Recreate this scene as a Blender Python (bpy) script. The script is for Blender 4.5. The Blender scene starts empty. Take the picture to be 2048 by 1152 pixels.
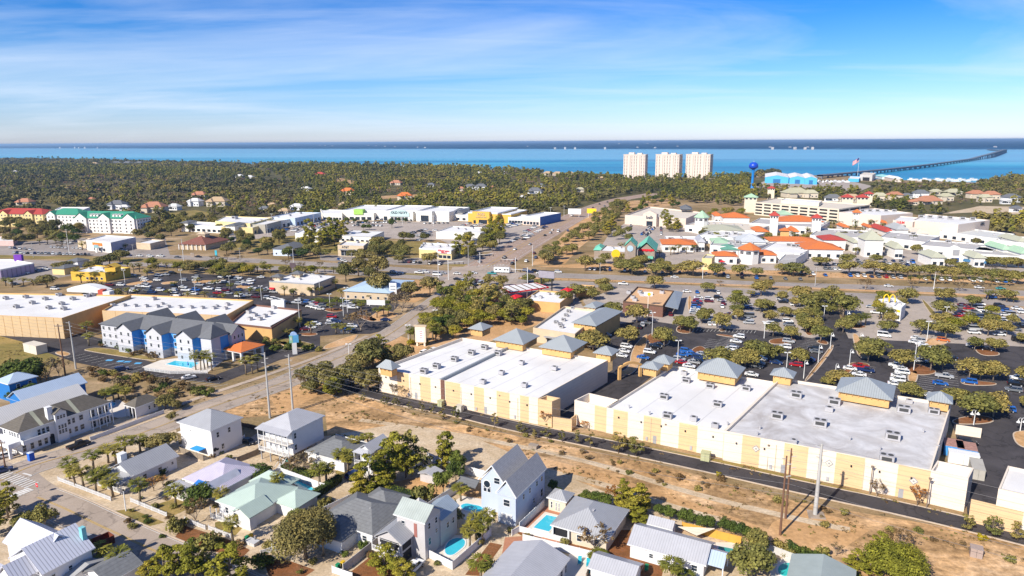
import bpy,bmesh,math,random
import numpy as np
from mathutils import Vector,Matrix
SC=bpy.context.scene;COL=SC.collection
rnd=random.Random(7)
H=80.0;F=1365.0
PITCH=math.atan((576-283.0)/F);ROLL=math.atan(11/2048.)
cam=bpy.data.cameras.new('camera');camo=bpy.data.objects.new('camera',cam);COL.objects.link(camo)
cam.sensor_width=36;cam.lens=F/2048*36;cam.clip_start=1;cam.clip_end=200000
camo.matrix_world=Matrix.Translation((0,0,H))@Matrix.Rotation(math.pi/2-PITCH,4,'X')@Matrix.Rotation(-ROLL,4,'Z')
SC.camera=camo
SC.view_settings.view_transform='Standard';SC.view_settings.look='None'
SC.view_settings.exposure=0.5;SC.view_settings.gamma=1;SC.view_settings.use_curve_mapping=False
SUN_EL=math.radians(37);SUN_AZ=math.radians(-133)
sd=bpy.data.lights.new('sun','SUN');sd.energy=5.0;sd.angle=math.radians(.5);sd.color=(1,.93,.82)
so=bpy.data.objects.new('sun',sd);COL.objects.link(so)
sv=Vector((math.cos(SUN_AZ)*math.cos(SUN_EL),math.sin(SUN_AZ)*math.cos(SUN_EL),math.sin(SUN_EL)))
so.rotation_euler=sv.to_track_quat('Z','Y').to_euler();so.location=(0,0,300)
W=bpy.data.worlds.new('World');SC.world=W;W.use_nodes=True
nt=W.node_tree;nt.nodes.clear()
def N(t,typ,**k):
 n=t.nodes.new(typ)
 for a,b in k.items():
  if a=='inp':
   for i,v in b.items():n.inputs[i].default_value=v
  else:setattr(n,a,b)
 return n
def ramp(t,stops,src=None):
 r=N(t,'ShaderNodeValToRGB');e=r.color_ramp.elements
 while len(e)<len(stops):e.new(.5)
 for i,(p,c)in enumerate(stops):
  e[i].position=p;e[i].color=(*c,1)if not isinstance(c,(int,float))else(c,c,c,1)
 if src is not None:t.links.new(src,r.inputs[0])
 return r
sky=N(nt,'ShaderNodeTexSky',sky_type='NISHITA',sun_disc=False)
sky.sun_elevation=SUN_EL;sky.sun_rotation=math.pi/2-SUN_AZ
sky.altitude=80;sky.air_density=1.0;sky.dust_density=.3;sky.ozone_density=2.5
out=N(nt,'ShaderNodeOutputWorld');bg=N(nt,'ShaderNodeBackground',inp={1:.095})
tc=N(nt,'ShaderNodeTexCoord');sep=N(nt,'ShaderNodeSeparateXYZ')
nt.links.new(tc.outputs['Generated'],sep.inputs[0])
el=N(nt,'ShaderNodeMath',operation='MAXIMUM',inp={1:0.0});nt.links.new(sep.outputs['Z'],el.inputs[0])
tint=ramp(nt,[(0.0,(.84,.93,1.38)),(.03,(.70,.86,1.30)),(.08,(.46,.74,1.15)),(.16,(.16,.54,1.08)),(.26,(.015,.42,1.0)),(.5,(.2,.42,.85)),(1,(.3,.5,.85))],el.outputs[0])
mul=N(nt,'ShaderNodeMixRGB',blend_type='MULTIPLY',inp={0:1.0})
nt.links.new(sky.outputs[0],mul.inputs[1]);nt.links.new(tint.outputs[0],mul.inputs[2])
ez=N(nt,'ShaderNodeMath',operation='ADD',inp={1:.07});nt.links.new(el.outputs[0],ez.inputs[0])
dx=N(nt,'ShaderNodeMath',operation='DIVIDE');dy=N(nt,'ShaderNodeMath',operation='DIVIDE')
nt.links.new(sep.outputs['X'],dx.inputs[0]);nt.links.new(ez.outputs[0],dx.inputs[1])
nt.links.new(sep.outputs['Y'],dy.inputs[0]);nt.links.new(ez.outputs[0],dy.inputs[1])
cx=N(nt,'ShaderNodeCombineXYZ');nt.links.new(dx.outputs[0],cx.inputs[0]);nt.links.new(dy.outputs[0],cx.inputs[1])
def cloudlayer(rot,scale,nscale,lo,hi,dist,seed,amp):
 mp=N(nt,'ShaderNodeMapping',inp={1:(seed,seed*.7,0),2:(0,0,math.radians(rot)),3:scale});nt.links.new(cx.outputs[0],mp.inputs[0])
 no=N(nt,'ShaderNodeTexNoise',inp={'Scale':nscale,'Detail':9,'Roughness':.56,'Distortion':dist});nt.links.new(mp.outputs[0],no.inputs['Vector'])
 r=ramp(nt,[(lo,0.0),(hi,amp)],no.outputs[0]);return r
c1=cloudlayer(-10,(.34,.62,1),.55,.46,.80,1.1,3.1,.6)
c2=cloudlayer(16,(.22,.75,1),1.2,.5,.85,.7,7.7,.4)
cadd=N(nt,'ShaderNodeMixRGB',blend_type='SCREEN',inp={0:1.0});nt.links.new(c1.outputs[0],cadd.inputs[1]);nt.links.new(c2.outputs[0],cadd.inputs[2])
fade=ramp(nt,[(0.0,.35),(.05,1.0),(.5,.9)],el.outputs[0])
cf=N(nt,'ShaderNodeMixRGB',blend_type='MULTIPLY',inp={0:1.0});nt.links.new(cadd.outputs[0],cf.inputs[1]);nt.links.new(fade.outputs[0],cf.inputs[2])
cm=N(nt,'ShaderNodeMixRGB',blend_type='MIX',inp={2:(7.0,7.6,8.6,1)});nt.links.new(cf.outputs[0],cm.inputs[0]);nt.links.new(mul.outputs[0],cm.inputs[1])
nt.links.new(cm.outputs[0],bg.inputs[0]);nt.links.new(bg.outputs[0],out.inputs[0])
cp,sp=math.cos(PITCH),math.sin(PITCH);cr,sr=math.cos(ROLL),math.sin(ROLL)
def G(px,py,z=0.):
 u=px-1024.;v=py-576.
 u,v=u*cr-v*sr,u*sr+v*cr
 t=(H-z)/(F*sp+v*cp)
 return Vector((u*t,(F*cp-v*sp)*t,z))
def P(p):
 X,Y,Z=p[0],p[1],p[2]-H
 fw=Y*cp-Z*sp;up=Y*sp+Z*cp
 u=F*X/fw;v=-F*up/fw
 return(1024+u*cr+v*sr,576-u*sr+v*cr)
MATS={}
def newmat(name):
 m=bpy.data.materials.new(name);m.use_nodes=True;t=m.node_tree;b=t.nodes['Principled BSDF'];return m,t,b
def M(name,col,rough=.8,var=.12,scale=.5,metal=0,spec=.3,bump=0,rib=0,ribdark=.72,dirt=0,dlo=.45,dirtcol=(.12,.1,.08),emit=None,alpha=None,objcol=False,bscale=None,ribax='xy'):
 """plain surface: base colour with mild large and small variation, optional standing seams / courses"""
 if name in MATS:return MATS[name]
 m,t,b=newmat(name);L=t.links.new
 b.inputs['Roughness'].default_value=rough;b.inputs['Metallic'].default_value=metal
 b.inputs['Specular IOR Level'].default_value=spec
 geo=N(t,'ShaderNodeNewGeometry')
 n1=N(t,'ShaderNodeTexNoise',inp={'Scale':scale,'Detail':5,'Roughness':.6});L(geo.outputs['Position'],n1.inputs['Vector'])
 lo=tuple(c*(1-var)for c in col);hi=tuple(min(1,c*(1+var))for c in col)
 r=ramp(t,[(.25,lo),(.75,hi)],n1.outputs[0]);c=r.outputs[0]
 if objcol:
  oi=N(t,'ShaderNodeObjectInfo');c=oi.outputs['Color']
 if dirt:
  n2=N(t,'ShaderNodeTexNoise',inp={'Scale':scale*.35,'Detail':8,'Roughness':.65,'Distortion':1.2});L(geo.outputs['Position'],n2.inputs['Vector'])
  r2=ramp(t,[(dlo,0.),(dlo+.25,dirt)],n2.outputs[0])
  mx=N(t,'ShaderNodeMixRGB',inp={2:(*dirtcol,1)});L(r2.outputs[0],mx.inputs[0]);L(c,mx.inputs[1]);c=mx.outputs[0]
 if rib:
  tcn=N(t,'ShaderNodeTexCoord');s1=N(t,'ShaderNodeSeparateXYZ');s2=N(t,'ShaderNodeSeparateXYZ')
  L(tcn.outputs['Object'],s1.inputs[0]);L(tcn.outputs['Normal'],s2.inputs[0])
  if ribax=='z':val=s1.outputs['Z']
  else:
   ax=N(t,'ShaderNodeMath',operation='ABSOLUTE');ay=N(t,'ShaderNodeMath',operation='ABSOLUTE');L(s2.outputs['X'],ax.inputs[0]);L(s2.outputs['Y'],ay.inputs[0])
   gt=N(t,'ShaderNodeMath',operation='GREATER_THAN');L(ax.outputs[0],gt.inputs[0]);L(ay.outputs[0],gt.inputs[1])
   mx=N(t,'ShaderNodeMix',data_type='FLOAT');L(gt.outputs[0],mx.inputs[0]);L(s1.outputs['X'],mx.inputs[2]);L(s1.outputs['Y'],mx.inputs[3]);val=mx.outputs[0]
  dv=N(t,'ShaderNodeMath',operation='MULTIPLY',inp={1:1/rib});L(val,dv.inputs[0])
  fr=N(t,'ShaderNodeMath',operation='FRACT');L(dv.outputs[0],fr.inputs[0])
  rr=ramp(t,[(0.,ribdark),(.12,ribdark),(.2,1.),(.9,1.),(1.,ribdark)],fr.outputs[0])
  mm=N(t,'ShaderNodeMixRGB',blend_type='MULTIPLY',inp={0:1.});L(c,mm.inputs[1]);L(rr.outputs[0],mm.inputs[2]);c=mm.outputs[0]
  bp=N(t,'ShaderNodeBump',inp={'Strength':.5,'Distance':.05});L(rr.outputs[0],bp.inputs['Height']);L(bp.outputs[0],b.inputs['Normal'])
 elif bump:
  nb=N(t,'ShaderNodeTexNoise',inp={'Scale':bscale or scale*6,'Detail':6});L(geo.outputs['Position'],nb.inputs['Vector'])
  bp=N(t,'ShaderNodeBump',inp={'Strength':bump,'Distance':.1});L(nb.outputs[0],bp.inputs['Height']);L(bp.outputs[0],b.inputs['Normal'])
 L(c,b.inputs['Base Color'])
 if alpha is not None:b.inputs['Alpha'].default_value=alpha
 MATS[name]=m;return m
def ground_mat(name,cols,scales,rough=.95,bump=.4,fine=.18,w2=.5,tracks=None):
 """three-colour patchwork of soil, dead grass and sand driven by two noises, plus fine grain"""
 m,t,b=newmat(name);L=t.links.new;b.inputs['Roughness'].default_value=rough;b.inputs['Specular IOR Level'].default_value=.1
 geo=N(t,'ShaderNodeNewGeometry')
 na=N(t,'ShaderNodeTexNoise',inp={'Scale':scales[0],'Detail':10,'Roughness':.66,'Distortion':.6});L(geo.outputs['Position'],na.inputs['Vector'])
 mp=N(t,'ShaderNodeMapping',inp={1:(40,17,0),2:(0,0,math.radians(30)),3:(.45,1.3,1)});L(geo.outputs['Position'],mp.inputs[0])
 nb=N(t,'ShaderNodeTexNoise',inp={'Scale':scales[1],'Detail':8,'Roughness':.7,'Distortion':.8});L(mp.outputs[0],nb.inputs['Vector'])
 r1=ramp(t,[(.35,cols[0]),(.5,cols[1]),(.66,cols[2])],na.outputs[0])
 r2=ramp(t,[(.4,0.),(.62,w2)],nb.outputs[0])
 mx=N(t,'ShaderNodeMixRGB',inp={2:(*cols[3],1)});L(r2.outputs[0],mx.inputs[0]);L(r1.outputs[0],mx.inputs[1])
 nf=N(t,'ShaderNodeTexNoise',inp={'Scale':scales[2],'Detail':4,'Roughness':.7});L(geo.outputs['Position'],nf.inputs['Vector'])
 rf=ramp(t,[(.25,1-fine*2),(.75,1+fine)],nf.outputs[0]);mm=N(t,'ShaderNodeMixRGB',blend_type='MULTIPLY',inp={0:1.});L(mx.outputs[0],mm.inputs[1]);L(rf.outputs[0],mm.inputs[2])
 L(mm.outputs[0],b.inputs['Base Color'])
 bp=N(t,'ShaderNodeBump',inp={'Strength':bump,'Distance':.3});L(nf.outputs[0],bp.inputs['Height']);L(bp.outputs[0],b.inputs['Normal'])
 MATS[name]=m;return m
def glass(name='window_glass',col=(.02,.03,.045),rough=.12):
 if name in MATS:return MATS[name]
 m,t,b=newmat(name);b.inputs['Base Color'].default_value=(*col,1);b.inputs['Roughness'].default_value=rough;b.inputs['Specular IOR Level'].default_value=.6
 MATS[name]=m;return m
class MB:
 def __init__(s):s.v=[];s.f=[];s.m=[]
 def add(s,vs,fs,mi=0):
  o=len(s.v);s.v+=[tuple(v)for v in vs];s.f+=[tuple(i+o for i in f)for f in fs];s.m+=[mi]*len(fs);return s
 def box(s,x0,x1,y0,y1,z0,z1,mi=0,bottom=True):
  fs=[(4,5,6,7),(0,1,5,4),(1,2,6,5),(2,3,7,6),(3,0,4,7)]
  if bottom:fs.append((3,2,1,0))
  return s.add([(x0,y0,z0),(x1,y0,z0),(x1,y1,z0),(x0,y1,z0),(x0,y0,z1),(x1,y0,z1),(x1,y1,z1),(x0,y1,z1)],fs,mi)
 def prism(s,pts,z0,z1,mi=0,bottom=True):
  n=len(pts);a=sum(pts[i][0]*pts[(i+1)%n][1]-pts[(i+1)%n][0]*pts[i][1]for i in range(n))
  if a<0:pts=pts[::-1]
  vs=[(p[0],p[1],z0)for p in pts]+[(p[0],p[1],z1)for p in pts]
  fs=[tuple(range(n,2*n))]+[(i,(i+1)%n,n+(i+1)%n,n+i)for i in range(n)]
  if bottom:fs.append(tuple(range(n-1,-1,-1)))
  return s.add(vs,fs,mi)
 def hip(s,x0,x1,y0,y1,z,h,mi=0,t=.18,ridge=None,cap=True):
  """hip roof, ridge along the longer side; t = eave thickness"""
  w,d=x1-x0,y1-y0
  if ridge is None:r=abs(w-d)/2
  else:r=ridge/2
  cx_,cy_=(x0+x1)/2,(y0+y1)/2
  base=[(x0,y0,z),(x1,y0,z),(x1,y1,z),(x0,y1,z)];e=[(a,b,c+t)for a,b,c in base]
  if r<.05:
   ap=[(cx_,cy_,z+t+h)];vs=base+e+ap
   fs=[(4,5,8),(5,6,8),(6,7,8),(7,4,8)]
  elif w>=d:
   ap=[(cx_-r,cy_,z+t+h),(cx_+r,cy_,z+t+h)];vs=base+e+ap
   fs=[(4,5,9,8),(5,6,9),(6,7,8,9),(7,4,8)]
  else:
   ap=[(cx_,cy_-r,z+t+h),(cx_,cy_+r,z+t+h)];vs=base+e+ap
   fs=[(4,5,8),(5,6,9,8),(6,7,9),(7,4,8,9)]
  fs+=[(0,1,5,4),(1,2,6,5),(2,3,7,6),(3,0,4,7),(3,2,1,0)]
  return s.add(vs,fs,mi)
 def gable(s,x0,x1,y0,y1,z,h,mi=0,t=.2,axis='x'):
  """gable roof slab pair, ridge along axis"""
  if axis=='x':
   ym=(y0+y1)/2
   prof=[(y0,z),(ym,z+h),(y1,z),(y1,z+t),(ym,z+h+t),(y0,z+t)]
   vs=[(x0,a,b)for a,b in prof]+[(x1,a,b)for a,b in prof]
  else:
   xm=(x0+x1)/2
   prof=[(x0,z),(xm,z+h),(x1,z),(x1,z+t),(xm,z+h+t),(x0,z+t)]
   vs=[(a,y0,b)for a,b in prof]+[(a,y1,b)for a,b in prof]
  fs=[(i,(i+1)%6,6+(i+1)%6,6+i)for i in range(6)]+[(0,5,4,1),(1,4,3,2),(6,7,10,11),(7,8,9,10)]
  if axis=='x':fs=[f[::-1]for f in fs]
  return s.add(vs,fs,mi)
 def gablewall(s,a0,a1,c,t,z,h,axis,mi=0):
  """triangular gable infill: span a0..a1 at plane c (thickness t) """
  m=(a0+a1)/2
  tri=[(a0,z),(a1,z),(m,z+h)]
  if axis=='y':vs=[(p,c,q)for p,q in tri]+[(p,c+t,q)for p,q in tri]
  else:vs=[(c,p,q)for p,q in tri]+[(c+t,p,q)for p,q in tri]
  return s.add(vs,[(0,1,2),(5,4,3),(0,3,4,1),(1,4,5,2),(2,5,3,0)],mi)
 def tube(s,pts,r,n=6,mi=0,r1=None,cap=True):
  pts=[Vector(p)for p in pts];k=len(pts);o=len(s.v)
  for i,p in enumerate(pts):
   d=(pts[min(i+1,k-1)]-pts[max(i-1,0)]).normalized();a=d.orthogonal().normalized()if abs(d.z)<.99 else Vector((1,0,0));b=d.cross(a)
   rr=r if r1 is None else r+(r1-r)*i/(k-1)
   for j in range(n):
    th=2*math.pi*j/n;q=p+a*math.cos(th)*rr+b*math.sin(th)*rr;s.v.append(tuple(q))
  for i in range(k-1):
   for j in range(n):
    s.f.append((o+i*n+j,o+i*n+(j+1)%n,o+(i+1)*n+(j+1)%n,o+(i+1)*n+j));s.m.append(mi)
  if cap:
   s.f.append(tuple(o+j for j in range(n-1,-1,-1)));s.m.append(mi);s.f.append(tuple(o+(k-1)*n+j for j in range(n)));s.m.append(mi)
  return s
 def lathe(s,prof,n=16,c=(0,0,0),mi=0):
  o=len(s.v)
  for r,z in prof:
   for j in range(n):
    th=2*math.pi*j/n;s.v.append((c[0]+r*math.cos(th),c[1]+r*math.sin(th),c[2]+z))
  for i in range(len(prof)-1):
   for j in range(n):
    s.f.append((o+i*n+j,o+i*n+(j+1)%n,o+(i+1)*n+(j+1)%n,o+(i+1)*n+j));s.m.append(mi)
  return s
 def build(s,name,mats,parent=None,smooth=False,**props):
  me=bpy.data.meshes.new(name);me.from_pydata(s.v,[],s.f)
  if not isinstance(mats,(list,tuple)):mats=[mats]
  for mt in mats:me.materials.append(mt)
  if len(mats)>1:me.polygons.foreach_set('material_index',s.m)
  if smooth:me.polygons.foreach_set('use_smooth',[True]*len(s.f))
  me.update()
  return link(name,me,parent,**props)
def link(name,me,parent=None,**props):
 o=bpy.data.objects.new(name,me);COL.objects.link(o)
 if parent is not None:o.parent=parent
 for k,v in props.items():o[k]=v
 return o
def thing(name,label,cat,loc=(0,0,0),rot=0,group=None):
 o=bpy.data.objects.new(name,None);COL.objects.link(o);o.location=loc;o.rotation_euler=(0,0,rot);o.empty_display_size=.5
 o['label']=label;o['category']=cat
 if group:o['group']=group
 return o
def tag(o,label,cat,group=None):
 o['label']=label;o['category']=cat
 if group:o['group']=group
 return o
def copytree(src,loc,rot,scale=None,kids=True):
 r=src.copy();COL.objects.link(r);r.location=loc;r.rotation_euler=(0,0,rot)
 if scale is not None:r.scale=scale if hasattr(scale,'__len__')else(scale,)*3
 if kids:
  for ch in list(src.children):
   c=ch.copy();COL.objects.link(c);c.parent=r
   for g in ch.children:
    d=g.copy();COL.objects.link(d);d.parent=c
 return r
LAYERS=[]
def free_z(z,vs):
 """keep overlapping ground sheets at least 3 mm apart"""
 x0,x1=min(v[0]for v in vs),max(v[0]for v in vs);y0,y1=min(v[1]for v in vs),max(v[1]for v in vs)
 near=sorted(l[0]for l in LAYERS if l[1]<x1 and l[2]>x0 and l[3]<y1 and l[4]>y0)
 for q in near:
  if abs(q-z)<.003:z=q+.0032
 LAYERS.append((z,x0,x1,y0,y1));return z
def sheet(name,pts,z,mat,world=False,kind='structure',parent=None):
 """flat ground sheet from photo-pixel outline"""
 vs=[tuple(p)if world else tuple(G(p[0],p[1],0))for p in pts]
 z=free_z(z,vs);vs=[(v[0],v[1],z)for v in vs]
 n=len(vs);a=sum(vs[i][0]*vs[(i+1)%n][1]-vs[(i+1)%n][0]*vs[i][1]for i in range(n))
 if a<0:vs=vs[::-1]
 me=bpy.data.meshes.new(name);me.from_pydata(vs,[],[tuple(range(n))]);me.materials.append(mat);me.update()
 return link(name,me,parent,kind=kind)
def offset_line(pts,w):
 """polyline -> left and right offsets (world xy)"""
 L_,R_=[],[]
 for i,p in enumerate(pts):
  a=pts[max(i-1,0)];b=pts[min(i+1,len(pts)-1)];d=Vector((b[0]-a[0],b[1]-a[1])).normalized();n=Vector((-d.y,d.x))
  ww=w[i]if hasattr(w,'__len__')else w
  L_.append((p[0]+n.x*ww/2,p[1]+n.y*ww/2));R_.append((p[0]-n.x*ww/2,p[1]-n.y*ww/2))
 return L_,R_
def smooth_line(pts,n=8):
 out=[];k=len(pts)
 for i in range(k-1):
  p0=Vector(pts[max(i-1,0)]);p1=Vector(pts[i]);p2=Vector(pts[i+1]);p3=Vector(pts[min(i+2,k-1)])
  for j in range(n):
   t=j/n;out.append(.5*((2*p1)+(p2-p0)*t+(2*p0-5*p1+4*p2-p3)*t*t+(3*p1-p0-3*p2+p3)*t**3))
 out.append(Vector(pts[-1]));return out
def strip(name,pxline,w,z,mat,n=6,world=False,kind='structure'):
 pts=[Vector(p[:2])if world else Vector(G(*p)[:2])for p in pxline]
 if n>1:pts=smooth_line(pts,n)
 if hasattr(w,'__len__'):
  k=len(pts);w=[w[0]+(w[1]-w[0])*i/(k-1)for i in range(k)]
 L_,R_=offset_line(pts,w);k=len(pts);z=free_z(z,L_+R_)
 me=bpy.data.meshes.new(name);me.from_pydata([(a[0],a[1],z)for a in R_]+[(a[0],a[1],z)for a in L_],[],[(i,i+1,k+i+1,k+i)for i in range(k-1)])
 me.materials.append(mat);me.update();return link(name,me,kind=kind)
def rect3(Lp,Np,Rp,h=0,ang=None):
 """three photo corners (left, near/right, far right) at height h -> origin, angle, width, depth"""
 A,B,C_=G(*Lp,h),G(*Np,h),G(*Rp,h)
 if ang is None:a=math.atan2(B.y-A.y,B.x-A.x)
 else:a=math.radians(ang)
 x=Vector((math.cos(a),math.sin(a),0));y=Vector((-x.y,x.x,0))
 Wd=(B-A).dot(x);D=(C_-B).dot(y);O=B-x*Wd;O.z=0
 return O,a,Wd,D
ORD=['','first','second','third','fourth','fifth','sixth','seventh','eighth','ninth','tenth','eleventh','twelfth','thirteenth','fourteenth','fifteenth','sixteenth','seventeenth','eighteenth','nineteenth','twentieth','twenty-first','twenty-second','twenty-third','twenty-fourth','twenty-fifth','twenty-sixth','twenty-seventh','twenty-eighth','twenty-ninth','thirtieth']
def text_obj(name,s,size,mat,parent,loc,rot,ext=.05,align='CENTER',bold=0):
 cu=bpy.data.curves.new(name,'FONT');cu.body=s;cu.size=size;cu.extrude=ext;cu.align_x=align;cu.align_y='CENTER';cu.offset=bold;cu.resolution_u=2
 tmp=bpy.data.objects.new('tmp_text',cu);COL.objects.link(tmp);bpy.context.view_layer.update()
 me=bpy.data.meshes.new_from_object(tmp.evaluated_get(bpy.context.evaluated_depsgraph_get()))
 COL.objects.unlink(tmp);bpy.data.objects.remove(tmp);me.materials.clear();me.materials.append(mat)
 o=link(name,me,parent);o.location=loc;o.rotation_euler=rot;return o
g_base=ground_mat('dry_ground',[(.27,.18,.09),(.38,.26,.14),(.52,.37,.23),(.18,.14,.06)],(.03,.06,1.2),w2=.7)
g_sand=ground_mat('sandy_lot',[(.46,.27,.12),(.70,.43,.21),(.84,.58,.35),(.27,.17,.08)],(.05,.085,.7),w2=.95,fine=.3)
g_orange=ground_mat('orange_sand',[(.46,.27,.12),(.60,.36,.17),(.68,.45,.26),(.38,.21,.09)],(.05,.09,.9),w2=.3)
g_grass=ground_mat('dormant_grass',[(.25,.18,.06),(.33,.24,.08),(.40,.28,.11),(.15,.14,.04)],(.06,.12,1.5),w2=.7)
g_mulch=ground_mat('pine_straw',[(.22,.085,.03),(.29,.12,.05),(.33,.16,.08),(.14,.07,.03)],(.2,.3,3.),w2=.6)
g_white=ground_mat('pale_sand',[(.50,.38,.24),(.62,.49,.34),(.70,.58,.42),(.42,.30,.17)],(.1,.2,1.5),w2=.5)
g_forest=ground_mat('forest_floor',[(.09,.085,.035),(.14,.115,.05),(.24,.18,.09),(.08,.085,.028)],(.01,.02,.3),w2=.6)
def asphalt(name,c,crack=.25,patch=.25,pc=(.1,.1,.1)):
 m,t,b=newmat(name);L=t.links.new;b.inputs['Roughness'].default_value=.9;b.inputs['Specular IOR Level'].default_value=.15
 geo=N(t,'ShaderNodeNewGeometry')
 n1=N(t,'ShaderNodeTexNoise',inp={'Scale':.06,'Detail':7,'Roughness':.6,'Distortion':.7});L(geo.outputs['Position'],n1.inputs['Vector'])
 r1=ramp(t,[(.35,tuple(x*(1-patch)for x in c)),(.65,tuple(x*(1+patch)for x in c))],n1.outputs[0])
 vo=N(t,'ShaderNodeTexVoronoi',feature='DISTANCE_TO_EDGE',inp={'Scale':.11});
 n2=N(t,'ShaderNodeTexNoise',inp={'Scale':.5,'Detail':5});L(geo.outputs['Position'],n2.inputs['Vector'])
 mxv=N(t,'ShaderNodeMixRGB',inp={0:.06});L(geo.outputs['Position'],mxv.inputs[1]);
 ad=N(t,'ShaderNodeVectorMath',operation='MULTIPLY_ADD',inp={1:(5,5,0)});L(n2.outputs[1],ad.inputs[0]);L(geo.outputs['Position'],ad.inputs[2]);L(ad.outputs[0],vo.inputs['Vector'])
 r2=ramp(t,[(0.,1-crack),(.012,1-crack),(.03,1.)],vo.outputs['Distance'])
 mm=N(t,'ShaderNodeMixRGB',blend_type='MULTIPLY',inp={0:1.});L(r1.outputs[0],mm.inputs[1]);L(r2.outputs[0],mm.inputs[2])
 n3=N(t,'ShaderNodeTexNoise',inp={'Scale':2.5,'Detail':4,'Roughness':.8});L(geo.outputs['Position'],n3.inputs['Vector'])
 r3=ramp(t,[(.3,.85),(.7,1.12)],n3.outputs[0]);m2=N(t,'ShaderNodeMixRGB',blend_type='MULTIPLY',inp={0:1.});L(mm.outputs[0],m2.inputs[1]);L(r3.outputs[0],m2.inputs[2])
 L(m2.outputs[0],b.inputs['Base Color']);MATS[name]=m;return m
a_dark=asphalt('dark_asphalt',(.062,.056,.058),.3,.3)
a_grey=asphalt('worn_asphalt',(.30,.26,.23),.2,.15)
a_road=asphalt('road_asphalt',(.38,.31,.25),.25,.12)
a_hwy=asphalt('highway_asphalt',(.32,.275,.24),.15,.12)
a_north=asphalt('north_road_asphalt',(.36,.26,.20),.15,.12)
a_light=asphalt('pale_lot_asphalt',(.40,.34,.29),.15,.12)
concrete=asphalt('concrete_paving',(.44,.35,.27),.25,.12)
m_kerb=M('kerb_concrete',(.52,.42,.32),var=.15,scale=1)
m_white=M('road_paint_white',(.62,.60,.56),var=.25,scale=2)
m_yellow=M('road_paint_yellow',(.55,.36,.08),var=.25,scale=2)
SHORE=[(-500,316),(0,316),(120,317),(300,323),(500,329),(800,331),(1024,341),(1150,350),(1240,356),(1420,356),(1520,352),(1530,350),(1700,351),(1740,358),(1950,365),(1990,356),(2048,352),(2600,362)]
gp=[tuple(G(*p))for p in SHORE]
gp=[(-6000,-400,0),(-6000,gp[0][1]+900,0)]+gp+[(6000,1250,0),(6000,-400,0)]
sheet('ground',gp,0,g_base,world=True)
def water_mat():
 m,t,b=newmat('bay_water');L=t.links.new
 b.inputs['Roughness'].default_value=.32;b.inputs['Specular IOR Level'].default_value=.22;b.inputs['IOR'].default_value=1.33
 geo=N(t,'ShaderNodeNewGeometry')
 sep=N(t,'ShaderNodeSeparateXYZ');L(geo.outputs['Position'],sep.inputs[0])
 mp=N(t,'ShaderNodeMapping',inp={2:(0,0,math.radians(8)),3:(.00022,.0016,1)});L(geo.outputs['Position'],mp.inputs[0])
 n1=N(t,'ShaderNodeTexNoise',inp={'Scale':1.,'Detail':6,'Roughness':.55,'Distortion':.5});L(mp.outputs[0],n1.inputs['Vector'])
 r1=ramp(t,[(.38,(.003,.13,.27)),(.5,(.006,.22,.38)),(.62,(.04,.36,.50))],n1.outputs[0])
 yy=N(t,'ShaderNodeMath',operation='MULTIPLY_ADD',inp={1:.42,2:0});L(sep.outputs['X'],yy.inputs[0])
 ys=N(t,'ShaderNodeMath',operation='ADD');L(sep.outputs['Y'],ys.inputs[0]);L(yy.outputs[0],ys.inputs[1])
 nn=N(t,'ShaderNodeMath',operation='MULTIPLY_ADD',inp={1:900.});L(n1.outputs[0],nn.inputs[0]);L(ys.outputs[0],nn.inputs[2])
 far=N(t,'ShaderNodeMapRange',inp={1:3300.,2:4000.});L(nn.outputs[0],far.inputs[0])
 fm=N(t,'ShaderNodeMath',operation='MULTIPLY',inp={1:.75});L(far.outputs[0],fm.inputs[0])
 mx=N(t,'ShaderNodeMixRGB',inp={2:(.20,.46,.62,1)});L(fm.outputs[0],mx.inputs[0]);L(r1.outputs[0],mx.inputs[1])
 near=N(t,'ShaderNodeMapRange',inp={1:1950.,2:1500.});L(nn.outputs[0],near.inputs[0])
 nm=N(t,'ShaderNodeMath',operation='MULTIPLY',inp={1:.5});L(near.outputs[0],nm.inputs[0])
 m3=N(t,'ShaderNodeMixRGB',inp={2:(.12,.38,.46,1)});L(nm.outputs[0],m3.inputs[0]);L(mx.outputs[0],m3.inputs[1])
 L(m3.outputs[0],b.inputs['Base Color'])
 nb=N(t,'ShaderNodeTexNoise',inp={'Scale':.15,'Detail':5});L(geo.outputs['Position'],nb.inputs['Vector'])
 bp=N(t,'ShaderNodeBump',inp={'Strength':.7,'Distance':.6});L(nb.outputs[0],bp.inputs['Height']);L(bp.outputs[0],b.inputs['Normal'])
 return m
sheet('bay_water',[(-90000,500,0),(-90000,90000,0),(90000,90000,0),(90000,500,0)],-.6,water_mat(),world=True)
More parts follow.
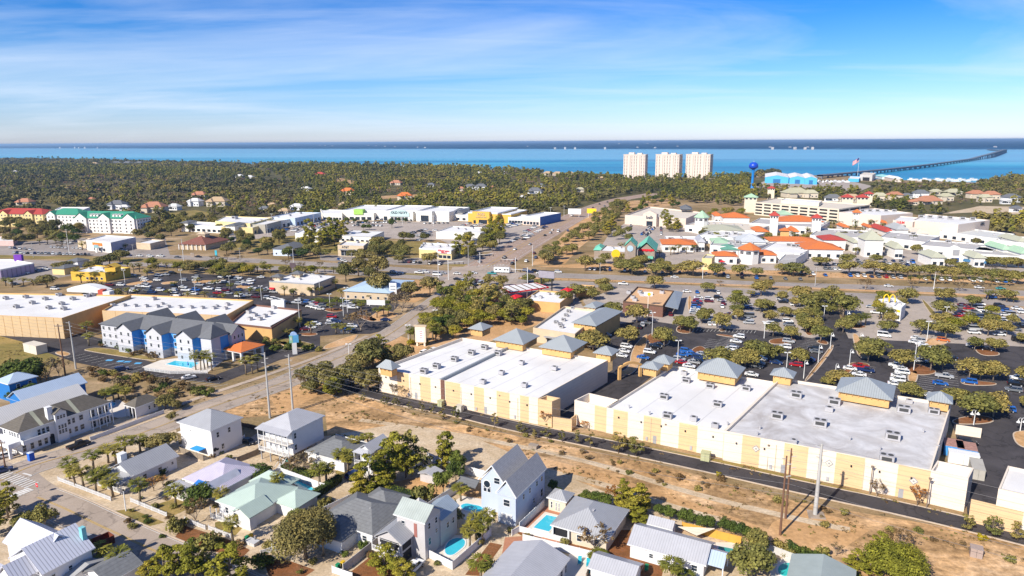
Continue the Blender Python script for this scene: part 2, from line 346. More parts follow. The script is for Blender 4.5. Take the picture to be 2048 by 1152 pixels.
def far_land():
 m,t,b=newmat('far_woodland');L=t.links.new;b.inputs['Roughness'].default_value=1;b.inputs['Specular IOR Level'].default_value=0
 geo=N(t,'ShaderNodeNewGeometry');n1=N(t,'ShaderNodeTexNoise',inp={'Scale':.004,'Detail':10,'Roughness':.7});L(geo.outputs['Position'],n1.inputs['Vector'])
 r=ramp(t,[(.35,(.008,.045,.11)),(.55,(.018,.07,.15)),(.7,(.05,.12,.18))],n1.outputs[0]);L(r.outputs[0],b.inputs['Base Color'])  # navy cast of distant haze is mixed into the tree colour
 line=[(-1500,296.5),(-400,296.5),(0,296.3),(300,297),(700,297.8),(1100,298),(1400,298.3),(1700,298.6),(2048,298.6),(2300,298.6),(3200,298)]
 sh=[Vector(G(*p))for p in line]
 sh=smooth_line([Vector(p[:2])for p in sh],24)
 nr=random.Random(3);V=[];Fc=[];rows=[(0,0),(2,9),(150,13),(500,13),(1200,14),(2500,15),(6000,16),(20000,16),(60000,16)]
 k=len(sh)
 for d,z in rows:
  for p in sh:
   q=p.normalized();j=nr.uniform(-2.5,2.5)if z else 0
   V.append((p.x+q.x*d,p.y+q.y*d,(z+j)if z else-1.))
 for i in range(len(rows)-1):
  for j in range(k-1):Fc.append((i*k+j,i*k+j+1,(i+1)*k+j+1,(i+1)*k+j))
 me=bpy.data.meshes.new('far_shore');me.from_pydata(V,[],Fc);me.materials.append(m);me.update()
 o=link('far_shore',me,kind='structure')
 bm=MB();L_,R_=offset_line(sh,18);kk=len(sh)
 return o
far_land()
strip('far_beach',[(1300,298.7),(1700,299.),(2048,299.0),(2300,299)],26,-.3,g_white,n=4)
strip('near_beach',[(1000,342.5),(1150,351.5),(1240,357.5),(1420,357.5),(1520,353.5)],20,.05,g_white,n=4)
sheet('forest_ground',[(-400,317),(0,317),(300,324),(500,330),(800,333),(1024,343),(1240,358),(1500,354),(1530,356),(1700,362),(1950,368),(2048,354),(2600,366),(2600,480),(2048,468),(1900,440),(1740,415),(1490,392),(1290,400),(1230,412),(1110,432),(690,412),(380,450),(300,470),(100,455),(-400,430)],.01,g_forest)
FIELDS=[('field_grass',[(290,440),(330,428),(390,420),(420,425),(415,432),(380,440),(320,446)],g_grass),('clearing',[(1880,428),(1940,425),(2100,432),(2100,415),(1960,412)],g_white),('sandy_clearing',[(1225,418),(1260,402),(1330,396),(1360,404),(1345,412),(1300,416),(1240,424)],g_sand),('bare_path',[(680,356),(720,364),(712,370),(660,362)],g_sand),('marina_yard',[(1500,372),(1530,362),(1700,362),(1745,372),(1720,382),(1560,384)],a_light),('clearing',[(870,360),(910,366),(905,370),(872,364)],g_sand),('clearing',[(560,384),(640,380),(650,385),(570,390)],g_grass),('clearing',[(100,372),(170,368),(180,373),(110,378)],g_grass),('clearing',[(760,392),(850,388),(855,393),(765,398)],g_sand),('clearing',[(980,388),(1050,384),(1060,390),(985,395)],g_grass),('clearing',[(1290,350),(1100,344),(1105,352),(1240,362)],g_forest)]
for n_,p_,m_ in FIELDS:sheet(n_,p_,.03,m_)
sheet('sandy_lot',[(600,760),(700,785),(830,830),(1000,865),(1300,925),(1600,1005),(2048,1080),(2300,1140),(2300,1300),(1800,1240),(1700,1140),(1500,1085),(1290,1015),(1150,960),(1080,930),(960,880),(900,870),(780,850),(655,872),(650,820),(470,838),(440,815)],.01,g_sand)
sheet('dry_field',[(0,672),(100,690),(120,720),(90,745),(0,745),(-100,740),(-100,672)],.01,g_grass)
sheet('grass_verge',[(735,783),(800,792),(870,806),(1110,856),(1450,921),(1935,1034),(1935,1046),(1800,1015),(1450,936),(1100,862),(900,818),(740,789)],.014,g_grass)
sheet('orange_verge',[(540,795),(620,765),(690,772),(640,790),(560,830)],.02,g_orange)
sheet('orange_dirt',[(1545,1045),(1600,1020),(1680,1035),(1740,1060),(1690,1095),(1600,1110),(1520,1085)],.02,g_orange)
sheet('dirt_path',[(830,868),(900,870),(1050,905),(1200,945),(1400,1010),(1540,1060),(1530,1066),(1380,1030),(1180,965),(1040,925),(880,892)],.02,g_orange)
sheet('residential_ground',[(-200,880),(60,905),(200,850),(340,800),(345,820),(360,900),(520,880),(655,872),(780,850),(900,870),(960,880),(1080,930),(1150,960),(1290,1015),(1500,1085),(1700,1140),(1800,1240),(1800,1400),(-300,1400)],.012,g_white)
LOTS=[('parking_lot',[(1290,640),(1400,656),(1510,660),(1620,676),(1680,676),(2060,694),(2400,715),(2400,1010),(2060,965),(2040,900),(1985,945),(1935,925),(1900,840),(1450,760),(1225,742),(1225,720),(1175,690),(1200,655)],a_dark),('service_court',[(1225,740),(1290,748),(1318,742),(1250,795),(1165,856),(1122,846),(1118,812)],a_dark),('service_court',[(1905,840),(2400,840),(2400,1060),(2060,1000),(1995,1052),(1935,1036),(1930,960)],a_dark),('parking_lot',[(1165,600),(1240,575),(1370,575),(1500,582),(1640,590),(1660,676),(1620,676),(1510,660),(1400,656),(1290,640),(1200,655)],a_light),('parking_lot',[(1690,600),(1760,595),(1840,600),(2060,622),(2400,645),(2400,715),(2060,694),(1680,676),(1690,640)],a_light),('parking_lot',[(555,590),(640,592),(730,598),(800,608),(770,640),(790,655),(740,668),(700,668),(640,672),(560,676),(500,670),(510,640),(560,610)],a_dark),('parking_lot',[(190,570),(330,545),(560,555),(560,590),(600,600),(500,620),(410,590),(270,592),(240,580)],a_dark),('hotel_parking_lot',[(20,672),(110,662),(200,690),(320,730),(430,750),(505,722),(560,680),(640,668),(640,700),(560,720),(440,768),(290,752),(150,725),(80,700)],a_dark),('shopping_centre_lot',[(450,470),(560,462),(600,445),(640,443),(930,443),(1070,452),(1100,455),(1075,475),(1040,500),(960,505),(930,500),(880,480),(700,475),(560,492),(440,490)],a_light),('parking_lot',[(-60,492),(20,486),(150,476),(330,476),(340,510),(200,505),(80,513),(-60,510)],a_grey),('parking_lot',[(640,510),(760,512),(800,518),(960,505),(960,528),(800,530),(640,520)],a_grey),('mall_parking_lot',[(1185,520),(1220,465),(1260,440),(1400,438),(1420,470),(1400,500),(1560,525),(1640,515),(1700,500),(1860,500),(2060,520),(2400,530),(2400,560),(2060,548),(1850,545),(1600,542),(1400,538),(1240,532)],a_light),('gas_station_forecourt',[(985,580),(1100,565),(1175,570),(1160,590),(1090,610),(1000,600)],a_light),('parking_lot',[(60,530),(180,520),(180,545),(90,560),(20,568),(0,560)],a_grey),('parking_lot',[(1690,600),(1760,595),(1850,605),(1890,
650),
(1800,
655),
(1700,
640)],
a_light),
('parking_lot',
[(0,
740),
(60,
745),
(60,
790),
(0,
800)],
a_light),
('rear_service_lane',
[(0,
655),
(125,
660),
(180,
672),
(300,
700),
(250,
708),
(110,
700),
(0,
672),
(-100,
665),
(-100,
650)],
a_dark),
]
for i,(n_,p_,m_)in enumerate(LOTS):sheet(n_,p_,.024+.004*(i%4),m_)
strip('highway',[(-400,484),(0,502),(300,512),(560,524),(750,536),(880,545),(1000,549),(1150,552),(1400,562),(1536,569),(1800,577),(2048,587),(2400,602)],15,.04,a_hwy)
strip('highway',[(-400,503),(0,522),(300,529),(560,537),(750,548),(880,556),(1000,562),(1150,568),(1400,577),(1536,585),(1800,595),(2048,607),(2400,624)],14,.044,a_hwy)
strip('north_road',[(930,556),(970,535),(1015,508),(1075,474),(1130,444),(1165,426),(1200,411),(1240,399),(1275,393),(1310,387)],[30,26],.048,a_north)
strip('south_road',[(-330,1100),(-150,1020),(0,962),(72,930),(250,878),(425,814),(560,768),(650,728),(735,690),(785,665),(850,618),(890,588),(925,560),(950,545)],[11,12],.048,a_road,n=5)
sheet('road_junction',[(905,535),(1010,528),(1040,545),(1030,578),(960,585),(880,575)],.052,a_road)
strip('rear_alley',[(690,752),(700,768),(760,792),(830,808),(912,824),(1024,851),(1237,895),(1411,932),(1536,960),(1636,982),(1786,1014),(1911,1043),(2048,1077),(2200,1115),(2500,1195)],6.2,.04,a_dark,n=5)
strip('street',[(20,950),(60,985),(130,1018),(200,1052),(300,1098),(420,1152),(560,1215)],9.5,.044,a_road,n=4)
strip('street',[(60,985),(20,960),(-60,925)],9.5,.052,a_road,n=3)
strip('access_drive',[(1655,600),(1660,640),(1680,700),(1660,735),(1610,770)],9,.05,a_dark,n=5)
strip('lane',[(235,1040),(300,1000),(400,935),(500,890),(535,870)],7,.02,concrete,n=4)
strip('lane',[(330,1060),(420,1010)],3.5,.02,concrete,n=2)
strip('lane',[(455,1110),(540,1065),(640,1010),(700,975),(735,955)],5,.02,concrete,n=3)
strip('lane',[(860,1190),(940,1130),(1000,1060),(1010,1040)],6,.02,concrete,n=3)
strip('lane',[(1140,590),(1165,640)],7,.03,a_light,n=2)
strip('sand_track',[(720,840),(860,860),(1000,885),(1180,925),(1380,985),(1560,1030),(1700,1060)],2.2,.022,g_white,n=5)
strip('sand_track',[(850,905),(1000,925),(1180,962),(1350,1015),(1480,1050)],2.4,.022,g_white,n=5)
strip('pavement',[(-60,945),(0,925),(60,903),(200,862),(300,832),(400,795),(520,755),(640,712),(735,672)],2.2,.10,concrete,n=4)
strip('pavement',[(370,830),(470,795),(560,772),(640,745)],1.8,.08,concrete,n=4)
def kerb_line(name,px,w=.3,h=.13,off=0,n=4,world=False):
 pts=[Vector(p[:2])if world else Vector(G(*p)[:2])for p in px]
 if n>1:pts=smooth_line(pts,n)
 if off:pts=[Vector(p)for p in offset_line(pts,2*off)[0]]
 L_,R_=offset_line(pts,w);k=len(pts);V=[(a[0],a[1],0)for a in R_]+[(a[0],a[1],h)for a in R_]+[(a[0],a[1],h)for a in L_]+[(a[0],a[1],0)for a in L_]
 Fc=[]
 for i in range(k-1):
  for r in range(3):Fc.append((r*k+i,r*k+i+1,(r+1)*k+i+1,(r+1)*k+i))
 me=bpy.data.meshes.new(name);me.from_pydata(V,[],Fc);me.materials.append(m_kerb);me.update();return link(name,me,kind='structure')
AL=[(730,786),(760,792),(830,808),(912,824),(1024,851),(1237,895),(1411,932),(1536,960),(1636,982),(1786,1014),(1911,1043),(2048,1077),(2200,1115),(2500,1195)]
kerb_line('kerb',AL,off=3.2,n=3);kerb_line('kerb',AL,off=-3.2,n=3,w=.4)
SR=[(72,930),(250,878),(425,814),(560,768),(650,728),(735,690)]
kerb_line('kerb',SR,off=6.,n=4);kerb_line('kerb',SR[1:],off=-6.,n=4)
ST=[(75,995),(130,1018),(200,1052),(300,1098),(420,1152),(560,1215)]
kerb_line('kerb',ST,off=4.9,n=3);kerb_line('kerb',ST,off=-4.9,n=3)
island_n=[0]
def island(px,mat=None,rim=.35,h=.15):
 pts=[Vector(G(*p)[:2])for p in px];n=len(pts)
 a=sum(pts[i].x*pts[(i+1)%n].y-pts[(i+1)%n].x*pts[i].y for i in range(n))
 if a<0:pts=pts[::-1]
 for _ in range(2):
  q=[]
  for i in range(len(pts)):p0,p1=pts[i],pts[(i+1)%len(pts)];q+=[p0*.75+p1*.25,p0*.25+p1*.75]
  pts=q
 b=MB();b.prism([(p.x,p.y)for p in pts],0,h);
 c=sum(pts,Vector((0,0)))/len(pts);inn=[]
 k=len(pts)
 for i in range(k):
  d=(pts[(i+1)%k]-pts[i-1]).normalized();inn.append(pts[i]+Vector((-d.y,d.x))*rim)
 o=b.build('parking_island',m_kerb,kind='structure')
 b2=MB();b2.prism([(p.x,p.y)for p in inn],h-.02,h+.05,bottom=False);b2.build('planting_bed',mat or g_mulch,o);return o
ISL=[([(1222,745),(1258,740),(1262,700),(1285,672),(1300,668),(1285,715),(1270,748),(1240,752)],g_orange),([(1290,668),(1330,665),(1345,690),(1300,694)],None),([(1355,650),(1385,645),(1390,668),(1350,666)],None),([(1437,659),(1452,656),(1454,662),(1440,664)],None),([(1428,670),(1440,668),(1480,674),(1478,677)],None),([(1378,702),(1400,690),(1418,702),(1395,708)],None),([(1608,760),(1640,720),(1662,690),(1668,690),(1666,700),(1640,735),(1612,765)],g_orange),([(1630,682),(1650,678),(1660,690),(1640,688)],None),([(1536,678),(1590,676),(1592,686),(1540,690)],None),([(1685,740),(1700,724),(1735,726),(1742,734),(1710,735),(1695,752)],None),([(1703,665),(1720,672),(1728,700),(1745,716),(1718,718),(1708,690)],g_orange),([(1800,720),(1870,738),(1874,748),(1835,752),(1808,738)],None),([(1815,745),(1838,740),(1834,768),(1815,765)],g_orange),([(1945,694),(1990,700),(2005,712),(1960,712)],None),([(1924,740),(1995,748),(1998,754),(1930,750)],None),([(1920,760),(1990,765),(1996,771),(1950,772),(1922,768)],None),([(1900,840),(1950,830),(1990,836),(1985,848),(1910,850)],None),([(2022,868),(2035,862),(2080,862),(2080,900),(2035,894)],g_orange),([(1830,680),(1870,676),(1902,684),(1880,692),(1845,690)],g_orange),([(1605,648),(1640,640),(1650,655),(1625,672),(1610,670)],None),([(1675,652),(1690,640),(1712,650),(1700,660)],None),([(1690,645),(1730,652),(1735,656),(1700,658),(1690,650)],None),([(1375,592),(1384,592),(1382,625),(1375,622)],g_orange),([(1840,600),(1848,598),(1905,665),(1890,668)],g_grass),([(640,618),(680,616),(690,622),(665,626)],None),([(590,668),(630,665),(638,670),(615,673)],None),([(730,640),(760,620),(790,625),(800,632),(760,645)],g_orange),([(705,628),(735,632),(760,640),(740,645)],None),([(650,690),(700,672),(720,668),(700,690),(645,700)],g_orange),([(530,676),(580,678),(636,690),(625,702),(560,690)],g_grass),([(555,687),(570,682),(580,688),(570,694)],g_orange),([(105,706),(125,702),(145,708),(130,714)],g_orange),([(165,699),(205,694),(315,716),(310,724),(175,703)],g_grass),
([(380,
562),
(440,
560),
(445,
566),
(390,
568)],
g_orange),
([(320,
565),
(355,
562),
(358,
566),
(325,
570)],
g_orange),
([(300,
560),
(250,
568),
(255,
572),
(310,
566)],
g_orange),
([(470,
572),
(500,
570),
(505,
576),
(475,
578)],
g_orange),
([(560,
625),
(600,
620),
(605,
628),
(565,
632)],
None)]
for px_,m_ in ISL:island(px_,m_)
VZ=[]
for p_ in[[(1040,557),(1400,569),(1800,586),(2048,597),(2400,613),(2400,609),(2048,592.5),(1800,582),(1400,566),(1040,554)],[(-300,492),(0,510),(300,518),(560,529),(850,549),(850,552),(560,533),(300,523),(0,516),(-300,498)],[(1070,533),(1400,545),(1650,555),(2048,568),(2400,584),(2400,574),(2048,558),(1650,545),(1400,536),(1180,526)],[(620,502),(800,524),(950,535),(980,522),(900,515),(760,512)],[(1150,445),(1190,420),(1240,425),(1230,440),(1160,495),(1130,528),(1062,530),(1080,508),(1115,480)],[(940,590),(990,578),(1170,585),(1100,640),(1040,662),(960,690),(880,700),(850,690),(860,665),(900,620)],[(735,695),(800,672),(860,690),(820,720),(760,740)],[(740,560),(880,560),(860,590),(830,605),(760,600)],[(600,470),(700,478),(880,485),(920,505),(800,512),(640,506),(520,500),(440,500),(440,485)]]:
 VZ.append(1);sheet("verge",p_,.008+.004*len(VZ)%.02+.03*(p_[0][0]in(1040,-300)),g_grass if p_[0][0]in(-300,620,600)else g_orange)
PM=MB();PY=MB()
def dash(b,p0,p1,w=.15,z=.118):
 p0=Vector(p0[:2]);p1=Vector(p1[:2]);d=(p1-p0)
 if d.length<1e-3:return
 d.normalize();n=Vector((-d.y,d.x))*w/2
 b.add([(*(p0-n),z),(*(p1-n),z),(*(p1+n),z),(*(p0+n),z)],[(0,1,2,3)])
def lane_line(b,px,off=0,w=.15,dashlen=0,gap=0,n=6,z=.118):
 pts=smooth_line([Vector(G(*p)[:2])for p in px],n)
 if off:pts=[Vector(p)for p in offset_line(pts,2*off)[0]]
 if not dashlen:
  for a,c in zip(pts[:-1],pts[1:]):dash(b,a,c,w,z)
 else:
  acc=0
  for a,c in zip(pts[:-1],pts[1:]):
   L_=(c-a).length;s=0;d=(c-a).normalized()
   while s<L_:
    ph=(acc+s)%(dashlen+gap)
    if ph<dashlen:e=min(L_,s+dashlen-ph);dash(b,a+d*s,a+d*e,w,z);s=e+.001
    else:s+=dashlen+gap-ph+.001
   acc+=L_
S_=[(-150,1020),(0,962),(72,930),(250,878),(425,814),(560,768),(650,728),(735,690),(785,665),(850,618),(890,588)]
lane_line(PY,S_,.12,.13);lane_line(PY,S_,-.12,.13)
lane_line(PM,S_,5.2,.15);lane_line(PM,S_,-5.2,.15)
N_=[(970,535),(1015,508),(1075,474),(1130,444),(1165,426),(1200,411)]
for o in(-9,-5.5,5.5,9):lane_line(PM,N_,o,.25,3,6)
for o in(-12.2,12.2):lane_line(PM,N_,o,.25)
for o in(-1.7,1.7):lane_line(PY,N_,o,.35)
for line,base in(([(-400,484),(0,502),(300,512),(560,524),(750,536),(880,545)],0),([(1040,550),(1150,552),(1400,562),(1536,569),(1800,577),(2048,587),(2400,602)],0),([(-400,503),(0,522),(300,529),(560,537),(750,548),(880,556)],1),([(1040,563),(1150,568),(1400,577),(1536,585),(1800,595),(2048,607),(2400,624)],1)):
 for o in(-1.9,1.9):lane_line(PM,line,o,.2,3,9)
 for o in(-6.4,6.4):lane_line(PM,line,o,.2)
lane_line(PM,AL,2.6,.0001)
lane_line(PY,ST,.15,.12);lane_line(PY,ST,-.15,.12);lane_line(PM,ST,4.3,.12);lane_line(PM,ST,-4.3,.12)
for k in range(6):
 p=G(185+k*27,1057+k*12.5);dash(PM,(p.x-2.5,p.y-3.6),(p.x-1.2,p.y-1.2),.12)
def crosswalk(p0,p1,n,ln):
 a=Vector(G(*p0)[:2]);c=Vector(G(*p1)[:2]);d=(c-a).normalized();nn=Vector((-d.y,d.x))
 for i in range(n):
  q=a+(c-a)*((i+.5)/n);dash(PM,q-nn*ln/2,q+nn*ln/2,.5)
crosswalk((4,948),(66,972),11,3.2);crosswalk((22,995),(62,978),7,2.6)
dash(PM,G(46,947),G(64,952),.5)
crosswalk((893,578),(935,577),9,3);crosswalk((1010,575),(1030,548),9,3);crosswalk((955,532),(1010,530),9,3)
PM.build('road_markings',m_white,kind='structure');PY.build('centre_lines',m_yellow,kind='structure')
def leafmat(name,c1,c2,c3,rough=.75,big=0):
 m,t,b=newmat(name);L=t.links.new;b.inputs['Roughness'].default_value=rough;b.inputs['Specular IOR Level'].default_value=.12
 oi=N(t,'ShaderNodeObjectInfo');geo=N(t,'ShaderNodeNewGeometry')
 r1=ramp(t,[(0.,c1),(.5,c2),(1.,c3)],oi.outputs['Random'])
 r2=ramp(t,[(0.,.6),(.5,1.),(1.,1.6)]if not big else[(0.,.85),(1.,1.2)],geo.outputs['Random Per Island'])
 mm=N(t,'ShaderNodeMixRGB',blend_type='MULTIPLY',inp={0:1.});L(r1.outputs[0],mm.inputs[1]);L(r2.outputs[0],mm.inputs[2])
 n=N(t,'ShaderNodeTexNoise',inp={'Scale':.35,'Detail':3});L(geo.outputs['Position'],n.inputs['Vector'])
 r3=ramp(t,[(.3,(.75,.8,.8)),(.7,(1.25,1.18,1.0))],n.outputs[0]);m2=N(t,'ShaderNodeMixRGB',blend_type='MULTIPLY',inp={0:1.});L(mm.outputs[0],m2.inputs[1]);L(r3.outputs[0],m2.inputs[2])
 o_=m2.outputs[0]
 if big:
  nb=N(t,'ShaderNodeTexNoise',inp={'Scale':.007,'Detail':5,'Roughness':.6});L(geo.outputs['Position'],nb.inputs['Vector']);r4=ramp(t,[(.36,(.5,.58,.68)),(.5,(1.,1.,1.)),(.64,(1.6,1.42,1.15))],nb.outputs[0]);m4=N(t,'ShaderNodeMixRGB',blend_type='MULTIPLY',inp={0:1.});L(o_,m4.inputs[1]);L(r4.outputs[0],m4.inputs[2]);o_=m4.outputs[0]
 L(o_,b.inputs['Base Color']);MATS[name]=m;return m
lf_oak=leafmat('oak_foliage',(.085,.085,.028),(.14,.125,.042),(.20,.16,.060))
lf_lot=leafmat('lot_oak_foliage',(.13,.13,.038),(.19,.168,.05),(.25,.195,.062))
lf_pine=leafmat('pine_foliage',(.15,.15,.020),(.20,.185,.024),(.26,.21,.030))
lf_dark=leafmat('dark_evergreen_foliage',(.045,.070,.018),(.070,.095,.02),(.10,.12,.024))
lf_brown=leafmat('winter_brown_foliage',(.12,.075,.035),(.18,.12,.06),(.15,.12,.075))
lf_orange=leafmat('orange_leaf_foliage',(.26,.11,.03),(.35,.15,.04),(.30,.16,.06))
lf_palm=leafmat('palm_foliage',(.12,.13,.022),(.18,.17,.03),(.24,.20,.045))
lf_dead=leafmat('dead_frond',(.20,.13,.06),(.25,.17,.08),(.30,.2,.1))
lf_yel=leafmat('yellow_shrub_foliage',(.20,.17,.01),(.28,.22,.012),(.34,.26,.02))
lf_farw=leafmat('far_wood_foliage',(.118,.112,.044),(.142,.128,.050),(.168,.142,.060),big=1)
lf_farp=leafmat('far_pine_foliage',(.150,.155,.030),(.172,.165,.034),(.195,.175,.042),big=1)
lf_farb=leafmat('far_bare_foliage',(.15,.10,.085),(.20,.14,.11),(.13,.10,.075),big=1)
bark=M('bark',(.16,.12,.085),var=.3,scale=3);bark_pale=M('pale_bark',(.30,.24,.18),var=.3,scale=3);bark_palm=M('palm_bark',(.24,.19,.13),var=.3,scale=5)
def quadmesh(name,C_,Nn,S,mat,asp=1.,seed=0):
 """leaf faces: centres C_, normals Nn, sizes S (numpy)"""
 rs=np.random.RandomState(seed);n=len(C_)
 Nn=Nn/np.linalg.norm(Nn,axis=1)[:,None];r=rs.normal(size=(n,3));T=np.cross(Nn,r);T/=np.linalg.norm(T,axis=1)[:,None];B=np.cross(Nn,T)
 S=S[:,None];a=T*S*.5;b=B*S*.5*asp
 V=np.stack([C_-a-b,C_+a-b*.6,C_+a*.8+b,C_-a*.7+b*.9],1).reshape(-1,3)
 me=bpy.data.meshes.new(name);me.vertices.add(n*4);me.vertices.foreach_set('co',V.astype(np.float32).ravel())
 me.loops.add(n*4);me.loops.foreach_set('vertex_index',np.arange(n*4,dtype=np.int32))
 me.polygons.add(n);me.polygons.foreach_set('loop_start',np.arange(0,n*4,4,dtype=np.int32));me.polygons.foreach_set('loop_total',np.full(n,4,np.int32))
 me.materials.append(mat);me.update(calc_edges=True);return me
def clumped(name,clumps,nleaf,size,mat,seed=0,shell=.55,up=.25):
 rs=np.random.RandomState(seed);w=np.array([c[3]**2 for c in clumps]);w=w/w.sum();idx=rs.choice(len(clumps),nleaf,p=w)
 cl=np.array(clumps)[idx];d=rs.normal(size=(nleaf,3));d/=np.linalg.norm(d,axis=1)[:,None]
 d[:,2]=np.where(rs.rand(nleaf)<.6,np.abs(d[:,2]),d[:,2])
 rad=cl[:,3]*(shell+(1-shell)*rs.rand(nleaf)**.5);fl=cl[:,4]if cl.shape[1]>4 else np.ones(nleaf)
 C_=cl[:,:3]+d*rad[:,None]*np.stack([np.ones(nleaf),np.ones(nleaf),fl],1)
 Nn=d*1.0+rs.normal(size=(nleaf,3))*.45+np.array([0,0,up]);S=size*(.6+.8*rs.rand(nleaf))
 return quadmesh(name,C_,Nn,S,mat,.8,seed)
def oak_clumps(seed,n=16,w=9,h=8,base=2.6):
 r=random.Random(seed);out=[]
 for i in range(n):
  a=r.uniform(0,2*math.pi);q=math.sqrt(r.random())*.68;rr=w*.5
  z=base+(h-base)*(.12+.66*math.sqrt(max(0,1-q*q))*r.uniform(.45,1.08))
  out.append((math.cos(a)*q*rr,math.sin(a)*q*rr,z,w*r.uniform(.13,.22),.75))
 out.append((0,0,base+(h-base)*.45,w*.27,.7));return out
def pine_clumps(seed,n=22,w=6,h=12,base=3.2):
 r=random.Random(seed);out=[]
 lean=r.uniform(-.06,.06)
 for i in range(n):
  t=i/(n-1);z=base+(h-base)*(t*.93+.02);q=math.sin(math.pi*(t*.72+.2))**.8*.92+.05;a=r.uniform(0,2*math.pi);d=w*.5*q*r.uniform(.35,1.0)
  out.append((math.cos(a)*d+lean*z,math.sin(a)*d,z+r.uniform(-.5,.5),w*r.uniform(.13,.23)*(1.1-.25*t),.62))
 return out
def limb_mesh(clumps,r0,h,seed,nl=6,lean=0):
 r=random.Random(seed);b=MB();b.tube([(0,0,-.1),(lean*.2,0.05,h*.3),(lean*.5,-.05,h*.62)],r0,7,r1=r0*.55)
 for c in r.sample(clumps,min(nl,len(clumps))):
  z0=h*r.uniform(.25,.5);b.tube([(0,0,z0),(c[0]*.45,c[1]*.45,z0+(c[2]-z0)*.6),(c[0]*.9,c[1]*.9,c[2])],r0*.45,5,r1=r0*.12,cap=False)
 return b
PROTO={}
def proto(kind,i,crown_me,trunk_mb,w,h,barkm=bark,extra=None):
 tb=bpy.data.meshes.new('trunk');tb.from_pydata(trunk_mb.v,[],trunk_mb.f);tb.materials.append(barkm);tb.polygons.foreach_set('use_smooth',[True]*len(trunk_mb.f));tb.update()
 PROTO.setdefault(kind,[]).append((crown_me,tb,w,h,extra))
for i in range(5):
 c=oak_clumps(10+i,26,9,7.6,1.5);lm=limb_mesh(c,.28,7,i)
 proto('oak',i,clumped('oak_crown',c,3200,.45,lf_oak,i,up=.35),lm,9,7.6)
 proto('lot_oak',i,clumped('lot_oak_crown',c,2600,.46,lf_lot,i+40,up=.35),limb_mesh(c,.22,7,i+5),9,7.6,bark_pale)
 c=oak_clumps(60+i,22,8,7.5,1.0);proto('evergreen',i,clumped('evergreen_crown',c,2400,.42,lf_dark,i+9),limb_mesh(c,.2,6,i),8,7.5)
 c=pine_clumps(30+i,24,6.4,10.5,2.0);proto('pine',i,clumped('pine_crown',c,2600,.38,lf_pine,i+20,shell=.35,up=.5),limb_mesh(c,.22,11,i,9),6.4,10.5)
 c=oak_clumps(160+i,24,8.5,8.5,1.6);proto('bright_oak',i,clumped('bright_crown',c,2600,.42,lf_pine,i+70,up=.4),limb_mesh(c,.2,7.5,i+3),8.5,8.5)
 c=pine_clumps(130+i,20,6.4,10.5,2.4);proto('grey_pine',i,clumped('pine_crown',c,900,.5,lf_lot,i+25,shell=.3,up=.5),limb_mesh(c,.2,11,i,9),6.4,10.5)
big=oak_clumps(99,46,17,11,1.2);proto('big_oak',0,clumped('big_oak_crown',big,17000,.36,lf_oak,77,up=.35),limb_mesh(big,.5,10,5,10),17,11)
bigp=[(c[0],c[1],c[2],c[3]*.8,.6)for c in oak_clumps(98,52,15,11,1.0)];proto('big_pine',0,clumped('spreading_pine_crown',bigp,15000,.36,lf_pine,78,shell=.3,up=.5),limb_mesh(bigp,.4,10,6,12),15,11)
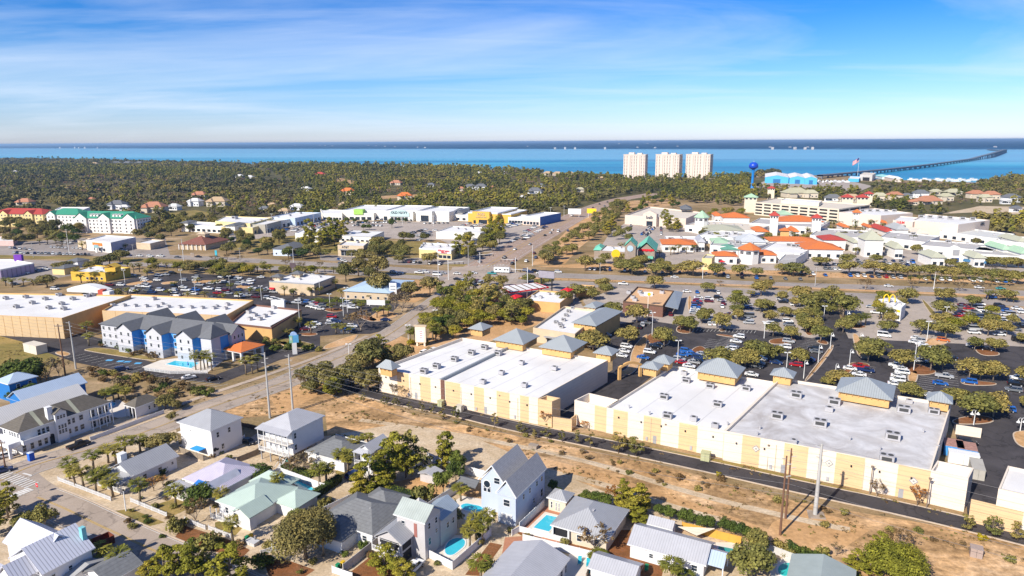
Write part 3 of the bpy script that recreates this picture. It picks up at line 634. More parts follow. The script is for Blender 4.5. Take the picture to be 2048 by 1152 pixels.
for i in range(3):
 r=random.Random(i);b=MB();tips=[]
 b.tube([(0,0,0),(0,0,1.2)],.16,6,r1=.13)
 for j in range(9):
  a=j*2*math.pi/9+r.uniform(-.3,.3);q=r.uniform(1.2,2.6);p1=(math.cos(a)*.5,math.sin(a)*.5,2.2);p2=(math.cos(a)*q,math.sin(a)*q,r.uniform(3.8,5.6));b.tube([(0,0,1),p1,p2],.07,4,r1=.03,cap=False)
  for k in range(5):
   t=Vector((p2[0]+r.uniform(-1,1),p2[1]+r.uniform(-1,1),p2[2]+r.uniform(.1,1.0)));b.tube([(Vector(p1)+(Vector(p2)-Vector(p1))*r.uniform(.3,1)),t],.03,3,r1=.012,cap=False);tips.append(t)
 cl=[(t.x,t.y,t.z,.55,.9)for t in tips]
 def twigs(nm,mt,n):
  me=clumped(nm,cl,n,.34,mt,i,shell=.1);return me
 proto('bare',i,twigs('twig_crown',lf_brown,420),b,6,6.2,bark_pale);proto('bare_orange',i,twigs('twig_crown',lf_orange,600),b,6,6.2,bark)
 c=[(r.uniform(-.8,.8),r.uniform(-.8,.8),r.uniform(.4,1.1),r.uniform(.45,.75),.8)for _ in range(9)]
 sm=MB();sm.tube([(0,0,0),(0,0,.7)],.08,5,r1=.05)
 proto('shrub',i,clumped('shrub_crown',c,520,.24,lf_dark,i+50),sm,2.6,1.7);proto('brown_shrub',i,clumped('shrub_crown',c,420,.24,lf_brown,i+55),sm,2.6,1.7)
 proto('olive_shrub',i,clumped('shrub_crown',c,520,.24,lf_lot,i+52),sm,2.6,1.7);proto('yellow_shrub',i,clumped('shrub_crown',c,520,.24,lf_yel,i+54),sm,2.6,1.7)
 c=pine_clumps(230+i,12,2.2,4.6,1.2);proto('sapling',i,clumped('sapling_crown',c,260,.3,lf_oak,i+60,shell=.3),limb_mesh(c,.07,4.4,i,4),2.2,4.6,bark_pale)
 r=random.Random(50+i);b=MB();hh=5.2;b.tube([(0,0,0),(.08*i,.05,hh*.5),(.12*i,.1,hh)],.24,8,r1=.19);top=Vector((.12*i,.1,hh))
 V=[];Fc=[];
 for j in range(26):
  a=r.uniform(0,2*math.pi);e=r.uniform(-.75,1.15);ln=r.uniform(1.5,2.0);dirh=Vector((math.cos(a),math.sin(a),0));side=Vector((-math.sin(a),math.cos(a),0));
  p0=top+Vector((0,0,.1));p1=p0+dirh*ln*.55*math.cos(e)+Vector((0,0,ln*.55*math.sin(e)+.12));
  for s in range(7):
   ang=(s-3)*.36;d2=(dirh*math.cos(ang)*math.cos(e*.8)+side*math.sin(ang)+Vector((0,0,math.sin(e*.8)*math.cos(ang)-.25-abs(ang)*.12))).normalized();q=p1+d2*ln*r.uniform(.5,.68);sd_=d2.cross(Vector((0,0,1))).normalized()*.10;o=len(V)
   V+=[tuple(p1-sd_*.5),tuple(p1+sd_*.5),tuple(q+sd_+Vector((0,0,-.12))),tuple(q-sd_+Vector((0,0,-.12)))];Fc.append((o,o+1,o+2,o+3))
  o=len(V);w_=side*.05;V+=[tuple(p0-w_),tuple(p0+w_),tuple(p1+w_),tuple(p1-w_)];Fc.append((o,o+1,o+2,o+3))
 me=bpy.data.meshes.new('palm_fronds');me.from_pydata(V,[],Fc);me.materials.append(lf_palm);me.update()
 V2=[];F2=[]
 for j in range(14):
  a=r.uniform(0,2*math.pi);dirh=Vector((math.cos(a),math.sin(a),0));side=Vector((-math.sin(a),math.cos(a),0))*.3;p0=top;p1=top+dirh*.55+Vector((0,0,-r.uniform(.9,1.5)));o=len(V2);V2+=[tuple(p0-side*.3),tuple(p0+side*.3),tuple(p1+side),tuple(p1-side)];F2.append((o,o+1,o+2,o+3))
 m2=bpy.data.meshes.new('dead_fronds');m2.from_pydata(V2,[],F2);m2.materials.append(lf_dead);m2.update()
 proto('palm',i,me,b,3.6,6.4,bark_palm,extra=m2)
CATS={'bright_oak':('evergreen_tree','tree','crown'),'oak':('oak_tree','tree','crown'),'lot_oak':('oak_tree','tree','crown'),'evergreen':('evergreen_tree','tree','crown'),'pine':('pine_tree','tree','crown'),'grey_pine':('pine_tree','tree','crown'),'big_oak':('oak_tree','tree','crown'),'big_pine':('pine_tree','tree','crown'),'bare':('bare_tree','tree','twigs'),'bare_orange':('bare_tree','tree','twigs'),'shrub':('shrub','shrub','foliage'),'brown_shrub':('shrub','shrub','foliage'),'olive_shrub':('shrub','shrub','foliage'),'yellow_shrub':('shrub','shrub','foliage'),'sapling':('young_tree','tree','crown'),'palm':('palm_tree','palm tree','fronds')}
DESC={'bright_oak':'rounded yellow-green tree','oak':'round dark oak','lot_oak':'round olive oak','evergreen':'dense dark green tree','pine':'yellow-green pine','grey_pine':'thin grey-green pine','big_oak':'huge spreading oak','big_pine':'broad yellow-green pine','bare':'leafless pale winter tree','bare_orange':'orange-leaved winter tree','shrub':'dark green shrub','brown_shrub':'brown winter shrub','olive_shrub':'olive shrub','yellow_shrub':'bright yellow shrub','sapling':'slender young tree','palm':'sabal palm'}
trng=random.Random(11);PLANTS=[]
def plant_at(kind,pos,w,h=None,rot=None):
 ps=PROTO[kind];me,tb,pw,ph,ex=ps[trng.randrange(len(ps))];n,cat,part=CATS[kind]
 o=bpy.data.objects.new(n,None);COL.objects.link(o);o.empty_display_size=.3;o.location=pos;o.rotation_euler=(0,0,trng.uniform(0,6.28)if rot is None else rot)
 s=w/pw;sz=(h/ph)if h else s*trng.uniform(.9,1.1);o.scale=(s,s,sz);o['category']=cat
 c=link(part,me,o);link('trunk',tb,o)
 if ex:link('dead_fronds',ex,o)
 return o
GROUPS={}
def plants(kind,where,lst,group=None,dx=0,dy=0):
 """lst: (x, y_base, crown width px[, height px]) in photo pixels"""
 made=[]
 for e in lst:
  x,y,w=e[0]+dx,e[1]+dy,e[2];p=G(x,y);fw=p.y*cp-(p.z-H)*sp;m=w*fw/F*(1.12 if kind in('oak','lot_oak','evergreen')else 1)
  hh=None
  if len(e)>3:hh=e[3]*fw/F/.98
  if kind=='palm':
   if not hh:hh=5.2*trng.uniform(.85,1.15)
   m=max(m*1.3,3.8)
  elif hh is None and kind in('oak','lot_oak','evergreen','big_oak','big_pine'):hh=m*.82*trng.uniform(.88,1.1)
  o=plant_at(kind,p,m,hh);made.append((x,y,w,o))
 GROUPS.setdefault((DESC[kind],where),[]).extend(made)
 return made
def scatter(kinds,where,poly,n,wm,seed=1,mind=.6):
 """fill a photo-pixel polygon with individual plants, spaced in metres"""
 r=random.Random(seed);xs=[p[0]for p in poly];ys=[p[1]for p in poly];got=[];tries=0
 W3=[G(*p)for p in poly];wx=[p.x for p in W3];wy=[p.y for p in W3]
 while len(got)<n and tries<n*60:
  tries+=1;q=Vector((r.uniform(min(wx),max(wx)),r.uniform(min(wy),max(wy)),0));px,py=P(q)
  if not inpoly(px,py,poly):continue
  w=r.uniform(*wm)
  if any((q-g[0]).length<mind*(w+g[1])/2 for g in got):continue
  got.append((q,w));k=r.choice(kinds);o=plant_at(k,q,w,None if 'pine' in k or k in('bare','sapling','palm','bare_orange')or 'shrub' in k else w*r.uniform(.7,.9))if k!='palm' else plant_at(k,q,3.4,r.uniform(4.5,6.5))
  GROUPS.setdefault((DESC[k],where),[]).append((px,py,w*F/q.length,o))
def inpoly(x,y,poly):
 c=False;j=len(poly)-1
 for i in range(len(poly)):
  xi,yi=poly[i][0],poly[i][1];xj,yj=poly[j][0],poly[j][1]
  if(yi>y)!=(yj>y)and x<(xj-xi)*(y-yi)/(yj-yi)+xi:c=not c
  j=i
 return c
plants('palm','behind the white picket fence by the junction',[(140,958,26),(168,976,26),(188,943,26),(193,985,26),(217,926,26),(227,994,30),(206,978,24),(152,974,24)])
plants('palm','beside the tan metal-roofed cottage',[(250,915,28),(281,904,26),(234,934,22)])
plants('palm','in the front gardens by the white fences',[(281,1008,28),(352,1013,30)])
plants('palm','beside the street at the lower left',[(17,1036,26),(-8,1040,26),(162,1132,34),(243,1142,34),(207,1136,34)])
plants('palm','behind the long white garden wall',[(684,942,26,44),(697,947,24,44),(709,914,22,40),(737,888,22,20),(640,978,30,52),(653,972,30,44)])
plants('palm','on the lawn by the blue gabled house',[(922,1002,22,34)])
plants('palm','beside the kidney shaped pool',[(940,1096,28),(952,1080,26),(965,1088,26),(976,1072,24)])
plants('palm','in the pine-straw beds at the bottom',[(962,1162,36,50),(985,1150,22,20),(1343,1165,36,48),(1370,1170,28,24),(1195,1122,30,18),(590,1058,28,26),(604,1048,24,22)])
plants('palm','by the hotel pool',[(392,740,14,38),(402,741,14,38),(410,739,14,36),(424,742,14,34),(416,736,12,34)])
plants('palm','by the hotel canopy',[(492,750,16,36),(505,748,16,36),(516,742,14,32)])
plants('palm','beside the hip-roofed cabana',[(212,804,18,26),(229,804,20,30),(252,803,18,26),(238,798,16,24)])
plants('palm','beside the white hotel wing',[(175,672,18,28),(178,692,18,26)])
plants('big_oak','in the walled garden at the bottom centre',[(612,1118,140,95)])
plants('big_pine','on the waste ground at the bottom right',[(1790,1160,130,86)])
plants('pine','at the edge of the vacant lot',[(790,958,62,100),(775,968,52,80),(812,955,46,72),(740,990,62,78),(720,1000,46,58),(765,985,40,48)])
plants('grey_pine','at the edge of the vacant lot',[(824,944,46,88),(846,950,40,60)])
plants('pine','beside the dark garden tree row',[(894,930,42,72),(885,938,30,60)])
plants('evergreen','in the straw-covered garden',[(917,948,34,52),(887,988,42,52),(912,962,42,44),(868,945,30,20)])
plants('olive_shrub','in the straw-covered garden',[(850,1010,48,50)])
plants('oak','beside the light blue gabled house',[(897,1052,64,52),(876,1040,38,36)])
plants('olive_shrub','on the verge by the garage lane',[(644,1022,24,28)])
plants('bare','in front of the three-storey balcony house',[(616,898,38,52),(608,948,56,40),(580,952,44,34)])
plants('evergreen','below the balcony house stairs',[(515,962,58,40),(530,955,36,26)])
plants('evergreen','in the front garden of the green-roofed house',[(404,1012,62,50),(385,1018,30,24)])
plants('bare','in the front garden of the green-roofed house',[(392,1048,46,48)])
plants('olive_shrub','in the front gardens by the street',[(355,1064,38,36),(368,1052,22,20),(410,1098,60,34),(432,1086,30,20)])
plants('pine','in the lower left gardens',[(330,1158,50,70),(362,1150,60,64),(392,1160,56,76),(462,1170,76,86),(300,1165,44,44),(410,1140,30,34)])
plants('lot_oak','on the street corner at the lower left',[(92,1058,48,52),(50,1058,50,36),(70,1064,34,28)])
plants('oak','beside the tan metal-roofed cottage',[(327,904,64,38),(300,902,30,24)])
plants('oak','beside the cabana and the dry verge',[(332,818,42,30),(352,822,24,16),(346,845,24,14)])
plants('evergreen','by the blue pool houses at the left edge',[(45,776,76,62),(16,770,50,48),(70,768,40,40),(62,800,44,34),(30,800,40,26)])
plants('bare','by the blue pool houses at the left edge',[(98,760,46,42),(118,752,30,30),(86,776,26,24)])
plants('bare_orange','beside the tan metal-roofed cottage',[(308,982,30,28),(326,970,22,16)])
plants('pine','beside the small gabled porch house at the bottom',[(770,1150,58,62),(808,1168,52,50),(752,1132,26,22)])
plants('shrub','round the grey shingle house',[(729,1098,28,24),(782,1062,34,28),(522,1132,42,34),(540,1128,30,20)])
plants('pine','behind the grey metal hip-roofed house',[(1269,1030,56,64),(1240,1018,36,44),(1290,1024,34,40),(1250,1000,30,44),(1275,1042,44,30)])
plants('bare_orange','behind the grey metal hip-roofed house',[(1222,1012,26,40)])
plants('evergreen','behind the grey metal hip-roofed house',[(1210,1016,34,34),(1170,1002,32,22),(1104,984,22,26),(1116,990,20,18),(1190,1006,26,24)])
plants('evergreen','in the clipped tree row behind the yellow fence',[(1322,1036,28,32),(1340,1040,28,32),(1365,1050,30,36),(1382,1052,26,36),(1402,1060,30,34),(1417,1062,26,32),(1446,1066,28,36),(1462,1070,28,32),(1480,1076,30,34),(1498,1084,30,34)])
plants('bare','in front of the grey hip-roofed house',[(1190,1104,66,50)])
plants('lot_oak','at the bottom beside the small pool',[(1500,1160,86,70),(1482,1148,50,60),(1510,1108,52,52),(1520,1140,40,40)])
plants('pine','beside the broad pine at the bottom right',[(1712,1136,44,36),(1758,1108,40,48),(1738,1150,50,40),(1700,1158,38,26)])
plants('bare','beside the broad pine at the bottom right',[(1805,1098,44,36),(1780,1112,30,30),(1672,1112,24,26)])
scatter(['shrub','shrub','olive_shrub'],'in the hedge above the bottom pool',[(1550,1096),(1660,1116),(1655,1128),(1545,1106)],16,(2.4,3.6),3,.5)
plants('bare','at the foot of the striped warehouse wall',[(1753,994,30,32),(798,800,24,26),(786,790,18,24)])
plants('bare_orange','at the foot of the striped warehouse wall',[(1834,1012,32,38),(1948,1042,18,34),(1092,852,28,30),(1168,858,20,14)])
plants('sapling','beside the dark rear alley',[(727,806,12,22),(769,814,14,26),(776,812,10,24),(790,814,12,24),(796,814,10,20),(819,820,9,20),(843,826,13,26),(866,828,12,20),(886,840,14,30),(912,846,20,34),(989,856,18,30),(1038,864,18,22),(1048,868,14,18),(1071,878,18,20),(1094,878,22,28),(1125,884,16,26),(1152,888,18,30),(1180,896,18,36)])
plants('grey_pine','beside the dark rear alley',[(1237,907,28,46),(1248,900,18,30),(1272,913,28,42),(1262,900,22,26),(1936,1062,26,36),(1984,1072,34,42),(2035,1084,30,42)])
plants('yellow_shrub','beside the dark rear alley',[(1438,952,14,12),(1965,1080,22,16)])
scatter(['brown_shrub','olive_shrub','brown_shrub'],'in the scrub beyond the rear alley',[(1150,890),(1500,975),(1900,1075),(2040,1110),(2040,1135),(1700,1070),(1400,990),(1000,880),(760,820),(850,822)],46,(1.0,2.6),5,.9)
scatter(['olive_shrub','brown_shrub','shrub','brown_shrub'],'in the rough strip beside the hotel lot',[(200,745),(290,755),(380,775),(440,778),(430,800),(350,800),(250,785),(170,745)],46,(2.2,4.6),6,.5)
scatter(['shrub','olive_shrub'],'in the beds beside the hotel lot',[(530,680),(635,692),(640,704),(560,704),(530,695)],18,(2.5,4.5),7,.5)
scatter(['shrub','brown_shrub'],'along the hotel wall',[(195,685),(230,690),(330,722),(325,728),(220,700),(190,695)],9,(2.4,4.5),8,.6)
plants('yellow_shrub','beside the shopping-centre pillar sign',[(824,690,18,14),(853,690,14,12),(1842,822,16,14)])
plants('palm','beside the shopping-centre pillar sign',[(820,688,16,34),(830,686,14,34),(866,680,20,34),(872,684,18,28)])
plants('oak','between the south road and the first warehouse',[(747,738,74,62),(720,744,56,44),(803,728,52,42),(780,735,40,34),(640,772,66,50),(610,768,44,36),(660,782,52,46),(700,770,60,46),(737,784,56,44),(672,790,46,40),(622,788,40,30),(760,772,40,36)])
plants('pine','between the south road and the first warehouse',[(760,720,40,48),(668,792,40,40)])
scatter(['bright_oak','oak','bright_oak','grey_pine','lot_oak','evergreen','bright_oak'],'in the grove beside the south road',[(880,600),(925,590),(960,600),(1000,605),(1050,618),(1080,640),(1060,655),(1000,655),(960,660),(930,675),(880,680),(850,670),(840,655),(870,630)],66,(6.5,10),9,.48)
plants('oak','behind the blue-roofed building',[(757,594,54),(822,596,40),(860,592,42),(717,552,42),(755,553,46),(692,564,40),(700,546,28),(738,560,30)])
plants('bare','on the dry verge by the south road',[(805,624,50,34),(790,618,34,28),(722,662,48,36),(703,655,34,26)])
plants('bare','on the verge at the hotel entrance',[(605,776,24,30),(560,652,20,20)])
scatter(['shrub','olive_shrub','brown_shrub','olive_shrub'],'in the yards between the houses',[(240,1030),(330,950),(440,905),(560,950),(700,960),(860,1000),(1000,1060),(1240,1100),(1240,1150),(900,1150),(600,1150),(300,1110)],74,(1.2,2.8),41,1.)
scatter(['palm'],'in the yards between the houses',[(340,1040),(560,960),(700,1090),(640,1130),(380,1080)],5,(3,4),42,3)
scatter(['evergreen','oak','pine'],'at the left edge below the villa',[(-60,1000),(20,1020),(40,1060),(-40,1080)],3,(4,6),43,.8)
plants('lot_oak','in the big car park behind the warehouses',[(1256,690,54,40),(1328,694,50,40),(1274,646,52,38),(1223,636,42,34),(1361,662,34,32),(1380,666,44,34),(1444,662,46,36),(1474,622,48,36),(1436,735,62,44),(1470,738,50,36),(1490,736,56,42),(1516,724,60,44),(1186,702,66,42),(1160,696,36,26),(1546,674,38,30),(1583,680,36,28),(1543,724,48,38),(1596,730,42,36),(1568,634,30,22),(1641,684,42,34),(1626,664,42,32)])
plants('lot_oak','along the car park access drive',[(1598,604,42,34),(1618,628,60,44),(1663,606,52,34),(1686,634,62,46),(1700,655,36,26),(1640,612,40,30),(1605,645,40,30)])
plants('lot_oak','in the right-hand car park',[(1736,724,58,42),(1746,712,56,40),(1803,738,52,40),(1861,742,66,54),(1885,740,40,40),(1938,757,54,44),(1986,762,52,42),(1960,760,40,36),(1948,702,32,30),(1990,705,40,30),(1773,666,36,26),(1841,670,46,32),(1891,678,50,38),(1883,656,46,34),(1886,634,46,34),(1918,660,28,22),(2013,670,36,28),(1980,660,30,22),(2048,765,40,34),(2050,690,30,26)])
plants('lot_oak','right behind the long warehouse roof',[(1678,770,56,30),(1655,772,30,18),(1823,800,56,36),(1948,840,78,58),(1986,834,62,52),(1912,812,50,36),(1895,800,30,24),(2055,820,30,30)])
plants('lot_oak','on the near side of the highway',[(1309,577,40,26),(1204,580,36,26),(1212,590,30,24),(1414,584,32,20),(1522,592,42,32),(1536,580,24,20),(1810,607,48,32),(1886,603,48,28),(1943,614,34,24),(2013,604,38,26),(1055,566,34,18),(1080,572,26,16),(1096,572,22,16),(1005,575,30,24),(978,572,28,24),(1176,590,30,20),(1150,598,44,30),(1128,610,36,30),(1185,600,30,24),(985,600,36,30),(950,604,34,28)])
plants('bare','in the highway median',[(1731,580,30,20),(1918,582,24,18),(1968,586,28,20),(1823,576,24,16),(605,540,20,14),(640,537,20,14),(573,534,18,14),(1440,572,14,10),(455,520,16,12),(430,526,20,14),(480,524,16,12),(120,500,14,10)])
plants('palm','beside the yellow-arched restaurant',[(1758,638,16,24),(1765,640,16,24),(1775,640,16,24),(1782,639,16,22),(1712,652,16,24),(1721,653,16,24),(1730,651,16,24),(1624,640,14,20),(1612,636,14,20),(1500,596,14,14),(1975,600,14,18),(1990,595,14,14)])
plants('palm','in the middle car park beyond the junction',[(2027,605,12,10),(1999,655,12,14),(1940,640,14,16),(1912,650,12,12),(1978,640,12,14)])
plants('palm','in the dark car park by the fast food building',[(597,656,15,20),(577,674,15,16),(622,668,15,24),(672,668,15,20),(687,668,15,20),(663,622,13,16),(674,612,13,18),(712,620,13,20),(722,624,13,20),(754,636,15,20),(768,632,12,20),(777,632,12,20),(638,610,12,14),(560,632,14,14),(700,668,14,14)])
plants('palm','beside the flat-roofed bank and blue roof',[(569,592,13,20),(587,594,13,16),(554,580,13,16),(622,592,13,18),(654,577,12,18),(672,577,12,18),(684,596,12,18),(640,590,12,16),(740,600,12,12),(697,590,12,14),(606,588,12,16)])
plants('palm','on the highway verge at the left',[(268,546,11,20),(279,544,11,18),(297,534,11,14),(317,537,11,14),(334,537,11,13),(347,537,11,14),(366,537,11,14),(435,543,12,15),(501,547,12,16),(527,547,12,18),(541,547,12,16),(256,540,12,18),(475,545,12,18),(635,545,10,12),(650,545,10,12),(667,546,11,12),(527,535,11,12),(163,566,14,20),(154,560,12,24),(189,562,14,18),(198,562,14,20),(226,560,13,18),(47,570,12,14),(67,571,14,14),(25,575,14,18),(12,572,14,16),(295,556,12,18),(137,486,10,18),(95,488,10,12),(112,488,10,10),(125,490,10,12),(165,500,12,16),(80,490,9,12),(216,492,9,12),(252,500,9,12),(515,545,12,14)])
plants('palm','in the dark left car park',[(337,594,12,14),(375,598,12,14),(410,596,12,13),(445,602,12,14),(477,598,12,14),(255,588,11,12),(275,590,11,12),(500,590,12,14),(520,590,12,12),(350,575,12,12),(430,575,12,14),(460,580,12,13),(395,570,12,14)])
scatter(['lot_oak','oak'],'along the back of the highway frontage',[(365,530),(440,528),(500,540),(480,560),(400,560),(365,548)],14,(6,9),12,.6)
plants('oak','at the corner by the yellow restaurant',[(95,575,42,26),(128,545,40,24),(186,545,34,24),(240,524,40,24),(220,530,36,22),(205,532,30,20)])
scatter(['oak','lot_oak','oak','evergreen'],'in front of the green-roofed hotel',[(0,455),(95,450),(200,470),(150,475),(90,478),(0,480)],22,(9,14),13,.55)
scatter(['oak','lot_oak','oak'],'around the red-brown roofed restaurant',[(270,462),(330,440),(400,440),(470,452),(560,470),(560,498),(440,500),(430,475),(360,465),(300,500),(280,498)],44,(9,13),14,.55)
scatter(['oak','lot_oak','pine'],'beside the small white-gabled shops',[(590,500),(620,480),(740,478),(740,485),(670,488),(668,510),(600,515)],20,(9,12),15,.5)
scatter(['oak','lot_oak'],'between the two highway stores',[(735,500),(760,485),(860,480),(830,490),(820,515),(740,518)],16,(9,12),16,.5)
scatter(['oak','lot_oak','pine'],'beside the junction and the red-lettered store',[(925,490),(960,470),(1010,465),(1000,490),(960,525),(905,530)],20,(9,12),17,.5)
scatter(['lot_oak','oak','lot_oak'],'on the right side of the north road',[(1080,520),(1130,480),(1180,450),(1225,415),(1245,405),(1250,425),(1220,455),(1185,480),(1160,510),(1120,535),(1090,535)],52,(8,12),18,.55)
plants('lot_oak','along the mall side of the highway',[(1170,542,42,32),(1264,550,46,32),(1240,546,30,24),(1314,552,42,28),(1346,550,30,22),(1386,552,46,34),(1366,548,30,24),(1434,554,38,28),(1479,554,36,26),(1511,554,28,20),(1563,550,32,24),(1586,552,44,28),(1574,548,28,20),(1604,550,26,20),(1643,532,38,20),(1698,549,42,30),(1693,528,36,22),(1748,551,46,32),(1751,528,28,20),(1772,552,30,24),(1790,554,40,28),(1815,555,36,26),(1838,556,36,28),(1860,556,36,28),(1882,558,36,28),(1905,560,36,26),(1930,560,40,28),(1955,562,36,28),(1982,564,38,28),(2008,566,38,28),(2034,568,38,28),(1862,528,30,20),(1956,532,36,22),(1985,535,36,22),(2012,536,34,22),(2036,536,34,22),(1900,536,30,20),(1832,510,24,16),(1925,545,30,22)])
plants('palm','in the row along the mall side of the highway',[(1821,568,10,16),(1837,567,10,16),(1853,568,10,16),(1889,568,10,16),(1908,569,10,16),(1925,569,10,16),(1947,570,10,16),(1964,570,10,16),(1981,571,10,16),(1999,571,10,16),(2019,572,10,16),(1872,568,10,16),(1617,555,10,14)])
plants('palm','between the mall buildings',[(1740,456,10,16),(1755,456,10,18),(1764,460,10,14),(1752,462,10,14),(1710,456,10,16),(1710,462,10,14),(1667,456,10,14),(1657,458,10,16),(1651,458,9,14),(1679,456,10,14),(1660,466,10,14),(1697,464,10,12),(1614,471,10,16),(1607,478,9,12),(1584,476,9,12),(1782,453,10,14),(1438,487,10,14),(1450,486,10,14),(1464,487,10,12),(1424,487,10,12),(1356,507,10,18),(1348,509,10,16),(1341,510,10,16),(1373,508,10,14),(1388,505,10,16),(1517,478,9,10),(1532,474,9,12),(1711,510,10,14),(1718,510,10,14),(1729,510,10,14),(1764,508,10,14),(1771,508,10,14),(1240,502,9,16),(1250,502,9,16),(1308,514,9,14),(1318,515,9,14),(1205,512,12,10),(1725,466,9,12),(1560,476,9,10),(1590,480,9,12),(1690,468,9,12)])
scatter(['lot_oak','lot_oak','pine'],'beside the pale department store',[(1218,450),(1260,470),(1258,485),(1215,480),(1200,468)],14,(7,10),19,.5)
scatter(['lot_oak','pine'],'in front of the pale department store entrance',[(1325,448),(1365,445),(1362,465),(1330,466)],10,(7,10),20,.5)
scatter(['lot_oak'],'in the lot by the seafood restaurant',[(1195,530),(1240,520),(1330,535),(1340,545),(1200,545)],12,(7,10),21,.6)
scatter(['evergreen','pine','lot_oak'],'behind the pale department store',[(1250,425),(1310,400),(1370,408),(1360,415),(1300,415),(1260,432)],18,(7,10),22,.6)
plants('evergreen','in the shopping-centre car park',[(784,456,16,20),(727,460,12,12),(739,460,12,12),(709,447,10,12),(672,448,12,12),(660,446,12,12),(732,448,10,10),(798,445,10,10),(812,446,10,10),(695,446,12,12),(540,452,14,14),(590,448,10,10)])
scatter(['oak','evergreen','lot_oak'],'round the striped beds of the old wing',[(435,455),(480,470),(520,495),(440,500)],10,(7,10),23,.6)
scatter(['lot_oak','lot_oak','bright_oak'],'scattered in the far right car parks',[(1380,590),(1600,592),(2060,625),(2060,690),(1700,676),(1400,652)],34,(6,9),31,.8)
scatter(['oak','lot_oak','evergreen'],'round the shops left of the junction',[(440,500),(560,505),(760,512),(880,525),(870,535),(700,525),(440,512)],26,(7,11),32,.6)
scatter(['lot_oak','oak','bright_oak'],'along the verge before the dark left car parks',[(300,532),(560,545),(700,552),(700,560),(540,555),(300,545)],22,(6,9),33,.6)
scatter(['oak','lot_oak','bare'],'at the near side of the white-roofed stores',[(120,590),(150,640),(215,655),(200,640),(262,600),(250,592)],8,(7,10),34,.6)
scatter(['evergreen','oak','bright_oak'],'behind the long white shopfronts',[(600,430),(760,414),(1060,424),(1060,430),(760,418),(620,436)],44,(9,13),35,.5)
scatter(['oak','lot_oak','grey_pine'],'behind the far left hotels and fields',[(425,438),(440,430),(560,425),(590,432),(480,442),(400,452),(300,458),(300,452),(420,448)],30,(9,13),36,.5)
scatter(['oak','lot_oak','evergreen'],'around the left shops beyond the highway',[(0,480),(90,478),(160,470),(150,492),(90,490),(0,492)],12,(8,12),37,.5)
scatter(['lot_oak','bright_oak','oak'],'between the mall roofs',[(1400,470),(1520,478),(1700,470),(1900,486),(2040,500),(2040,510),(1850,500),(1650,490),(1400,486)],30,(6,9),38,.6)
scatter(['lot_oak','bright_oak'],'along the mall back edge',[(1400,425),(1500,430),(1490,440),(1400,436)],10,(7,10),39,.5)
scatter(['lot_oak','oak'],'along the north road left verge',[(1075,455),(1110,436),(1105,432),(1060,450)],8,(6,8),40,.6)
def thin_out():
 al=[(w,o,k)for k,l in GROUPS.items()for(x,y,w,o)in l if o.name.split('.')[0]=='oak_tree'];al.sort(key=lambda e:-e[0]);gone=set();by={}
 for w,o,k in al[290:]:
  cr=[c for c in o.children if 'crown' in c.name][0];by.setdefault(cr.data.name,(cr.data,[]))[1].append((tuple(o.location),o.scale[0],o.rotation_euler[2]));gone.add(o.name)
 for k in GROUPS:GROUPS[k]=[e for e in GROUPS[k]if e[3].name not in gone]
 for n in gone:
  o=bpy.data.objects[n]
  for c in list(o.children):bpy.data.objects.remove(c)
  bpy.data.objects.remove(o)
 ms=[v[0]for v in by.values()];pts=[];sc=[];ro=[];pk=[]
 for i,v in enumerate(by.values()):
  for p,s,r in v[1]:pts.append(p);sc.append(s);ro.append(r);pk.append(i)
 if pts:gn_instancer('distant_oaks',ms,pts,sc,ro,pk,'smaller oaks scattered between the far shops and along the highway','trees')
def finish_labels():
 for(desc,where),lst in GROUPS.items():
  if not lst:continue
  lst.sort(key=lambda e:e[0]);n=len(lst);ws=sorted(e[2]for e in lst)
  for i,(x,y,w,o)in enumerate(lst):
   o['group']=(desc+'s '+where)if n>1 else ''
   if n==1:del o['group'];lab='single %s %s'%(desc,where)
   elif n==2:lab='%s of two %ss %s'%(['left','right'][i],desc,where)
   else:
    if i<=(n-1)//2:q=('leftmost' if i==0 else ORD[i+1]+' from left')
    else:q=('rightmost' if i==n-1 else ORD[n-i]+' from right')
    lab='%s %s, %s'%(desc,where,q)
   o['label']=lab
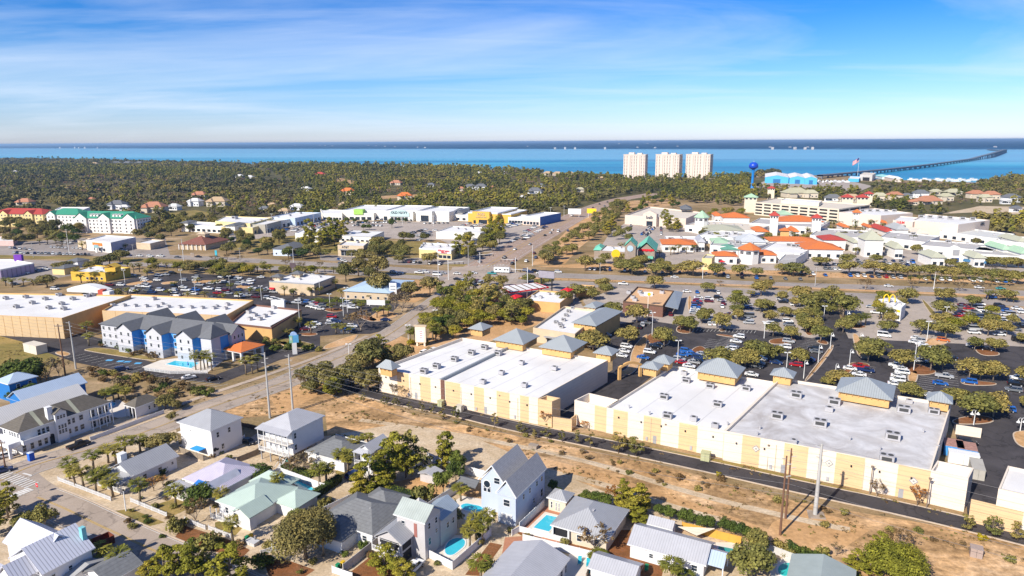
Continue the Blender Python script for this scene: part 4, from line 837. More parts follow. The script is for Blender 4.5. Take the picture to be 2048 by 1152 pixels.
def gn_instancer(name,meshes,pts,scales,rots,picks,label,cat):
 me=bpy.data.meshes.new(name);me.vertices.add(len(pts));me.vertices.foreach_set('co',np.asarray(pts,np.float32).ravel())
 for an,arr in(('sc',scales),('ro',rots)):
  a=me.attributes.new(an,'FLOAT','POINT');a.data.foreach_set('value',np.asarray(arr,np.float32))
 a=me.attributes.new('pk','INT','POINT');a.data.foreach_set('value',np.asarray(picks,np.int32));me.update()
 o=link(name,me,kind='stuff');o['label']=label;o['category']=cat
 g=bpy.data.node_groups.new(name+'_nodes','GeometryNodeTree');g.interface.new_socket('Geometry',in_out='INPUT',socket_type='NodeSocketGeometry');g.interface.new_socket('Geometry',in_out='OUTPUT',socket_type='NodeSocketGeometry')
 gi=g.nodes.new('NodeGroupInput');go=g.nodes.new('NodeGroupOutput');L=g.links.new
 join=g.nodes.new('GeometryNodeJoinGeometry')
 def attr(n,typ):
  x=g.nodes.new('GeometryNodeInputNamedAttribute');x.data_type=typ;x.inputs['Name'].default_value=n;return x
 asc=attr('sc','FLOAT');aro=attr('ro','FLOAT');apk=attr('pk','INT');cxyz=g.nodes.new('ShaderNodeCombineXYZ');L(aro.outputs[0],cxyz.inputs[2])
 for i,ms in enumerate(meshes):
  src=bpy.data.objects.new(name+'_source',ms)
  oi=g.nodes.new('GeometryNodeObjectInfo');oi.inputs['Object'].default_value=src;oi.inputs['As Instance'].default_value=True
  cmp=g.nodes.new('FunctionNodeCompare');cmp.data_type='INT';cmp.operation='EQUAL'
  ia=[s for s in cmp.inputs if s.type=='INT'];L(apk.outputs[0],ia[0]);ia[1].default_value=i
  ip=g.nodes.new('GeometryNodeInstanceOnPoints');L(gi.outputs[0],ip.inputs['Points']);L(cmp.outputs[0],ip.inputs['Selection']);L(oi.outputs['Geometry'],ip.inputs['Instance']);L(cxyz.outputs[0],ip.inputs['Rotation']);L(asc.outputs[0],ip.inputs['Scale']);L(ip.outputs[0],join.inputs[0])
 L(join.outputs[0],go.inputs[0]);md=o.modifiers.new('scatter','NODES');md.node_group=g
 return o
def far_mesh(kind,seed,mat):
 if kind=='pine':c=pine_clumps(seed,9,7,11,3);me=clumped('far_tree',c,120,1.7,mat,seed,shell=.3,up=1.)
 elif kind=='bare':c=oak_clumps(seed,7,8,7,2);me=clumped('far_tree',c,60,1.0,mat,seed,shell=.2)
 else:c=oak_clumps(seed,9,10,8.5,1.5);me=clumped('far_tree',c,130,2.1,mat,seed,up=1.)
 return me
KEEP_OUT=[]
WOODS=[([(-400,318),(0,318),(300,325),(500,331),(500,345),(300,338),(-400,338)],.9,(.85,.1,.05)),([(-400,338),(300,338),(500,345),(560,352),(500,362),(300,356),(100,350),(-400,352)],1.,(.25,.7,.05)),([(-400,352),(100,350),(300,356),(500,362),(600,366),(600,400),(560,418),(400,418),(240,432),(90,412),(-400,418)],1.0,(.55,.12,.33)),([(500,331),(800,334),(1024,343),(1240,359),(1270,385),(1180,408),(1110,425),(690,408),(600,400),(600,366),(560,352)],1.1,(.35,.57,.08)),([(600,400),(690,408),(1110,425),(1100,436),(930,430),(700,428),(640,432),(590,440),(560,430)],1.2,(.3,.6,.1)),([(1040,350),(1240,361),(1250,367),(1040,362)],1.0,(.1,.3,.6)),([(1240,359),(1420,358),(1500,356),(1508,374),(1500,396),(1480,412),(1390,408),(1330,396),(1270,385)],1.25,(.25,.72,.03)),([(1508,374),(1560,382),(1730,382),(1745,396),(1560,395),(1500,398)],1.0,(.5,.4,.1)),([(1560,395),(1745,396),(1850,398),(1850,410),(1760,414),(1690,402),(1500,398)],1.0,(.7,.25,.05)),([(1745,372),(1830,368),(1950,372),(1975,360),(2048,356),(2500,366),(2500,425),(2048,412),(1960,410),(1870,418),(1850,398),(1745,396)],.9,(.7,.2,.1)),([(1760,414),(1850,410),(1870,425),(2048,436),(2500,470),(2500,500),(2048,476),(1980,470),(1960,448),(1880,432),(1745,420)],1.3,(.5,.45,.05)),([(1520,345),(1560,346),(1556,356),(1500,356)],1.6,(.95,.05,0)),([(-400,418),(90,412),(100,440),(0,446),(-400,452)],.9,(.8,.1,.1)),([(240,430),(290,424),(300,446),(420,446),(430,420),(600,418),(600,436),(500,444),(420,450),(300,452),(250,444)],.6,(.5,.2,.3)),]
NOWOOD=[[(1175,418),(1240,393),(1320,384),(1330,389),(1250,402),(1200,418)],[(310,440),(325,424),(390,418),(424,422),(418,434),(385,442),(320,448)],[(1225,420),(1258,402),(1330,394),(1365,404),(1345,416)],[(560,384),(640,380),(650,385),(570,390)],[(100,372),(170,368),(180,373),(110,378)],[(760,392),(850,388),(855,393),(765,398)],[(980,388),(1050,384),(1060,390),(985,395)],[(676,360),(715,364),(710,371),(660,364)],[(868,359),(912,361),(908,367),(868,366)],[(1880,430),(1942,420),(2100,420),(2100,434),(1935,440)],[(1500,373),(1530,350),(1700,350),(1745,358),(1745,374),(1700,383),(1580,381)],[(1745,366),(1780,352),(1960,358),(1960,368),(1800,366)]]
def forest():
 rs=np.random.RandomState(5);P3=[];K=[]
 for poly,dens,mix in WOODS:
  W3=[G(*p)for p in poly];x0,x1=min(p.x for p in W3),max(p.x for p in W3);y0,y1=min(p.y for p in W3),max(p.y for p in W3)
  x0=max(x0,-2600);x1=min(x1,2200);y1=min(y1,4600)
  n=int((x1-x0)*(y1-y0)/100*dens*.62);X=rs.uniform(x0,x1,n);Y=rs.uniform(y0,y1,n)
  px=np.array([(p.x)for p in W3]);py=np.array([p.y for p in W3]);ins=np.zeros(n,bool);j=len(px)-1
  for i in range(len(px)):
   cnd=(py[i]>Y)!=(py[j]>Y);den=(py[j]-py[i])or 1e-9;ins^=cnd&(X<(px[j]-px[i])*(Y-py[i])/den+px[i]);j=i
  ins&=np.abs(X)<Y*.86+120
  for q in NOWOOD:
   Q=[G(*p)for p in q];qx=[p.x for p in Q];qy=[p.y for p in Q];c=np.zeros(n,bool);j=len(qx)-1
   for i in range(len(qx)):
    cnd=(qy[i]>Y)!=(qy[j]>Y);den=(qy[j]-qy[i])or 1e-9;c^=cnd&(X<(qx[j]-qx[i])*(Y-qy[i])/den+qx[i]);j=i
   ins&=~c
  for(hx,hy,hr)in KEEP_OUT:
   d=(X-hx)**2+(Y-hy)**2<hr*hr
   u=np.array([hx,hy])/math.hypot(hx,hy);al=-((X-hx)*u[0]+(Y-hy)*u[1]);ac=np.abs(-(X-hx)*u[1]+(Y-hy)*u[0])
   ins&=~(d|((al>0)&(al<hr*4.5)&(ac<hr*.95)))
  ins&=~((np.sin(X*.017+2*np.sin(Y*.008+1))*np.sin(Y*.013+1.7*np.sin(X*.009))>.62)&(rs.rand(n)<.8))
  keep=rs.rand(n)<np.clip(1700/np.maximum(Y,1),.4,1);ins&=keep
  X=X[ins];Y=Y[ins];nz=np.sin(X*.011+1.3*np.sin(Y*.006))*np.cos(Y*.009+X*.003);u=rs.rand(len(X))*.75+.12+nz*.38
  k=np.where(u<mix[0],0,np.where(u<mix[0]+mix[1],1,2));
  P3.append(np.stack([X,Y],1));K.append(k)
 XY=np.concatenate(P3);K=np.concatenate(K)
 for kind,i,mat,lab in(('oak',0,lf_farw,'distant mass of dark oak woodland reaching to the bay shore'),('pine',1,lf_farp,'distant mass of olive pine woodland behind the shops and houses'),('bare',2,lf_farb,'distant patches of bare grey-brown winter brush among the trees')):
  p=XY[K==i];n=len(p);far=np.clip(p[:,1]/1500,.8,1.6)
  ms=[far_mesh(kind,300+10*i+j,mat)for j in range(5)]
  gn_instancer({'oak':'oak_woodland','pine':'pine_woodland','bare':'winter_brush'}[kind],ms,np.concatenate([p,np.zeros((n,1))],1),rs.uniform(.6,1.45,n)*far**.6,rs.uniform(0,6.28,n),rs.randint(0,5,n),lab,'woodland')
paint=M('car_paint',(.5,.5,.5),rough=.28,spec=.5,objcol=True)
cglass=glass('car_glass',(.012,.015,.02),.08);tyre=M('tyre_rubber',(.02,.02,.02),rough=.9);hub=M('wheel_hub',(.45,.45,.46),rough=.4)
lampw=M('headlight_lens',(.75,.76,.78),rough=.2);lampr=M('tail_light_lens',(.35,.01,.01),rough=.3);trim=M('dark_trim',(.03,.03,.032),rough=.6)
def loft(b,prof,w0,w1,mi=0):
 """prof: side outline (x,z,halfwidth factor)"""
 n=len(prof);vs=[]
 for s in(-1,1):
  for x,z,k in prof:vs.append((x,s*w0*k,z))
 fs=[tuple(range(n-1,-1,-1))[::-1],tuple(range(2*n-1,n-1,-1))]+[(i,n+i,n+(i+1)%n,(i+1)%n)for i in range(n)]
 b.add(vs,fs,mi)
CARP={'sedan':dict(L=4.6,W=.9,body=[(-2.3,.35,.88),(2.3,.35,.88),(2.3,.62,.92),(2.1,.78,.97),(.9,.92,1),(-1.6,.98,1),(-2.25,.92,.95)],g=((-1.75,1.15),(-1.0,.45)),zb=.93,zt=1.42,gw=(.82,.62)),'suv':dict(L=4.7,W=.95,body=[(-2.3,.4,.9),(2.35,.4,.9),(2.35,.75,.93),(2.15,.98,.97),(1.1,1.08,1),(-2.25,1.12,1),(-2.32,.9,.97)],g=((-2.2,1.25),(-2.0,.55)),zb=1.06,zt=1.68,gw=(.87,.7)),'pickup':dict(L=5.6,W=.98,body=[(-2.8,.5,.9),(2.8,.5,.9),(2.8,.85,.93),(2.6,1.08,.97),(1.5,1.15,1),(-2.75,1.15,1),(-2.8,.9,.97)],g=((-.6,1.65),(-.45,1.0)),zb=1.13,zt=1.8,gw=(.88,.72)),'van':dict(L=5.2,W=1.0,body=[(-2.6,.4,.95),(2.55,.4,.93),(2.6,.8,.95),(2.3,1.15,.97),(1.7,1.35,1),(-2.6,1.35,1)],g=((-2.55,1.95),(-2.5,1.1)),zb=1.3,zt=2.2,gw=(.95,.86)),}
CARM={}
def wheel_mesh():
 b=MB();n=12
 for s,(y0,y1)in enumerate([(-.11,.11)]):
  vs=[(math.cos(2*math.pi*i/n)*.34,y,math.sin(2*math.pi*i/n)*.34)for y in(y0,y1)for i in range(n)]
  b.add(vs,[(i,(i+1)%n,n+(i+1)%n,n+i)for i in range(n)]+[tuple(range(n)),tuple(range(2*n-1,n-1,-1))],0)
  vs=[(math.cos(2*math.pi*i/n)*.19,y,math.sin(2*math.pi*i/n)*.19)for y in(y0-.012,y1+.012)for i in range(n)]
  b.add(vs,[tuple(range(n)),tuple(range(2*n-1,n-1,-1))]+[(i,(i+1)%n,n+(i+1)%n,n+i)for i in range(n)],1)
 me=bpy.data.meshes.new('wheel');me.from_pydata(b.v,[],b.f);me.materials.append(tyre);me.materials.append(hub);me.polygons.foreach_set('material_index',b.m);me.update();return me
WHEEL=wheel_mesh()
def mesh_of(b,name,mats):
 me=bpy.data.meshes.new(name);me.from_pydata(b.v,[],b.f)
 for m in mats:me.materials.append(m)
 me.polygons.foreach_set('material_index',b.m);me.update();return me
def greenhouse(b,p,mi):
 (a0,a1),(c0,c1)=p['g'];w0,w1=p['gw'];zb,zt=p['zb'],p['zt']
 vs=[(a0,-w0,zb),(a1,-w0,zb),(a1,w0,zb),(a0,w0,zb),(c0,-w1,zt),(c1,-w1,zt),(c1,w1,zt),(c0,w1,zt)]
 b.add(vs,[(4,5,6,7),(0,1,5,4),(1,2,6,5),(2,3,7,6),(3,0,4,7)],mi)
for k,p in CARP.items():
 b=MB();loft(b,p['body'],p['W'],0);body=mesh_of(b,'body',[paint])
 if k=='pickup':b.box(-2.6,-.75,-.78,.78,1.153,1.156);body=mesh_of(b,'body',[paint])
 g=MB();greenhouse(g,p,0);gl=mesh_of(g,'windows',[cglass])
 r=MB();(c0,c1)=p['g'][1];w1=p['gw'][1];r.box(c0-.04,c1+.03,-w1-.02,w1+.02,p['zt']-.01,p['zt']+.05)
 (a0,a1)=p['g'][0];w0=p['gw'][0]
 for s in(-1,1):
  for(xa,xc)in((a0,c0),(a1,c1),((a0+a1)/2-.1,(c0+c1)/2-.1)):
   r.tube([(xa,s*w0,p['zb']),(xc,s*w1,p['zt'])],.045,4,cap=False)
 roof=mesh_of(r,'roof',[paint])
 hl=MB();hx=p['body'][2][0];hz=p['body'][2][1];hl.box(hx-.14,hx+.012,-.2,.2,hz-.1,hz+.06);hlm=mesh_of(hl,'headlight',[lampw])
 tl=MB();tx=-p['L']/2;tl.box(tx-.03,tx+.12,-.13,.13,p['body'][-1][1]-.22,p['body'][-1][1]-.02);tlm=mesh_of(tl,'tail_light',[lampr])
 s_=MB();loft(s_,p['body'],p['W'],0,0);greenhouse(s_,p,1);s_.box(c0-.04,c1+.03,-w1-.02,w1+.02,p['zt']-.01,p['zt']+.05,0)
 wx=p['L']*.31
 for sx in(-1,1):
  for sy in(-1,1):
   n=8;y=sy*(p['W']-.06);vs=[(sx*wx+math.cos(2*math.pi*i/n)*.34,y+dy,.34+math.sin(2*math.pi*i/n)*.34)for dy in(-.1,.1)for i in range(n)]
   s_.add(vs,[(i,(i+1)%n,n+(i+1)%n,n+i)for i in range(n)]+[tuple(range(n)),tuple(range(2*n-1,n-1,-1))],2)
 CARM[k]=(body,gl,roof,hlm,tlm,mesh_of(s_,'car_small',[paint,cglass,tyre]))
COLR={'white':(.78,.78,.76),'silver':(.42,.43,.44),'grey':(.16,.17,.18),'black':(.012,.012,.014),'dark blue':(.015,.035,.12),'blue':(.02,.12,.42),'red':(.38,.015,.02),'maroon':(.13,.012,.02),'tan':(.36,.29,.2),'orange':(.55,.16,.05),'teal':(.05,.3,.3)}
crng=random.Random(21);CARS=[];CPOS=[]
def car(px,py,ang,where,col=None,kind=None,world=None,role=None):
 p=Vector(world)if world else G(px,py,0)
 for q in CPOS:
  if(q-p).length<1.9:return None
 CPOS.append(p.copy())
 col=col or crng.choices(['white','silver','grey','black','dark blue','blue','red','maroon','tan'],[40,16,14,14,7,4,4,2,2])[0]
 kind=kind or crng.choices(['sedan','suv','pickup','van'],[42,40,13,5])[0]
 CARS.append(dict(p=p,ang=math.radians(ang)+crng.uniform(-.03,.03),col=col,kind=kind,where=where));return True
def car_row(p0,p1,n,ang,where,fill=.8,seed=0):
 a=G(*p0);c=G(*p1);k=n
 for i in range(k):
  if crng.random()>fill:continue
  q=a+(c-a)*(i/(max(k-1,1)));car(0,0,ang+(180 if crng.random()<.5 else 0),where,world=q)
def stalls(p0,p1,n,ang,ln=5.2,z=.112):
 """painted bay lines along a row"""
 a=Vector(G(*p0)[:2]);c=Vector(G(*p1)[:2]);d=Vector((math.cos(math.radians(ang)),math.sin(math.radians(ang))))
 for i in range(n+1):q=a+(c-a)*(i/n);dash(SM,q-d*ln/2,q+d*ln/2,.13,z)
SM=MB()
U=-28;V_=62
for x,y,col,kd in[(1253,696,'white','suv'),(1248,705,'white','sedan'),(1243,714,'white','sedan')]:car(x,y,U,'beside the sandy strip behind the first warehouse',col,kd)
for x,y,col,kd in[(1310,697,'black','suv'),(1318,692,'black','sedan'),(1299,707,'white','suv'),(1286,718,'blue','sedan')]:car(x,y,U,'on the far side of the sandy strip',col,kd)
for x,y,col,kd in[(1365,712,'blue','sedan'),(1372,705,'blue','suv'),(1363,728,'red','sedan'),(1388,727,'silver','sedan'),(1396,718,'dark blue','suv'),(1384,711,'blue','sedan'),(1404,711,'silver','sedan'),(1358,722,'silver','suv'),(1378,735,'white','sedan'),(1399,727,'black','suv'),(1372,742,'silver','sedan')]:car(x,y,U,'behind the second warehouse towers',col,kd)
for x,y,col,kd in[(1221,646,'dark blue','suv'),(1214,655,'white','sedan'),(1207,663,'dark blue','pickup'),(1212,672,'silver','sedan'),(1186,696,'white','suv'),(1196,691,'silver','sedan'),(1205,685,'black','sedan')]:car(x,y,U,'beside the hip-roofed annex',col,kd)
for i,c in enumerate(['white','silver','red','dark blue','maroon','blue','white','white','silver']):car(1397-1.2*i,597+3.9*i,-12,'in the row beside the orange-roofed steakhouse',c)
for x,y,c in[(1374,585,'white'),(1394,586,'blue'),(1436,587,'white'),(1341,631,'maroon'),(1419,650,'white'),(1428,650,'white'),(1436,597,'black'),(1443,603,'silver'),(1446,609,'maroon'),(1444,615,'white'),(1471,634,'white'),(1510,591,'dark blue'),(1524,605,'black'),(1521,622,'grey'),(1531,631,'silver'),(1292,648,'grey'),(1285,652,'silver'),(1298,642,'black'),(1279,657,'black'),(1480,622,'dark blue')]:car(x,y,crng.choice([-12,78]),'in the pale middle car park',c)
for x,y,c,k in[(1562,601,'white','suv'),(1543,617,'black','suv'),(1608,642,'black','suv'),(1742,616,'silver','sedan'),(1753,628,'white','pickup'),(1768,674,'white','van'),(1833,679,'white','sedan'),(1838,684,'silver','suv'),(1829,687,'white','sedan'),(1843,691,'white','sedan'),(1886,683,'orange','suv'),(1944,694,'silver','sedan'),(1953,697,'dark blue','suv'),(1963,699,'black','suv'),(1973,701,'black','sedan'),(1628,700,'black','suv'),(1632,706,'grey','sedan'),(1592,733,'red','suv'),(1618,722,'dark blue','sedan'),(1721,737,'red','pickup'),(1731,744,'dark blue','pickup'),(1718,752,'white','sedan'),(1791,734,'white','suv'),(1800,740,'white','sedan'),(1804,748,'white','suv'),(1796,755,'white','sedan'),(1795,763,'white','suv'),(1790,771,'white','sedan'),(1888,756,'silver','pickup'),(1938,767,'blue','suv'),(1700,740,'white','sedan')]:car(x,y,U+(180 if crng.random()<.5 else 0),'in the right-hand dark car park',c,k)
car(1521,721,U,'under the dark lot oaks','white','suv');car(1517,729,U,'under the dark lot oaks','silver','sedan');car(1512,736,U,'under the dark lot oaks','grey','suv');car(1503,752,U,'under the dark lot oaks','white','sedan')
for x,y,c in[(1922,625,'maroon'),(1937,619,'red'),(1950,626,'grey'),(1955,636,'dark blue'),(1948,640,'silver'),(1963,641,'grey'),(1958,611,'white'),(1993,652,'grey'),(1998,613,'black'),(2006,619,'dark blue'),(2014,624,'blue'),(2022,632,'silver'),(2030,638,'grey'),(2038,644,'dark blue'),(2044,652,'grey'),(2033,619,'white'),(2046,627,'white'),(1931,633,'white'),(2000,660,'white'),(1984,660,'silver'),(2030,662,'grey')]:car(x,y,-12,'in the grey lot at the right edge',c)
for(x,y,a,c,k)in[(1983,597,-12,'blue','suv'),(1777,574,-12,'white','sedan'),(1958,577,-12,'white','sedan'),(2001,579,-12,'teal','sedan'),(1349,556,-12,'white','sedan'),(1246,570,-12,'white','pickup'),(947,548,-12,'white','sedan'),(914,549,-12,'white','sedan'),(787,546,-12,'white','suv'),(800,548,-12,'white','sedan'),(838,547,-12,'white','pickup'),(851,546,-12,'white','suv'),(874,551,-12,'white','van'),(885,548,-12,'silver','sedan'),(914,560,-12,'black','sedan'),(1070,544,-12,'black','suv'),(1060,546,-12,'dark blue','sedan'),(1052,543,-12,'dark blue','suv'),(1116,546,-12,'white','suv'),(1080,548,-12,'white','sedan'),(240,512,-12,'white','suv'),(258,512,-12,'dark blue','sedan'),(280,513,-12,'white','sedan'),(300,514,-12,'white','suv'),(321,514,-12,'white','pickup'),(355,516,-12,'grey','sedan'),(397,515,-12,'black','sedan'),(683,529,-12,'grey','suv'),(960,525,70,'silver','sedan')]:car(x,y,a,'on the wide highway',c,k)
for(x,y,c)in[(927,563,'silver'),(904,575,'black'),(882,590,'dark blue'),(907,596,'red'),(872,605,'grey')]:car(x,y,65,'on the road south of the junction',c,'suv')
for(x,y,c)in[(947,567,'grey'),(955,564,'maroon'),(961,569,'silver'),(968,565,'white'),(941,571,'silver'),(951,572,'black')]:car(x,y,70,'queueing at the junction crosswalk',c)
for(x,y,c)in[(1000,541,'silver'),(1009,517,'black'),(1072,517,'dark blue'),(1068,508,'maroon'),(1030,522,'maroon'),(1053,524,'white'),(1025,529,'black'),(1090,472,'black'),(1105,461,'white'),(1117,464,'white'),(1136,463,'dark blue'),(1101,467,'silver'),(1199,409,'black'),(1209,413,'grey'),(1186,416,'maroon'),(1215,405,'black'),(1175,421,'grey'),(1158,477,'white'),(1030,500,'white'),(1144,432,'white'),(1060,490,'silver')]:car(x,y,73,'on the wide north road',c)
for(x,y,c,k)in[(664,636,'red','suv'),(664,643,'white','sedan'),(672,646,'dark blue','suv'),(661,649,'silver','sedan'),(622,657,'white','sedan'),(632,651,'white','suv'),(612,661,'maroon','sedan'),(699,660,'blue','sedan'),(692,666,'silver','sedan'),(705,655,'white','suv'),(771,642,'dark blue','sedan'),(697,608,'white','suv'),(704,612,'silver','sedan'),(709,605,'grey','suv'),(690,614,'white','sedan'),(706,618,'white','pickup')]:car(x,y,0,'in the dark car park left of the road',c,k)
car_row((536,598),(574,608),6,-12,'in the car park behind the brown-trimmed restaurant',.9);car_row((598,602),(645,614),6,-12,'in the car park behind the brown-trimmed restaurant',.9);car_row((594,608),(640,620),6,-12,'in the car park behind the brown-trimmed restaurant',.6)
for(x,y,c,k)in[(220,572,'maroon','suv'),(242,572,'white','suv'),(279,574,'white','sedan'),(322,581,'dark blue','suv'),(350,575,'black','suv'),(366,576,'white','sedan'),(304,587,'dark blue','suv'),(268,584,'white','sedan'),(351,593,'white','van'),(385,590,'white','pickup'),(392,582,'blue','suv'),(417,580,'white','pickup'),(435,588,'red','sedan'),(440,582,'white','suv'),(457,589,'silver','sedan'),(452,583,'maroon','suv'),(480,595,'white','pickup'),(495,592,'silver','sedan'),(435,567,'white','sedan'),(450,567,'white','suv'),(477,558,'white','suv'),(487,566,'white','sedan'),(502,563,'white','suv'),(478,570,'silver','suv'),(492,572,'dark blue','sedan'),(287,558,'white','sedan'),(317,553,'white','suv'),(332,551,'silver','sedan'),(265,552,'white','sedan'),(300,547,'dark blue','sedan'),(345,548,'black','suv'),(51,548,'white','suv'),(91,540,'white','pickup'),(72,544,'grey','sedan'),(505,578,'white','sedan'),(520,582,'black','suv'),(30,570,'grey','sedan'),(110,580,'white','suv'),(535,580,'white','sedan'),(548,586,'silver','suv'),(425,598,'grey','sedan'),(400,572,'silver','suv'),(512,596,'maroon','sedan')]:car(x,y,-10,'in the dark lot behind the white-roofed stores',c,k)
car(244,742,35,'in the hotel car park','dark blue','suv');car(378,758,35,'in the hotel car park','white','sedan');car(427,761,35,'in the hotel car park','black','sedan')
car_row((28,507),(178,511),22,-60,'in the dealership row behind the highway palms',.95);car_row((95,495),(252,502),22,-60,'in the front row of the orange-signed store',.8);car_row((130,487),(250,488),12,-60,'beside the orange-signed store',.3);car_row((20,497),(60,500),5,-60,'in the dealership row behind the highway palms',.8)
car(158,895,55,'parked outside the white villa','black','pickup');car(829,1140,62,'in the drive of the grey porch house','white','suv');car(709,955,50,'in the shaded drive by the clipped hedge','dark blue','suv');car(190,1136,62,'beside the skip at the lower left','dark blue','sedan');car(703,766,62,'in the shade of the oaks by the alley','silver','suv');car(1934,889,-20,'in the service court behind the blue containers','black','suv');car(868,702,60,'beside the first warehouse roof','white','sedan');car(850,708,60,'beside the first warehouse roof','white','suv');car(497,887,-28,'behind the white fence of the two-storey house','black','sedan');car(5,945,40,'at the left end of the south road','dark blue','sedan');car(12,915,40,'beside the wooden pole at the left edge','white','sedan')
car_row((678,520),(690,524),3,-60,'beside the phone shop',1);car_row((800,524),(880,530),9,78,'in front of the red-lettered pharmacy',.5)
for a,c,n in[((1412,642),(1418,600),9),((1458,644),(1460,602),8),((1497,648),(1495,606),8),((1538,650),(1530,606),8),((1577,652),(1566,606),8),((1604,655),(1590,612),6)]:car_row(a,c,n,-12,'in the pale middle car park',.5)
for a,c,n in[((1908,660),(1925,612),9),((1948,668),(1968,618),9),((1996,678),(2010,632),9),((2036,690),(2046,650),7)]:car_row(a,c,n,-12,'in the grey lot at the right edge',.6)
for a,c,n in[((1440,735),(1478,676),12),((1548,735),(1580,680),10),((1838,740),(1850,690),8),((1900,726),(1910,690),7),((1960,740),(1975,712),5),((2010,830),(2035,760),12),((1850,815),(1880,770),8)]:car_row(a,c,n,U,'in the right-hand dark car park',.4)
for x in range(262,560,26):car_row((x,556),(x+8,590),6,-10,'in the dark lot behind the white-roofed stores',.5)
for k,(a,c,n)in enumerate([((548,462),(588,446),14),((560,466),(602,446),16),((578,468),(620,446),16),((595,470),(640,446),16),((612,472),(660,446),16),((628,474),(676,448),16),((665,440),(765,440),22),((690,446),(790,446),20),((700,452),(770,453),10),((815,442),(850,443),6),((850,448),(895,447),6),((925,452),(960,440),10),((940,455),(985,442),12),((960,457),(1010,445),14),((975,460),(1030,447),16),((990,462),(1045,448),16),((800,475),(850,460),12),((820,477),(870,462),10),((1040,470),(1070,455),10),((1048,480),(1090,455),10),((835,482),(860,470),6),((1020,485),(1060,468),9)]):
 car_row(a,c,n,-12 if k not in(6,7,8,9,10)else 78,'in the shopping-centre lot, '+['far left rows','far left rows','left rows','left rows','left rows','left rows','rows by the long shopfront','rows by the long shopfront','rows by the long shopfront','rows by the mint shopfront','rows by the mint shopfront','rows by the yellow store','rows by the yellow store','rows by the yellow store','rows by the yellow store','rows by the yellow store','rows by the planted strips','rows by the planted strips','roadside rows','roadside rows','rows by the planted strips','roadside rows'][k],.72)
for a,c,n,w in[((1256,462),(1262,452),7,'in the rows before the pale department store'),((1283,470),(1300,455),10,'in the rows before the pale department store'),((1292,472),(1308,457),10,'in the rows before the pale department store'),((1322,470),(1322,458),6,'in the rows before the pale department store'),((1210,465),(1230,458),5,'beside the north road trees'),((1180,540),(1260,543),9,'behind the mall-side oaks'),((1290,545),(1520,552),14,'behind the mall-side oaks'),((1640,530),(1676,531),6,'in the mall lot by the orange-roofed wing'),((1641,538),(1678,540),5,'in the mall lot by the orange-roofed wing'),((1712,520),(1730,535),6,'in the mall lot by the blue-shuttered shop'),((1770,522),(1836,527),13,'in the mall lot by the blue-shuttered shop'),((1766,528),(1832,533),12,'in the mall lot by the blue-shuttered shop'),((1700,553),(1800,557),8,'under the oak row by the mall'),((1850,560),(2040,566),13,'under the oak row by the mall'),((1602,548),(1650,552),5,'at the mall entrance drive'),((1455,556),(1600,560),6,'behind the mall-side oaks')]:
 car_row(a,c,n,78,w,.8)
for a,c,n in[((1462,690),(1478,664),9),((1440,700),(1456,676),9),((1400,722),(1430,680),12),((1900,775),(1895,730),10)]:stalls(a,c,n,U)
for a,c,n in[((1600,700),(1640,676),9),((1556,690),(1572,676),5),((1555,700),(1568,686),5),((1840,790),(1860,755),9),((1790,775),(1812,735),12),((1720,755),(1735,733),6),((1940,780),(2000,785),0)]:
 if n:stalls(a,c,n,U)
stalls((152,712),(295,742),11,50,6.5);stalls((232,742),(440,772),14,35,5);stalls((620,668),(665,630),12,0);stalls((690,672),(735,640),9,0);stalls((730,625),(745,607),6,0);stalls((560,700),(640,700),8,50,5)
stalls((1380,660),(1510,664),18,V_,4.5)
